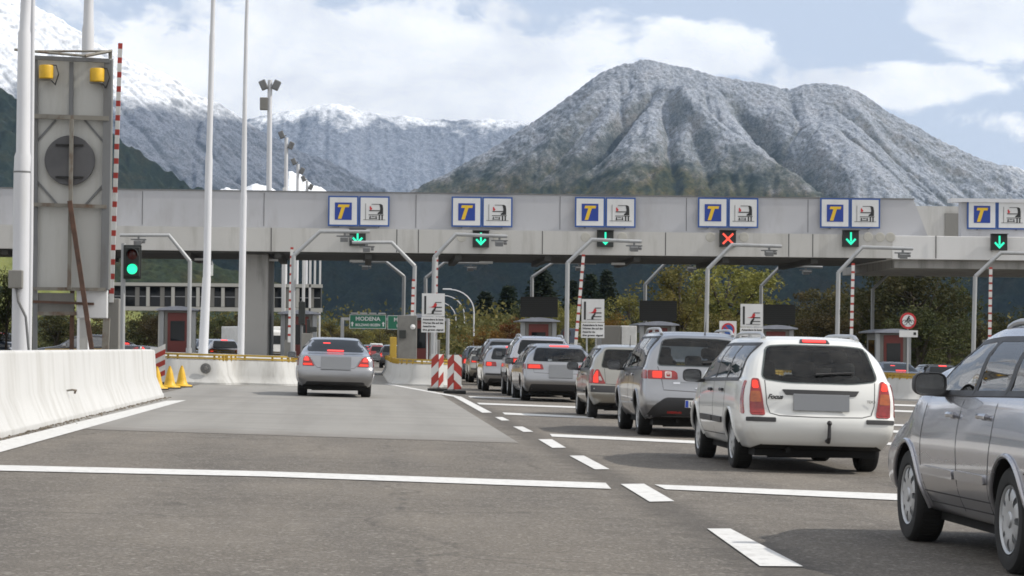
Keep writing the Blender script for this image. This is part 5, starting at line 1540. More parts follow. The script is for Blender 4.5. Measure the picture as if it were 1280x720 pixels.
def canopy():
    root = thing('toll_canopy', 'long concrete roof bridge spanning all toll lanes, with a grey upper wall', 'toll canopy', (0, 110, 0))
    Y0 = 110.0
    s = MB(); s.bx(-46, 23.6, 0, 9.5, 5.42, 6.47)
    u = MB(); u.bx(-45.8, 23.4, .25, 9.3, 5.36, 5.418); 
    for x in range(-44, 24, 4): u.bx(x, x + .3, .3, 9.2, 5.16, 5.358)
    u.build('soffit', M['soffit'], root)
    j = MB()
    for px in (48, 130, 339, 496, 523, 678, 832, 986, 1016, 1170, -60, -150):
        x = AT(px, 300, Y0).x; s.bx(x - .02, x + .02, -.004, .02, 5.43, 6.46, 1)
    s.build('roof_slab', [M['concrete'], M['joint']], root)
    for px in (732, 778, 888, 930, 1085, 1100, 1113, 577, 622):
        p = AT(px, 296.5, Y0); d = MB(); d.lathe([(0, -.012), (.19, -.012), (.22, -.006), (.22, .01)], c=(p.x, 0, p.z), axis='Y', n=20); d.build('round_plate', M['disc'], root)
    f = MB()
    xe = AT(1142, 250, Y0 + 1.4).x; xb = AT(1160, 288, Y0 + 1.4).x
    f.prism([(-46, 6.474), (xb, 6.474), (xe, 8.15), (-46, 8.15)], (0, 1.4, 0), (1, 0, 0), (0, 0, 1), (0, .35, 0))
    cp = MB(); cp.bx(-46, xe + .02, 1.36, 1.80, 8.153, 8.20); cp.build('coping', M['galv_dark'], root)
    jj = MB()
    for px in (-50, 62, 178, 330, 520, 700, 858, 1010):
        x = AT(px, 262, Y0 + 1.4).x; f.bx(x - .012, x + .012, 1.392, 1.42, 6.6, 8.1, 1)
    f.build('upper_wall', [M['fascia'], M['joint']], root)
    x1 = AT(1148, 270, 115).x; x2 = AT(1203, 270, 111.5).x
    e = MB(); e.bx(x1 - 1.2, x2 + 1.0, 4.5, 7.5, 6.474, 8.05); e.build('service_room', M['concrete'], root)
    q = MB(); xd = AT(1192, 270, 114.5).x; q.bx(xd - .42, xd + .42, 4.43, 4.497, 6.48, 7.72); q.build('door', M['booth_grey'], root)
    # the second span on the right
    b = MB(); b.bx(23.62, 46, .06, 9.4, 5.38, 6.44); b.build('side_slab', M['fascia_white'], root, bevel=.02)
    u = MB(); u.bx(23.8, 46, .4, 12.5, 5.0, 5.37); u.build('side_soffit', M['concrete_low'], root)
    w = MB(); w.bx(x2 - .12, 46, 1.25, 1.75, 6.474, 8.05); w.build('side_wall', M['fascia'], root)
    w = MB(); w.bx(x2 - .6, 46, 1.1, 1.9, 8.053, 8.22); w.build('side_coping', M['pole_white'], root)
    c = MB(); xl = AT(303, 380, 111.3).x; xr = AT(335, 380, 111.3).x
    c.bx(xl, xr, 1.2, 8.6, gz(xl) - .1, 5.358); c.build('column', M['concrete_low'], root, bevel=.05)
    # lights under the roof
    for px in (262, 345, 446, 600, 757, 1190):
        p = AT(px, 326, 118); l = MB(); l.bx(p.x - .3, p.x + .3, 2.0, 2.3, 5.06, 5.155); l.build('soffit_lamp', M['sign_white'], root)
    names = ['leftmost T and lorry sign, above the signal half hidden by cameras', 'second T and lorry sign from the left on the canopy', 'third T and lorry sign from the left, above the down arrow at mid canopy',
             'T and lorry sign above the red cross signal', 'T and lorry sign just left of the recessed door on the canopy', 'T and lorry sign on the separate right span, cut by the picture edge']
    for (px, py), n in zip(((448.5, 264), (602.5, 265), (756.5, 265.5), (910, 266), (1062.5, 266.5), (1246, 268)), names): lane_sign(px, py, n)
    sig = [(447, 297, 'green arrow signal half hidden behind cameras, leftmost on the canopy', 'arrow'), (601, 299, 'green down arrow under the second T sign', 'arrow'), (756.5, 298.5, 'green down arrow under the third T sign, left of the red cross', 'arrow'),
           (909.5, 298.5, 'red cross signal closing one toll lane', 'cross'), (1063, 298.5, 'green down arrow right of the red cross', 'arrow'), (1248.5, 303, 'green down arrow on the far right span', 'arrow')]
    for px, py, n, s_ in sig: lane_signal(px, py, n, s_)

def camera_poles():
    Y = 96
    g = 'grey poles with bent arms carrying cameras'
    for (px, kn, bd, tp, lab, cams) in (
            ((366, 440), (367, 319), (400, 289.5), (462, 289.5), 'bent camera pole beside the left lane, arm reaching right', (.5,)),
            ((541, 440), (543, 321), (570, 293), (634, 295.5), 'bent camera pole behind the first white pictogram sign', (.85,)),
            ((708, 440), (709.5, 328), (740, 299.5), (802, 302), 'bent camera pole left of the leaning striped arm', (.85,)),
            ((882, 440), (884.5, 336), (915, 306), (977, 308), 'bent camera pole right below the red cross signal', (.75,)),
            ((1046, 440), (1048, 340), (1078, 309), (1141, 311), 'bent camera pole above the white estate, arm with a dome camera', (.8,)),
            ((1216, 440), (1219, 345), (1251, 316), (1310, 317.5), 'rightmost bent camera pole, above the near silver car', (.8,))):
        b = AT(*px, Y); b.z = 0.5
        arm_pole(lab, b, AT(*kn, Y), AT(*bd, Y), AT(*tp, Y), group=g, cams=cams)
    Y = 103
    for (px, kn, bd, tp, lab) in (((516, 440), (518.5, 332), (489.5, 303), (440, 303), 'bent camera pole with arm reaching left towards the leftmost lane signal'),
                                  ((236, 440), (237.5, 326), (211, 294), (150, 294), 'bent camera pole behind the green traffic light, arm reaching left')):
        b = AT(*px, Y); b.z = 0.5
        arm_pole(lab, b, AT(*kn, Y), AT(*bd, Y), AT(*tp, Y), group=g, cams=(.62,))
    Y = 121.5
    for (px, kn, bd, tp, lab) in (((532, 440), (532, 347), (556, 328), (610, 329), 'thin bent pole behind the canopy near the curved street lamps'),
                                  ((664.5, 440), (665, 346), (692, 328), (745, 329), 'thin bent pole rising behind the leftmost black panel'),
                                  ((806, 440), (806.5, 355), (832, 328.5), (884, 329.5), 'thin bent pole rising behind the middle black panel'),
                                  ((951, 440), (951.5, 357), (976, 332), (1028, 334), 'thin bent pole behind the rightmost black panel'),
                                  ((1090, 440), (1091, 361), (1117, 336.5), (1168, 338.5), 'thin bent pole in front of the big dark tree on the right'),
                                  ((503.5, 440), (505, 345), (482, 327), (440, 327), 'thin bent pole behind the canopy with arm to the left')):
        b = AT(*px, Y); b.z = 0.5
        arm_pole(lab, b, AT(*kn, Y), AT(*bd, Y), AT(*tp, Y), r=.085, group=g, cams=(.6,))

def info_sign(px, cy, lab, Y=86.0, text=True):
    p = AT(px, cy, Y); g0 = gz(p.x)
    root = thing('pictogram_sign', lab, 'sign', (p.x, Y, p.z), group='white pictogram signs on the toll islands')
    w, h = .79, .80
    a = MB(); plate_quad(a, 0, .30, w, h, 0, .03); ao = a.build('plate', M['sign_white'], root)
    q = MB()
    def P(pts, mi=0): q.prism([(x * .79, z * .79) for x, z in pts], (-.395, -.032, -.10), (1, 0, 0), (0, 0, 1), (0, -.006, 0), mi)
    P([(.10, .10), (.19, .10), (.19, .90), (.10, .90)])
    P([(.24, .10), (.88, .10), (.88, .12), (.24, .12)])
    P([(.55, .60), (.86, .60), (.86, .635), (.60, .635)]); P([(.55, .38), (.88, .38), (.88, .43), (.55, .43)]); P([(.52, .22), (.88, .22), (.88, .26), (.52, .26)])
    P([(.42, .12), (.52, .12), (.54, .22), (.62, .34), (.60, .40), (.52, .34), (.44, .24)])
    P([(.28, .405), (.42, .395), (.52, .38), (.62, .40), (.66, .52), (.62, .60), (.54, .57), (.50, .46), (.42, .425)], 1)
    q.build('pictogram', [M['black'], M['sign_red']], ao)
    b = MB(); plate_quad(b, 0, -.385, w + .02, .53, 0, .03); bo = b.build('text_plate', M['sign_white'], root)
    if text:
        for k, s in enumerate(('Attendere la luce', 'Warten Sie auf das', 'Attend for the', 'the green signal')):
            t = txt(s, (-.36, -.0325, -.235 - .118 * k), .062, M['black'], bo, 'lettering', bold=.004)
            t.scale.x = .72 / max(.2, t.dimensions.x) * (1 if k != 2 else .62)
    c = MB()
    for x in (-.2, .12): c.tube([(x, .03, g0 + .70 - p.z), (x, .03, .62)], .03, 8)
    c.build('post', M['galv'], root)
    return root

def round_sign(px, py, Y, r, lab, kind):
    p = AT(px, py, Y); g0 = gz(p.x)
    root = thing('road_sign', lab, 'sign', p)
    d = MB(); d.lathe([(0, -.03), (r, -.03), (r, 0), (0, 0)], axis='Y', n=36)
    if kind == 'bike':
        do = d.build('disc', M['sign_red'], root)
        e = MB(); e.lathe([(0, -.036), (r * .74, -.036), (r * .74, -.031)], axis='Y', n=36); e.build('white_field', M['sign_white'], do)
        q = MB(); y = -.040
        for sx in (-.45, .42): q.lathe([(r * .27, y), (r * .34, y), (r * .34, y + .004)], c=(sx * r, 0, -.22 * r), axis='Y', n=18)
        def bar(a, b, w=.05):
            a = Vector((a[0] * r, a[1] * r)); b = Vector((b[0] * r, b[1] * r)); dd = (b - a).normalized(); nn = Vector((-dd.y, dd.x)) * w * r
            q.prism([tuple(a + nn), tuple(a - nn), tuple(b - nn), tuple(b + nn)], (0, y - .001, 0), (1, 0, 0), (0, 0, 1), (0, .005, 0))
        bar((-.45, -.22), (-.1, .12)); bar((-.1, .12), (.25, .05)); bar((.25, .05), (0, -.22)); bar((0, -.22), (-.1, .12)); bar((.42, -.22), (.25, .12)); bar((-.12, .10), (.05, .42), .10); bar((.05, .40), (.25, .15), .06)
        q.lathe([(0, y - .001), (r * .11, y - .001), (r * .11, y + .004)], c=(.1 * r, 0, .52 * r), axis='Y', n=12)
        q.build('bicycle_symbol', M['black'], do)
        pl = MB(); w = .68; pl.bx(-.32, .36, -.02, 0, -r - .30, -r - .05); po = pl.build('lower_plate', M['sign_white'], root)
        q = MB(); q.bx(.20, .30, -.026, -.021, -r - .22, -r - .12); q.build('mark', M['black'], po)
    else:
        pl = MB(); pl.bx(-.32, .32, .002, .025, -.45, .32); pl.build('back_plate', M['sign_white'], root)
        do = d.build('disc', M['sign_red'], root)
        e = MB(); e.lathe([(0, -.036), (r * .74, -.036), (r * .74, -.031)], axis='Y', n=36); e.build('blue_field', M['sign_blue'], do)
        q = MB(); q.box((0, -.040, 0), (r * 1.55, .006, r * .2), ry=R(45)); q.build('bar', M['sign_red'], do)
    ps = MB(); ps.tube([(0, .04, g0 + .70 - p.z), (0, .04, r * .8)], .03, 8); ps.build('post', M['galv'], root)
    return root

def booth(x, Y, lab, panel=True, group='toll booths under the canopy'):
    root = thing('toll_booth', lab, 'toll booth', (x, Y, gz(x) + .70), group=group)
    b = MB(); b.bx(-.62, .62, 0, 3.0, 0, 1.92); b.build('cabin', M['booth_grey'], root, bevel=.03)
    for sx in (-1, 1):
        c = MB(); c.bx(sx * .72 - .10, sx * .72 + .10, -.06, .2, 0, 1.9); c.build('corner_post', M['galv'], root, bevel=.015)
    r = MB(); r.bx(-.45, .45, -.05, .0, .0, 1.82); ro = r.build('front_panel', M['booth_red'], root, bevel=.01)
    w = MB(); w.bx(-.32, .32, -.07, -.052, .55, 1.45); w.build('window', M['glass'], ro)
    for sx in (-1, 1):
        w = MB(); w.bx(min(sx * .622, sx * .65), max(sx * .622, sx * .65), .5, 2.5, .7, 1.6); w.build('side_window', M['glass'], root)
    rf = MB()
    n = 10; pts = [(-.95, 1.93)] + [(-.95 + 1.9 * k / n, 1.98 + .14 * math.sin(PI * k / n)) for k in range(n + 1)] + [(.95, 1.93)]
    rf.prism(pts, (0, -.45, 0), (1, 0, 0), (0, 0, 1), (0, 3.8, 0)); rf.build('roof', M['booth_roof'], root)
    if panel:
        p = MB(); p.bx(-.85, .85, -.30, -.12, 2.13, 3.06); po = p.build('dark_panel', M['mesh_black'], root, bevel=.01)
        q = MB()
        for k in range(9): q.bx(-.83, .83, -.312, -.302, 2.17 + .095 * k, 2.19 + .095 * k)
        q.build('slats', M['lamp_black'], po)
        for sx in (-.6, .6):
            pp = MB(); pp.bx(sx - .03, sx + .03, -.2, -.14, 2.05, 2.13); pp.build('bracket', M['galv_dark'], root)
    return root

def barrier_and_left():
    P0 = G(0, 548); P1 = G(205, 497)
    d = (P0 - P1); d.z = 0; d.normalize()
    nrm = Vector((-d.y, d.x, 0));  nrm = nrm if nrm.x < 0 else -nrm
    hw = .31
    prof = [(.31, 0), (.31, .07), (.28, .11), (.145, .45), (.105, 1.0), (.085, 1.03)]
    b = MB(); segs = 60; rows = []
    Lg = 34.0
    start = P1 + nrm * hw
    for i in range(segs + 1):
        c = start + d * (Lg * i / segs)
        k = 1.0
        row = [(c + nrm * -w * k, z) for w, z in prof] + [(c + nrm * w * k, z) for w, z in prof[::-1]]
        rows.append([(q.x, q.y, gz(q.x) + z * (1 if i else .985)) for q, z in row])
    m = len(rows[0]); vs = [p for r in rows for p in r]; fs = [tuple(range(m - 1, -1, -1))]
    for i in range(segs):
        for j in range(m - 1): fs.append((i * m + j, i * m + j + 1, (i + 1) * m + j + 1, (i + 1) * m + j))
    fs.append(tuple(segs * m + j for j in range(m)))
    b.add(vs, fs)
    o = b.build('concrete_barrier', M['white_wall'], smooth=True, sharp=25, bevel=.012)
    tag(o, 'long white painted concrete barrier along the left edge of the road', 'barrier')
    hk = AT(93, 499, G(93, 524).y); wy = G(93, 524).y
    h = MB(); h.tube([(-.16, 0, -.01), (.0, -.03, .015), (.05, -.01, .005), (.03, .0, -.04)], .016, 6)
    q0 = start + d * ((wy - start.y) / d.y); h.build('lifting_hook', M['rust'], o, (q0.x + .24, wy, gz(q0.x) + .42))
    # dirt and grit collected along its foot
    g = MB(); rr = random.Random(5)
    for k in range(520):
        t = rr.random(); c = P1 + d * (Lg * .8 * t) - nrm * (abs(rr.gauss(0, .07)) + .01)
        s = rr.uniform(.006, .022); z = gz(c.x) + .004 + s * .3
        g.box((c.x, c.y, z), (s * 1.4, s, s * .7), rz=rr.random() * 3, rx=rr.random())
    tag(g.build('gravel', plain('grit', (.17, .145, .115), .95, var=.5, scale=30)), kind='stuff')
    # --- back of the large sign
    Y = 60.0
    def T(px, py, dy=0): return AT(px, py, Y + dy)
    base = T(90, 440); root = thing('sign_board', 'tall grey back of a large sign with rusty frame, round plate and two yellow lamps', 'sign', (base.x, Y, gz(base.x)))
    o0 = root.location.copy()
    def L(px, py, dy=0): return T(px, py, dy) - o0
    def slab(name, x0, y0, x1, y1, dy, th, mat, parent=root, bevel=0):
        a = L(x0, y0); c = L(x1, y1); q = MB(); q.bx(min(a.x, c.x), max(a.x, c.x), dy, dy + th, min(a.z, c.z), max(a.z, c.z)); return q.build(name, mat, parent, bevel=bevel)
    slab('sheet', 43, 72, 138, 362, 0, .03, M['panel'])
    def bar(name, a, c, r, mat, dy=-.05):
        p = L(*a); q = L(*c); p.y = dy; q.y = dy; mb = MB(); dd = (q - p); ln = dd.length
        an = math.atan2(dd.x, dd.z)
        mb.box((p + q) / 2, (r * 2, r * 1.6, ln), ry=an); return mb.build(name, mat, root)
    bar('frame_bar', (45, 72), (44, 440), .055, M['galv_dark']); bar('frame_bar', (136, 76), (131, 362), .095, M['galv_dark'], -.09)
    bar('frame_bar', (44, 73), (138, 77), .05, M['galv_dark'], -.16); bar('frame_bar', (44, 146), (137, 149), .055, M['rust'], -.16); bar('frame_bar', (43, 256), (134, 259), .045, M['rust'], -.16)
    bar('frame_bar', (43, 361), (133, 362), .04, M['rust'], -.16)
    bar('centre_bar', (90, 78), (89, 146), .05, M['galv_dark'], -.06); bar('centre_bar', (91, 150), (88, 362), .045, M['rust'], -.24)
    for a, c in (((106, 150), (134, 183)), ((70, 150), (47, 176)), ((46, 226), (72, 256)), ((132, 228), (106, 257))): bar('brace', a, c, .025, M['galv_dark'], -.02)
    bar('strut', (89, 252), (117, 440), .055, M['rustbrown'], -.32)
    c = L(88, 201); q = MB(); r = 31 / (F / Y); q.lathe([(0, -.14), (r - .01, -.14), (r, -.13), (r, -.09), (0, -.09)], c=(c.x, 0, c.z), axis='Y', n=48); do = q.build('round_plate', M['rim_dark'] if False else plain('plate_back', (.085, .085, .09), .6, .2), root, smooth=True)
    for py in (182, 222):
        p = L(88, py); q = MB(); q.bx(p.x - .33, p.x + .33, -.20, -.142, p.z - .02, p.z + .02); q.build('bracket', M['rim_dark'], do)
    for (px, py) in ((59, 91), (122.5, 95)):
        p = L(px, py); q = MB(); q.lathe([(0, -.17), (.15, -.17), (.17, -.15), (.175, .12), (.16, .16), (0, .16)], c=(p.x, -.20, p.z), axis='Z', n=24)
        lo = q.build('warning_lamp', M['yellow'] if False else M['cone_yellow'], root, smooth=True)
        k = MB(); k.tube([(p.x + .08, -.2, p.z + .17), (p.x + .24, -.22, p.z + .16), (p.x + .30, -.22, p.z - .05), (p.x + .22, -.2, p.z - .3), (p.x + .12, -.2, p.z - .2)], .014, 6); k.build('cable', M['black'], lo)
        k = MB(); k.bx(p.x - .17, p.x + .14, -.3, -.12, p.z - .20, p.z - .17); k.build('lamp_base', M['rust'], lo)
    # open frame on top
    tb = MB(); tb.tube([L(18, 62, -.5), L(106, 70, -.5)], .035, 6); tb.tube([L(106, 70, -.5), L(138, 64, .1), L(138, 80, .1)], .04, 6); tb.tube([L(45, 64, .4), L(138, 64, .4)], .03, 6)
    tb.build('top_frame', M['rust'], root)
    slab('lower_sheet', 45, 366, 92, 391, .02, .04, M['booth_grey']); bar('frame_bar', (42, 377), (118, 380), .03, M['rustbrown'], -.1); bar('frame_bar', (44, 392), (96, 392), .045, M['rust'], -.05)
    slab('control_box', 96, 362, 134, 398, -.05, .25, M['sign_white'], bevel=.02)
    bar('leg', (90, 362), (89, 446), .05, M['rustbrown'], .08); bar('leg', (133, 398), (131, 446), .08, M['rust'], .05); bar('leg', (104, 398), (104, 446), .09, M['panel'], .08)
    boom('barrier_boom', 'very tall red and white banded arm standing upright beside the large sign back', AT(139, 378, 61), AT(150.5, 54, 61), .105, 36, None)
    # posts
    def mast(lab, pts, Y, group=None, extra=None, mat='pole_white'):
        """pts: (px, py, diameter in px)"""
        b0 = AT(pts[-1][0], 440, Y); o = Vector((b0.x, Y, gz(b0.x)))
        root = thing('mast', lab, 'mast', o, group=group)
        top = pts[0]; P = []; Rr = []
        s = F / Y
        for i, (px, py, dpx) in enumerate(pts):
            p = AT(px, py, Y) - o
            if i == 0:
                nx = AT(pts[1][0], pts[1][1], Y) - o; dr = (p - nx).normalized(); P.append(p + dr * 6); Rr.append(dpx / s / 2 * .9)
            P.append(p); Rr.append(dpx / s / 2)
        P.append(Vector((P[-1].x - .0, 0, 0.0))); Rr.append(Rr[-1])
        Rr = [r / 1.0 for r in Rr]
        mb = MB(); mb.tube(P, [r for r in Rr], 18); mb.build('shaft', M[mat], root, smooth=True)
        for i, (px, py, dpx) in enumerate(pts):
            if i and abs(dpx - pts[i - 1][2]) < .01:
                p = AT(px, py, Y) - o; mb = MB(); mb.lathe([(dpx / s / 2 * 1.005, -.02), (dpx / s / 2 * 1.05, -.015), (dpx / s / 2 * 1.05, .015), (dpx / s / 2 * 1.005, .02)], c=p, n=18); mb.build('collar', M['galv_dark'], root, smooth=True)
        return root, o
    r_, o_ = mast('thick white stepped mast at the left edge, left of the large sign back', [(32.5, 0, 13), (31, 38, 13.5), (30.5, 42, 16), (29, 190, 17.5), (28.5, 196, 20.5), (27.5, 215, 20.5), (25, 440, 21)], 58)
    p = AT(23, 350, 58) - o_; q = MB(); q.bx(p.x - .18, p.x + .14, -.40, -.18, p.z - .2, p.z + .22); jb = q.build('junction_box', M['booth_grey'], r_, bevel=.02)
    k = MB(); k.tube([(p.x, -.3, p.z - .2), (p.x + .05, -.32, p.z - .5), (p.x + .22, -.3, p.z - .85), (p.x + .3, -.25, p.z - 1.7)], .03, 8); k.build('cable', M['galv_dark'], jb)
    mast('thin white mast touching the thick stepped mast', [(41, 0, 6), (39, 190, 6.5), (38, 300, 7), (36, 440, 7)], 58.6)
    mast('white mast whose top rises behind the large sign back', [(111, 0, 12), (110.5, 30, 13), (110.2, 36, 15), (108, 200, 16), (104, 440, 16)], 75)
    mast('white stepped mast on the left island, the thicker of the middle pair', [(266.5, 0, 5.5), (265.5, 40, 5.8), (265.3, 46, 7), (261.5, 190, 7.5), (261.2, 199, 9), (258.5, 345, 9.5), (258.2, 349, 10.5), (254, 440, 12)], 80)
    mast('white slender mast just right of the thicker one on the left island', [(309, 0, 4.2), (308, 30, 4.6), (306, 130, 5.5), (304.8, 240, 7), (304.6, 245, 8), (301, 440, 8.6)], 84)
    # traffic light
    Y = 66; b0 = AT(153, 440, Y); o = Vector((b0.x, Y, gz(b0.x)))
    root = thing('traffic_light', 'two-lens traffic light showing green on a grey pole by the barrier', 'traffic light', o)
    t = AT(154.5, 304, Y) - o; q = MB(); q.tube([(0, 0, 0), t], .062, 12); q.build('pole', M['galv'], root, smooth=True)
    c = AT(166, 327.5, Y) - o; q = MB(); q.bx(c.x - .20, c.x + .20, -.16, .14, c.z - .40, c.z + .40); bo = q.build('housing', M['lamp_black'], root, bevel=.03)
    q = MB(); q.bx(c.x - .235, c.x + .235, -.10, -.06, c.z - .45, c.z + .45); q.build('back_board', M['lamp_black'], bo, bevel=.02)
    for dz, mt, nm in ((.19, 'red_off', 'red_lens'), (-.19, 'green_lamp', 'green_lens')):
        q = MB(); q.lathe([(0, -.19), (.08, -.185), (.135, -.165), (.14, -.15)], c=(c.x, 0, c.z + dz), axis='Y', n=28); q.build(nm, M[mt], bo, smooth=True)
        q = MB(); q.lathe([(.150, -.34), (.155, -.34), (.165, -.16), (.150, -.16)], c=(c.x, 0, c.z + dz), axis='Y', n=24, a0=R(-10), a1=R(190)); q.build('hood', M['lamp_black'], bo, smooth=True)
    q = MB(); 
    for dz in (-.3, .3): q.bx(t.x * .98 - .02, c.x, -.03, .03, c.z + dz - .03, c.z + dz + .03)
    q.build('bracket', M['galv_dark'], root)

def delineator(px, py, Yd, lab, wl, wr, fold, group):
    """folded warning board: two leaves meeting at a vertical fold, on a rubber foot"""
    p = G(px, py); o = Vector((p.x, p.y, gz(p.x)))
    root = thing('warning_board', lab, 'warning board', o, group=group)
    h0, h1 = .12, 1.08
    def leaf(name, a, b, slope):
        A = Vector(a); B = Vector(b); n = 48
        d = (B - A); w = d.length; ux = Vector((d.x, d.y, 0)).normalized(); th = Vector((-ux.y, ux.x, 0)) * .03
        mb = MB()
        # diagonal bands as their own strips of the sheet, cut at the edges
        def clip(poly, f):
            out = []
            for i in range(len(poly)):
                s, e = poly[i - 1], poly[i]; fs_, fe = f(s), f(e)
                if fe >= 0:
                    if fs_ < 0: t = fs_ / (fs_ - fe); out.append((s[0] + (e[0] - s[0]) * t, s[1] + (e[1] - s[1]) * t))
                    out.append(e)
                elif fs_ >= 0: t = fs_ / (fs_ - fe); out.append((s[0] + (e[0] - s[0]) * t, s[1] + (e[1] - s[1]) * t))
            return out
        band = .27; k0 = -8
        for k in range(-8, 14):
            c0, c1 = k * band, (k + 1) * band
            g_ = lambda q: q[1] - slope * q[0]
            poly = [(0, 0), (w, 0), (w, h1 - h0), (0, h1 - h0)]
            poly = clip(poly, lambda q: g_(q) - c0); 
            if len(poly) >= 3: poly = clip(poly, lambda q: c1 - g_(q))
            if len(poly) >= 3: mb.prism(poly, A + Vector((0, 0, h0)), ux, (0, 0, 1), th, k % 2)
        return mb.build(name, [M['board_red'], M['board_white']], root)
    fx, fy = fold
    leaf('board_leaf', (fx - wl[0], fy + wl[1], 0), (fx - .008, fy, 0), .95)
    leaf('board_leaf', (fx + .008, fy, 0), (fx + wr[0], fy + wr[1], 0), -.95 if wr[2] else .95)
    b = MB(); b.bx(fx - wl[0] - .10, fx + .08, -.14, .26, 0, .09); b.bx(fx - .12, fx + wr[0] + .12, -.22, .16, 0, .085) ; b.build('rubber_foot', M['rubber'], root, bevel=.015)
    q = MB(); q.bx(fx - .04, fx + .04, fy + .035, fy + .09, .09, h1 - .05); q.build('stake', M['galv_dark'], root)
    return root

def cone(px, py, lab):
    p = G(px, py); root = thing('warning_cone', lab, 'cone', (p.x, p.y, gz(p.x)), group='yellow bell cones behind the barrier')
    b = MB(); b.lathe([(0, .0), (.27, .0), (.28, .03), (.27, .055), (.175, .075), (.145, .12), (.12, .22), (.092, .36), (.066, .46), (.05, .50), (.046, .53), (0, .535)], n=24)
    b.build('bell', M['cone_yellow'], root, smooth=True)
    f = MB(); f.lathe([(.275, -.0), (.30, .0), (.30, .025), (.279, .03)], n=24); f.build('foot_ring', M['rubber'], root)
    e = MB(); e.tube([(0, 0, .53), (0, 0, .575)], .03, 10); e.build('handle', M['cone_yellow'], root)
    return root

def islands_and_small():
    g = 'concrete toll islands'
    island('toll_island', 'white concrete island with yellow rail at the left, carrying the two tall masts', [(-9.4, 73.4), (-5.95, 72.6), (-5.7, 71.9), (-4.15, 71.9), (-3.98, 72.2), (-3.85, 73.5), (-2.35, 73.6), (-2.1, 74.3), (-1.95, 80), (-1.95, 118), (-9.4, 118)], 0, group=g)
    q = MB(); p = AT(257, 460.5, 71.82); 
    rs = thing('round_reflector', 'small black round rosette fixed to the left island nose', 'reflector', p)
    q.lathe([(0, -.05), (.05, -.05), (.06, -.03), (.15, -.02), (.155, .03)], axis='Y', n=20); q.build('disc', M['post_grey'], rs, smooth=True)
    q = MB()
    for k in range(8): a = k * PI / 4; q.box((math.cos(a) * .10, -.032, math.sin(a) * .10), (.07, .012, .02), ry=-a)
    q.build('spokes', M['galv_dark'], rs)
    labs = ['rounded white concrete island between the left lane and the queue', 'concrete island hidden mostly behind the low silver estate', 'concrete island behind the tall silver estate and the white estate', 'concrete island with yellow rail right of the white estate', 'concrete island behind the near silver car']
    for k, l in enumerate(labs):
        c = 2.1 + 5.46 * k
        island('toll_island', l, [(c - 1.1, 86), (c - 1.0, 82.2), (c - .55, 81.2), (c + .55, 81.2), (c + 1.0, 82.2), (c + 1.1, 86), (c + 1.1, 118), (c - 1.1, 118)], 0, group=g)
    gb = 'red and white barrier arms raised at the gates'
    for (b, t, l, n) in (((361.5, 428), (365, 309), 'raised striped barrier arm beside the left lane, in front of the white posts', 22), ((544, 428), (546, 314), 'raised striped barrier arm behind the first pictogram sign', 22),
                         ((719.5, 432), (729.5, 318), 'raised striped barrier arm leaning beside the second pictogram sign', 22), ((1064, 428), (1066.5, 329), 'raised striped barrier arm above the roof of the white estate', 20), ((1237, 428), (1238.5, 334), 'raised striped barrier arm above the near silver car', 20),
                         ((514, 436), (517, 349), 'raised striped barrier arm beside the left lane booth', 18)):
        Y = 97.5
        boom('barrier_boom', l, AT(*b, Y), AT(*t, Y), .12, n, None, gb, .27)
    info_sign(541.5, 392, 'white pictogram sign with text lines behind the striped warning boards')
    info_sign(741, 399, 'white pictogram sign with text lines beside the leaning striped arm')
    info_sign(939.5, 405, 'white pictogram sign half hidden by the roof of the white estate')
    round_sign(1135, 401, 90, .30, 'round red-edged no cycling sign over a small white plate', 'bike')
    round_sign(910, 412, 92, .245, 'blue and red no parking sign on a white plate behind the roof rails', 'park')
    for k, (l, pn) in enumerate((('grey toll booth with red front left of the thick concrete column', False), ('grey toll booth beside the left lane, hidden by the silver saloon', False), ('toll booth with red front behind the first pictogram sign', False),
                                 ('toll booth with red front under the leftmost black panel', True), ('toll booth under the middle black panel, behind the tall silver estate', True), ('toll booth under the rightmost black panel, behind the white estate', True),
                                 ('toll booth with red front and grey visor roof below the no cycling sign', False))):
        booth(2.49 + 5.46 * (k - 2), 113, l, pn)
    # equipment on the first island
    x = AT(491.5, 430, 90).x; q = MB(); q.bx(-.12, .12, 0, .3, 0, .92); o = q.build('toll_terminal', M['yellow'], None, (x, 90, gz(x) + .70), bevel=.02); tag(o, 'narrow yellow cabinet at the edge of the left lane', 'cabinet')
    x = AT(509, 430, 92).x; rt = thing('payment_column', 'grey payment column with a small white lamp beside the left lane', 'payment column', (x, 92, gz(x) + .70))
    q = MB(); q.bx(-.36, .36, 0, .7, 0, 1.75); q.build('cabinet', M['post_grey'], rt, bevel=.03)
    q = MB(); q.bx(-.30, -.05, -.12, -.002, .9, 1.2); q.build('terminal', M['lamp_black'], rt, bevel=.01)
    q = MB(); q.lathe([(0, -.10), (.09, -.05), (.10, .0)], c=(.2, -.04, 1.32), axis='Y', n=14); q.build('lamp', M['sign_white'], rt, smooth=True)
    x = AT(387, 430, 97).x; rt = thing('payment_column', 'grey and yellow payment column left of the left lane', 'payment column', (x, 97, gz(x) + .70))
    q = MB(); q.bx(-.32, .10, 0, .6, 0, 1.0); q.build('cabinet', M['booth_grey'], rt, bevel=.02); q = MB(); q.bx(.12, .36, .05, .5, 0, .75); q.build('yellow_cabinet', M['yellow'], rt, bevel=.02)
    q = MB(); q.bx(.0, .28, .0, .2, 1.05, 1.25); q.bx(-.12, .02, .02, .2, 1.0, 1.55); q.build('camera', M['lamp_black'], rt, bevel=.02)
    x = AT(377, 430, 99).x; rt = thing('traffic_light', 'dark traffic light seen edge-on beside the left lane', 'traffic light', (x, 99, gz(x) + .70))
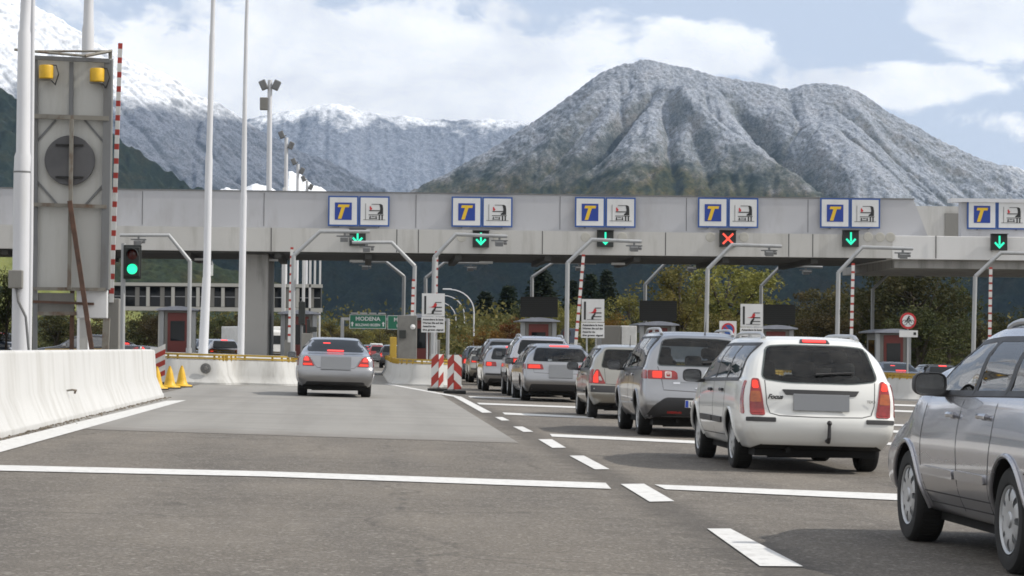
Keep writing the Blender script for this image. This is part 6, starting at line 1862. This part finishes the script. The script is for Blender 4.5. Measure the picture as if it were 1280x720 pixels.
    q = MB(); q.tube([(0, 0, 0), (0, 0, 2.3)], .05, 8); q.build('pole', M['galv_dark'], rt); q = MB(); q.bx(-.13, .13, -.2, .12, 1.35, 2.25); q.build('housing', M['lamp_black'], rt, bevel=.02)
    x = AT(708, 415, 99).x; rt = thing('traffic_light', 'round dark red signal lamp on a post beside the second pictogram sign', 'traffic light', (x, 99.3, gz(x) + .70))
    q = MB(); q.tube([(0, 0, 0), (0, 0, 1.5)], .05, 8); q.build('pole', M['galv'], rt)
    q = MB(); q.lathe([(0, -.08), (.2, -.08), (.21, .05), (0, .06)], c=(0, -.06, 1.32), axis='Y', n=24); ho = q.build('housing', M['lamp_black'], rt); q = MB(); q.lathe([(0, -.10), (.13, -.085)], c=(0, -.06, 1.32), axis='Y', n=20); q.build('red_lens', M['red_off'], ho)
    x = AT(716, 420, 101).x; q = MB(); q.bx(-.16, .16, 0, .4, 0, 1.55); o = q.build('cabinet', M['paint_navy'], None, (x, 101, gz(x) + .70), bevel=.03); tag(o, 'tall navy blue cabinet left of the leaning striped arm', 'cabinet')
    gw = 'red and white warning boards'
    delineator(548, 489.3, 0, 'narrow folded red and white warning board, the left one of the pair', (.21, .10), (.15, .14, False), (0, 0), gw)
    delineator(566, 492.0, 0, 'wider chevron warning board, the right one of the pair', (.17, .12), (.22, .04, True), (.02, 0), gw)
    # red and white board and cones behind the end of the barrier
    p = G(199, 482.5); rt = thing('warning_board', 'red and white striped board just behind the end of the white barrier', 'warning board', (p.x, p.y, gz(p.x)), group=gw)
    q = MB()
    for k in range(6): q.prism([(-.17, .14 + k * .14), (.15, .14 + k * .14 + .16), (.15, .14 + k * .14 + .30), (-.17, .14 + k * .14 + .14)], (0, 0, 0), (1, 0, 0), (0, 0, 1), (0, .03, 0), k % 2)
    q.build('board', [M['board_red'], M['board_white']], rt); q = MB(); q.bx(-.25, .25, -.2, .25, 0, .1); q.build('rubber_foot', M['rubber'], rt, bevel=.015)
    q = MB(); q.bx(-.03, .03, .03, .08, .1, 1.0); q.build('stake', M['galv_dark'], rt)
    cone(227, 484, 'yellow bell-shaped cone, the right one of the pair by the island nose'); cone(212, 485.5, 'yellow bell-shaped cone, the middle one beside the striped board'); cone(196, 487, 'yellow bell-shaped cone mostly hidden by the end of the barrier')

def beyond():
    # office bridge with dark windows
    Y = 150; x0 = AT(120, 370, Y).x; x1 = AT(401, 370, Y).x; z0 = AT(260, 388, Y).z; z1 = AT(260, 354, Y).z
    rt = thing('office_bridge', 'white framed office bridge with a row of dark windows beyond the canopy', 'building', (x0, Y, 0))
    b = MB(); W = x1 - x0; b.bx(0, W, .3, 4, z0, z1); b.build('wall', M['lamp_black'], rt)
    f = MB(); f.bx(-.1, W + .1, 0, .28, z1 - .20, z1 + .0); f.bx(-.1, W + .1, 0, .28, z0 - .04, z0 + .20); fo = f.build('frame', M['bridge_grey'], rt)
    n = 9; cw = W / n
    for k in range(n):
        m = MB(); m.bx(k * cw + .0, k * cw + .20, .02, .27, z0 + .222, z1 - .252); m.build('mullion', M['bridge_grey'], rt)
        w = MB(); w.bx(k * cw + .22, (k + 1) * cw - .04, .22, .30, z0 + .23, z1 - .26); wo = w.build('window', M['glass'], rt)
        l = MB(); l.bx(k * cw + cw * .55, k * cw + cw * .72, .16, .218, z0 + .23, z1 - .26); l.build('blind', M['booth_grey'], wo)
        l = MB(); l.bx(k * cw + .22, (k + 1) * cw - .04, .19, .217, (z0 + z1) / 2 - .02, (z0 + z1) / 2 + .02); l.build('glazing_bar', M['galv'], wo)
    for k in (0, 6.2):
        m = MB(); xx = W - .5 - k * cw; m.bx(xx, xx + .3, .5, .8, gz(x0) - .3, z0 - .05); m.build('leg', M['bridge_grey'], rt)
    for k, (px, Yp, w, top) in enumerate(((353.5, 126, .20, 326), (337, 140, .16, 322), (366.5, 132, .10, 322), (378.5, 138, .16, 322), (386.5, 150, .14, 322), (392.5, 160, .13, 322), (399, 170, .13, 322))):
        p = AT(px, 440, Yp); b = MB(); b.bx(-w / 2, w / 2, 0, w, 0, 9.2)
        o = b.build('white_post', M['fascia_white'], None, (p.x, Yp, gz(p.x) - .02), bevel=.02); tag(o, 'slim white steel post in the cluster left of the far green sign', 'post', 'slim white posts left of the green sign')
    # floodlight masts beyond the canopy
    for px, py, Y, l in ((337.5, 100, 140, 'tallest floodlight mast beyond the canopy, two lamps and a box near the top'), (358, 172, 187, 'second floodlight mast from the left beyond the canopy'), (372.5, 205, 216, 'third floodlight mast from the left beyond the canopy'), (384, 226, 240, 'shortest-looking floodlight mast, the farthest beyond the canopy')):
        t = AT(px, py, Y); b0 = AT(px - 3, 440, Y); o = Vector((b0.x, Y, gz(b0.x)))
        rt = thing('floodlight_mast', l, 'floodlight mast', o, group='floodlight masts beyond the canopy')
        q = MB(); q.tube([(0, 0, 0), t - o], [.19, .13], 12); q.build('pole', M['pole_white'], rt, smooth=True)
        tt = t - o
        for sx, dz in ((-1, 0 if Y < 150 else .5), (1, 0 if Y < 150 else -.3)):
            q = MB(); q.box((tt.x + sx * .36, -.1, tt.z - .30 + dz), (.40, .28, .56), ry=sx * R(24)); lo = q.build('lamp', M['galv_dark'], rt, bevel=.06)
            q = MB(); q.box((tt.x + sx * .17, 0, tt.z - .4 + dz), (.34, .1, .08), ry=sx * R(20)); q.build('lamp_arm', M['galv_dark'], lo)
        if Y < 150: q = MB(); q.bx(tt.x - .55, tt.x - .12, -.2, .2, tt.z - 1.7, tt.z - 1.0); q.build('control_box', M['booth_grey'], rt, bevel=.03)
    # street lamps in a row
    for px, Y, tipx, py, l in ((592, 205, 559, 361, 'nearest curved street lamp in the row beyond the gates'), (580, 240, 551, 368.5, 'second curved street lamp in the row beyond the gates'), (569.5, 280, 546, 377, 'third curved street lamp in the row beyond the gates'), (562, 325, 541, 384, 'farthest curved street lamp in the row beyond the gates')):
        b0 = AT(px, 440, Y); t = AT(tipx, py, Y); o = Vector((b0.x, Y, gz(b0.x)))
        rt = thing('street_lamp', l, 'street lamp', o, group='curved street lamps beyond the gates')
        T = t - o; pts = [(0, 0, 0), (0, 0, T.z * .70)]
        for k in range(1, 9):
            a = PI / 2 * k / 8; pts.append((T.x * .88 * (1 - math.cos(a)), 0, T.z * .70 + (T.z * .29) * math.sin(a)))
        q = MB(); q.tube(pts, [.065, .055] + [.045] * 8, 10); q.build('pole', M['pole_white'], rt, smooth=True)
        q = MB(); q.box((T.x * 1.0, 0, T.z * .995), (.75, .28, .12)); q.build('lamp_head', M['pole_white'], rt, bevel=.05)
    # green motorway signs
    Y = 200
    a = AT(437, 393, Y); b = AT(482.5, 411, Y); 
    rt = thing('direction_sign', 'green overhead direction sign with white place names and arrows beyond the left lane', 'sign', ((a.x + b.x) / 2, Y, (a.z + b.z) / 2))
    w = (b.x - a.x); h = (a.z - b.z)
    q = MB(); q.bx(-w / 2, w / 2, 0, .06, -h / 2, h / 2); fo = q.build('edge', M['sign_white'], rt); q = MB(); q.bx(-w / 2 + .04, w / 2 - .04, -.006, -.001, -h / 2 + .04, h / 2 - .04); q.build('panel', M['sign_green'], fo)
    txt('MODENA', (0, -.012, .08), .32, M['sign_white'], fo, 'lettering', align='CENTER', bold=.01, xs=1.05); txt('BOLZANO BOZEN', (.0, -.012, -.36), .20, M['sign_white'], fo, 'lettering', align='CENTER', bold=.006, xs=.86)
    q = MB()
    for x in (-w / 2 + .22, w / 2 - .22): q.prism([(-.05, -.2), (.05, -.2), (.05, .02), (.13, .02), (0, .18), (-.13, .02), (-.05, .02)], (x, -.012, -.18), (1, 0, 0), (0, 0, 1), (0, -.006, 0))
    q.build('arrows', M['sign_white'], fo)
    q = MB()
    for k in range(4): q.bx(-w / 2 + .1 + k * w / 4, -w / 2 + w / 4 - .05 + k * w / 4, -.1, .1, h / 2 + .05, h / 2 + .15)
    q.build('lamp_strip', M['galv'], rt)
    a2 = AT(484.5, 394, Y); w2 = 2.9
    r2 = thing('direction_sign', 'second green overhead sign, mostly hidden by the payment column', 'sign', (a2.x + w2 / 2, Y, rt.location.z - .05))
    q = MB(); q.bx(-w2 / 2, w2 / 2, 0, .06, -h / 2, h / 2); fo = q.build('edge', M['sign_white'], r2); q = MB(); q.bx(-w2 / 2 + .04, w2 / 2 - .04, -.006, -.001, -h / 2 + .04, h / 2 - .04); q.build('panel', M['sign_green'], fo)
    txt('MODENA', (0, -.012, .08), .32, M['sign_white'], fo, 'lettering', align='CENTER', bold=.01); txt('BOLZANO', (0, -.012, -.36), .22, M['sign_white'], fo, 'lettering', align='CENTER', bold=.008)
    xl = AT(428, 400, Y).x; 
    gt = thing('sign_gantry', 'thin grey gantry holding the green direction signs', 'sign gantry', (xl, Y + .3, gz(xl)))
    zz = rt.location.z - gz(xl); q = MB(); q.tube([(0, 0, 0), (0, 0, zz + .3)], .14, 10); q.build('leg', M['galv'], gt, smooth=True); q = MB(); q.tube([(8.5, 0, -.2), (8.5, 0, zz + .3)], .14, 10); q.build('leg', M['galv'], gt, smooth=True)
    q = MB(); q.bx(-.1, 8.6, -.1, .1, zz + .1, zz + .32); q.build('beam', M['galv'], gt)
    # lorry on the left
    Y = 160; p = AT(343, 440, Y); rt = thing('lorry', 'white lorry cab seen small behind the left island between the column and posts', 'lorry', (p.x, Y, gz(p.x)), R(20))
    q = MB(); q.bx(-1.1, 1.1, 0, 1.9, .55, 2.15); q.build('cab', M['truck_white'], rt, bevel=.15); q = MB(); q.bx(-.85, .85, -.02, .05, 1.25, 1.8); q.build('windscreen', M['glass'], rt); q = MB(); q.bx(-1.15, 1.15, 2.1, 8, .9, 2.4); q.build('load_box', M['truck_white'], rt, bevel=.04)
    for y in (.9, 5.8, 7.0):
        for sx in (-1, 1): q = MB(); q.lathe([(0, 0), (.48, 0), (.5, .04), (.5, .24), (0, .26)], c=(sx * 1.0 - .13, y, .5), axis='X', n=20); q.build('wheel', M['rubber'], rt)
    # containers behind the queue
    Y = 128; xa = AT(752, 420, Y).x; xb = AT(776, 420, Y).x; za = AT(770, 407, Y).z
    q = MB(); q.bx(0, xb - xa, 0, 2.5, 0, za - gz(xa)); o = q.build('container', M['booth_grey'], None, (xa, Y, gz(xa)), bevel=.03); tag(o, 'grey container behind the queue, left of the white one', 'container')
    xc = AT(796, 420, Y).x
    q = MB(); q.bx(0, xc - xb - .05, 0, 2.5, 0, za - gz(xa) + .02); o = q.build('container', M['truck_white'], None, (xb + .04, Y, gz(xb)), bevel=.03); tag(o, 'white container right of the grey one behind the queue', 'container')
    # little church on the meadow spur
    Y = 1420; p = AT(259, 336, Y); z = AT(259, 338, Y).z
    rt = thing('church', 'tiny white church on the wooded slope seen under the canopy', 'church', (p.x, Y, z - 3))
    q = MB(); q.bx(-2.4, 1.6, 0, 5, 0, 3.6); q.build('nave', M['truck_white'], rt); q = MB(); q.prism([(-2.6, 3.6), (1.8, 3.6), (-.4, 5.4)], (0, -.2, 0), (1, 0, 0), (0, 0, 1), (0, 5.4, 0)); q.build('roof', M['galv_dark'], rt)
    q = MB(); q.bx(1.8, 3.2, 1, 2.4, 0, 6.2); tw = q.build('tower', M['truck_white'], rt); q = MB(); q.lathe([(1.0, 6.2), (0, 9)], c=(2.5, 1.7, 0), n=4); q.build('spire', M['galv_dark'], tw)
# ------------------------------------------------------------------ trees
def leaf_mat(name, cols):
    m, nt, p = newmat(name)
    oi = nd(nt, 'ShaderNodeObjectInfo'); pos = coords(nt, 'World')
    n = noise(nt, pos, .9, 4, .65); n2 = noise(nt, pos, 5, 3, .7)
    c = ramp(nt, n, [(.32, cols[0]), (.48, cols[1]), (.64, cols[2])])
    c = mix(nt, math_(nt, 'MULTIPLY', n2, .6), c, tuple(x * .6 for x in cols[1]))
    hs = nd(nt, 'ShaderNodeHueSaturation'); nt.links.new(c, hs.inputs['Color'])
    nt.links.new(math_(nt, 'ADD', math_(nt, 'MULTIPLY', oi.outputs['Random'], .04), .48), hs.inputs['Hue'])
    nt.links.new(math_(nt, 'ADD', math_(nt, 'MULTIPLY', oi.outputs['Random'], .5), .75), hs.inputs['Value'])
    nt.links.new(hs.outputs[0], p.inputs['Base Color']); p.inputs['Roughness'].default_value = .8; p.inputs['Specular IOR Level'].default_value = .2
    tr = nd(nt, 'ShaderNodeBsdfTranslucent'); nt.links.new(hs.outputs[0], tr.inputs[0])
    ms = nd(nt, 'ShaderNodeMixShader'); ms.inputs[0].default_value = .3
    nt.links.new(p.outputs[0], ms.inputs[1]); nt.links.new(tr.outputs[0], ms.inputs[2]); nt.links.new(ms.outputs[0], nt.nodes['Material Output'].inputs[0])
    return m
def leaves_mesh(name, pts, size, mat, rng, flat=0.0):
    n = len(pts); P = np.array(pts)
    th = rng.uniform(0, 2 * PI, n); ph = np.arccos(rng.uniform(-1, 1, n))
    a = np.stack([np.sin(ph) * np.cos(th), np.sin(ph) * np.sin(th), np.cos(ph) * (1 - flat)], 1)
    r = rng.normal(size=(n, 3)); b = np.cross(a, r); b /= np.linalg.norm(b, axis=1)[:, None] + 1e-9
    a /= np.linalg.norm(a, axis=1)[:, None] + 1e-9
    s = size * rng.uniform(.6, 1.5, n)[:, None]
    v = np.stack([P - a * s, P + b * s * .55 + a * s * .1, P + a * s, P - b * s * .55 - a * s * .1], 1).reshape(-1, 3)
    me = bpy.data.meshes.new(name); q = np.arange(n * 4).reshape(n, 4)
    me.vertices.add(n * 4); me.vertices.foreach_set('co', v.ravel()); me.loops.add(n * 4); me.loops.foreach_set('vertex_index', q.ravel())
    me.polygons.add(n); me.polygons.foreach_set('loop_start', np.arange(0, n * 4, 4)); me.polygons.foreach_set('loop_total', np.full(n, 4)); me.update(calc_edges=True)
    me.materials.append(mat); return me
def broadleaf(seed, mat, nl=5200, size=.13):
    """unit tree: 1 m tall, about .8 wide (scaled when placed; leaf size is in tree units)"""
    rng = np.random.default_rng(seed); tr = MB()
    tr.tube([(0, 0, -.02), (.01, 0, .15), (.0, .01, .35), (.02, 0, .6)], [.030, .024, .018, .008], 8)
    pts = []
    nc = 46
    for k in range(nc):
        while True:
            p = rng.uniform(-1, 1, 3)
            r = np.linalg.norm(p)
            if .25 < r < 1: break
        c = np.array([p[0] * .36, p[1] * .36, .58 + p[2] * .36]); 
        w = .75 + .35 * math.sin(3.1 * c[0] * 9 + seed)
        c[:2] *= w
        if rng.random() < .6:
            b0 = np.array([0, 0, .22 + .4 * rng.random()]); tr.tube([tuple(b0), tuple((b0 + c) / 2 + [0, 0, -.01]), tuple(c)], [.010, .006, .002], 5)
        rr = rng.uniform(.07, .145)
        d = rng.normal(size=(nl // nc, 3)); d /= np.linalg.norm(d, axis=1)[:, None]
        q = c + d * (rr * rng.uniform(.35, 1.0, (nl // nc, 1)) ** .6) * np.array([1, 1, .8])
        pts.append(q)
    pts = np.concatenate(pts)
    return tr.mesh('trunk', [M['bark']], True), leaves_mesh('crown', pts, size * .1, mat, rng)
def conifer(seed, mat, nl=4200):
    rng = np.random.default_rng(seed); tr = MB()
    tr.tube([(0, 0, -.02), (0, 0, .5), (0, 0, .98)], [.018, .011, .002], 8)
    pts = []
    for k in range(26):
        z = .10 + .88 * (k / 26) ** .95; rad = (.21 * (1 - z) ** .8 + .014) * rng.uniform(.75, 1.15)
        nb = 9
        for j in range(nb):
            a = 2 * PI * (j + rng.random()) / nb; L = rad * rng.uniform(.65, 1.15)
            m_ = max(4, int(nl / 26 / nb)); t = rng.uniform(.1, 1, m_) ** .7
            pts.append(np.stack([np.cos(a) * L * t, np.sin(a) * L * t, z - L * t * .35 + rng.normal(0, .006, m_)], 1) + rng.normal(0, .009, (m_, 3)))
            if k % 3 == 0 and j % 3 == 0: tr.tube([(0, 0, z), (math.cos(a) * L, math.sin(a) * L, z - L * .35)], [.004, .001], 4)
    return tr.mesh('trunk', [M['bark']], True), leaves_mesh('crown', np.concatenate(pts), .013, mat, rng, .3)
def trees():
    M['bark'] = plain('bark', (.05, .04, .03), .95, var=.4, scale=8)
    olive = leaf_mat('leaf_olive', ((.072, .078, .022), (.15, .14, .042), (.25, .21, .062)))
    green = leaf_mat('leaf_green', ((.026, .034, .014), (.052, .058, .022), (.095, .09, .034)))
    orange = leaf_mat('leaf_autumn', ((.06, .04, .015), (.13, .065, .018), (.20, .095, .025)))
    brown = leaf_mat('leaf_brown', ((.036, .034, .017), (.068, .059, .027), (.115, .09, .038)))
    fir = leaf_mat('needle', ((.014, .024, .015), (.026, .040, .024), (.042, .054, .03)))
    olive2 = leaf_mat('leaf_mixed', ((.042, .046, .018), (.092, .086, .031), (.17, .125, .045)))
    kinds = {'olive': [broadleaf(s, olive) for s in (1, 2)], 'green': [broadleaf(s, green) for s in (3, 4)], 'orange': [broadleaf(s, orange) for s in (5,)], 'brown': [broadleaf(s, brown) for s in (6, 7)], 'fir': [conifer(s, fir) for s in (8, 9)]}
    cat = {'olive': 'tree', 'green': 'tree', 'orange': 'tree', 'brown': 'tree', 'fir': 'conifer'}
    T = [ # px centre, top py, width px, distance, kind, label
        (610, 408, 60, 185, 'orange', 'orange autumn shrub tree behind the street lamps'), (640, 398, 55, 195, 'orange', 'rusty autumn tree left of the leftmost black panel'), (622, 392, 60, 240, 'olive', 'olive tree between the two autumn trees'),
        (606, 366, 60, 260, 'fir', 'conifer above the nearest curved street lamp'), (635, 358, 62, 255, 'fir', 'pointed conifer right of the street lamps'), (676, 338, 80, 245, 'fir', 'tall conifer behind the leftmost black panel'), (652, 384, 60, 250, 'green', 'dark green tree between the two left conifers'),
        (700, 382, 50, 200, 'olive', 'olive tree left of the leaning striped arm'), (738, 344, 58, 250, 'fir', 'conifer directly behind the second pictogram sign'), (758, 340, 56, 262, 'fir', 'dark conifer right above the second pictogram sign'), (715, 352, 54, 270, 'fir', 'conifer behind the bent pole left of the striped arm'),
        (790, 368, 90, 210, 'olive', 'olive tree left of the middle black panel'), (770, 392, 52, 180, 'orange', 'autumn shrub right of the second pictogram sign'), (690, 372, 70, 230, 'olive', 'loose olive tree behind the leftmost black panel'),
        (850, 330, 110, 160, 'olive', 'broad olive tree directly behind the middle black panel'), (905, 318, 150, 165, 'olive', 'largest olive tree, filling the gap below the red cross signal'), (830, 372, 70, 175, 'green', 'low green tree behind the middle black panel'), (945, 340, 100, 185, 'olive', 'olive tree at the right of the largest one'),
        (905, 385, 80, 145, 'olive', 'low olive bush tree behind the no parking sign'), (962, 378, 70, 170, 'green', 'green tree behind the rightmost black panel'),
        (1000, 366, 90, 175, 'brown', 'brownish tree right of the rightmost black panel'), (1040, 356, 100, 168, 'brown', 'brownish tree behind the bent pole over the white estate'), (1075, 372, 80, 180, 'brown', 'brownish tree left of the big dark tree'), (1030, 392, 90, 150, 'brown', 'low brown bush tree above the roof of the white estate'),
        (1145, 310, 140, 150, 'green', 'big dark green tree behind the no cycling sign'), (1105, 338, 100, 160, 'green', 'dark green tree at the left of the big dark one'), (1185, 345, 90, 158, 'green', 'dark green tree at the right of the big dark one'), (1150, 385, 100, 140, 'green', 'low dark bush tree at the foot of the big dark tree'),
        (1235, 392, 80, 190, 'brown', 'low brownish tree right of the rightmost bent pole'), (1275, 386, 80, 185, 'green', 'dark tree at the right picture edge'), (1205, 398, 60, 200, 'brown', 'small brownish tree left of the rightmost bent pole'), (1330, 380, 90, 180, 'brown', 'brownish tree beyond the right picture edge'),
        (415, 402, 50, 230, 'olive', 'yellowish tree right of the slim white posts'), (448, 408, 60, 260, 'olive', 'olive tree below the green direction sign'), (432, 415, 40, 225, 'brown', 'brownish shrub tree left below the green direction sign'), (475, 412, 50, 270, 'olive', 'olive tree behind the far red car'), (493, 402, 44, 280, 'brown', 'brownish tree behind the second green sign'), (565, 398, 50, 290, 'green', 'green tree at the foot of the farther street lamps'), (545, 405, 40, 300, 'olive', 'olive tree behind the first pictogram sign'),
        (178, 388, 50, 170, 'green', 'dark tree under the left end of the office bridge'), (200, 392, 50, 165, 'brown', 'brown autumn tree left of the left red booth'), (225, 386, 60, 190, 'green', 'dark tree behind the left red booth'), (270, 390, 60, 185, 'green', 'dark tree between the thicker mast and the slender mast'), (296, 394, 44, 175, 'brown', 'brown tree beside the thick concrete column'), (345, 398, 46, 185, 'brown', 'brown tree behind the white lorry'), (360, 406, 40, 200, 'olive', 'olive tree between the slim white posts'),
        (8, 342, 44, 120, 'green', 'green tree at the left picture edge beside the thick mast'), (-40, 335, 70, 130, 'green', 'green tree beyond the left picture edge'), (70, 392, 70, 160, 'green', 'dark tree behind the foot of the large sign back'), (120, 396, 60, 170, 'brown', 'brown tree right of the foot of the large sign back')]
    cnt = {}
    for i, (px, py, w, Y, k, lab) in enumerate(T):
        b0 = AT(px, 440, Y); z0 = gz(b0.x) - .05; h = AT(px, py, Y).z - z0; ww = w * Y / F
        mt, ml = kinds[k][cnt.get(k, 0) % len(kinds[k])]; cnt[k] = cnt.get(k, 0) + 1
        o = thing('conifer' if k == 'fir' else 'tree', lab, cat[k], (b0.x, Y, z0), rz=(i * 2.4) % 6.28, group='trees beyond the toll gates')
        base = .38 if k == 'fir' else .80
        o.scale = (ww / base * 1.2, ww / base * 1.2, h * 1.05)
        if h < .1: print('tree low', px, h)
        link('trunk', mt, o); link('crown', ml, o)
    # scrub and the far line of woodland
    rng = np.random.default_rng(77); pts = []
    for k in range(620):
        x = rng.uniform(-70, 110); Y = rng.uniform(300, 420); s = rng.uniform(2.4, 6.4)
        c = np.array([x, Y, gz(x) + s * .55]); d = rng.normal(size=(46, 3)); d /= np.linalg.norm(d, axis=1)[:, None]
        pts.append(c + d * s * np.array([.8, .8, .9]) * rng.uniform(.5, 1, (46, 1)))
    for k in range(560):
        x = rng.uniform(6, 60); Y = rng.uniform(205, 285); s = rng.uniform(1.8, 4.2)
        if x < 6 + (Y - 205) * .08: continue
        c = np.array([x, Y, gz(x) + s * .6]); d = rng.normal(size=(70, 3)); d /= np.linalg.norm(d, axis=1)[:, None]
        pts.append(c + d * s * np.array([.75, .75, .95]) * rng.uniform(.45, 1, (70, 1)))
    o = link('woodland', leaves_mesh('woodland', np.concatenate(pts), .26, olive2, rng)); tag(o, 'brownish line of woodland across the valley floor', kind='stuff')
    pts = []
    for k in range(420):
        x = rng.uniform(20, 60) if rng.random() < .5 else rng.uniform(8, 46); Y = rng.uniform(135, 215); s = rng.uniform(.6, 1.9)
        if x < 14: x += 8
        c = np.array([x, Y, gz(x) + s * .5]); d = rng.normal(size=(60, 3)); d /= np.linalg.norm(d, axis=1)[:, None]
        pts.append(c + d * s * np.array([1.1, 1.1, .8]) * rng.uniform(.5, 1, (60, 1)))
    for k in range(240):
        x = rng.uniform(-40, -9); Y = rng.uniform(165, 230); s = rng.uniform(.7, 1.8)
        c = np.array([x, Y, gz(x) + s * .5]); d = rng.normal(size=(60, 3)); d /= np.linalg.norm(d, axis=1)[:, None]
        pts.append(c + d * s * np.array([1.1, 1.1, .8]) * rng.uniform(.5, 1, (60, 1)))
    o = link('undergrowth', leaves_mesh('undergrowth', np.concatenate(pts), .14, green, rng)); tag(o, 'dark scrub at the foot of the trees', kind='stuff')
# ------------------------------------------------------------------ build
world()
ground()
mountains()
clouds()
plaza_materials()
barrier_and_left()
islands_and_small()
canopy()
camera_poles()
beyond()
trees()
fleet()
haze()
vs = SC.view_settings
vs.view_transform = 'Standard'; vs.look = 'None'; vs.exposure = 0.0; vs.gamma = 1.0; vs.use_curve_mapping = False
SC.cycles.use_denoising = True
SC.cycles.max_bounces = 6
SC.cycles.diffuse_bounces = 3
SC.cycles.volume_bounces = 0
SC.cycles.filter_width = 1.7
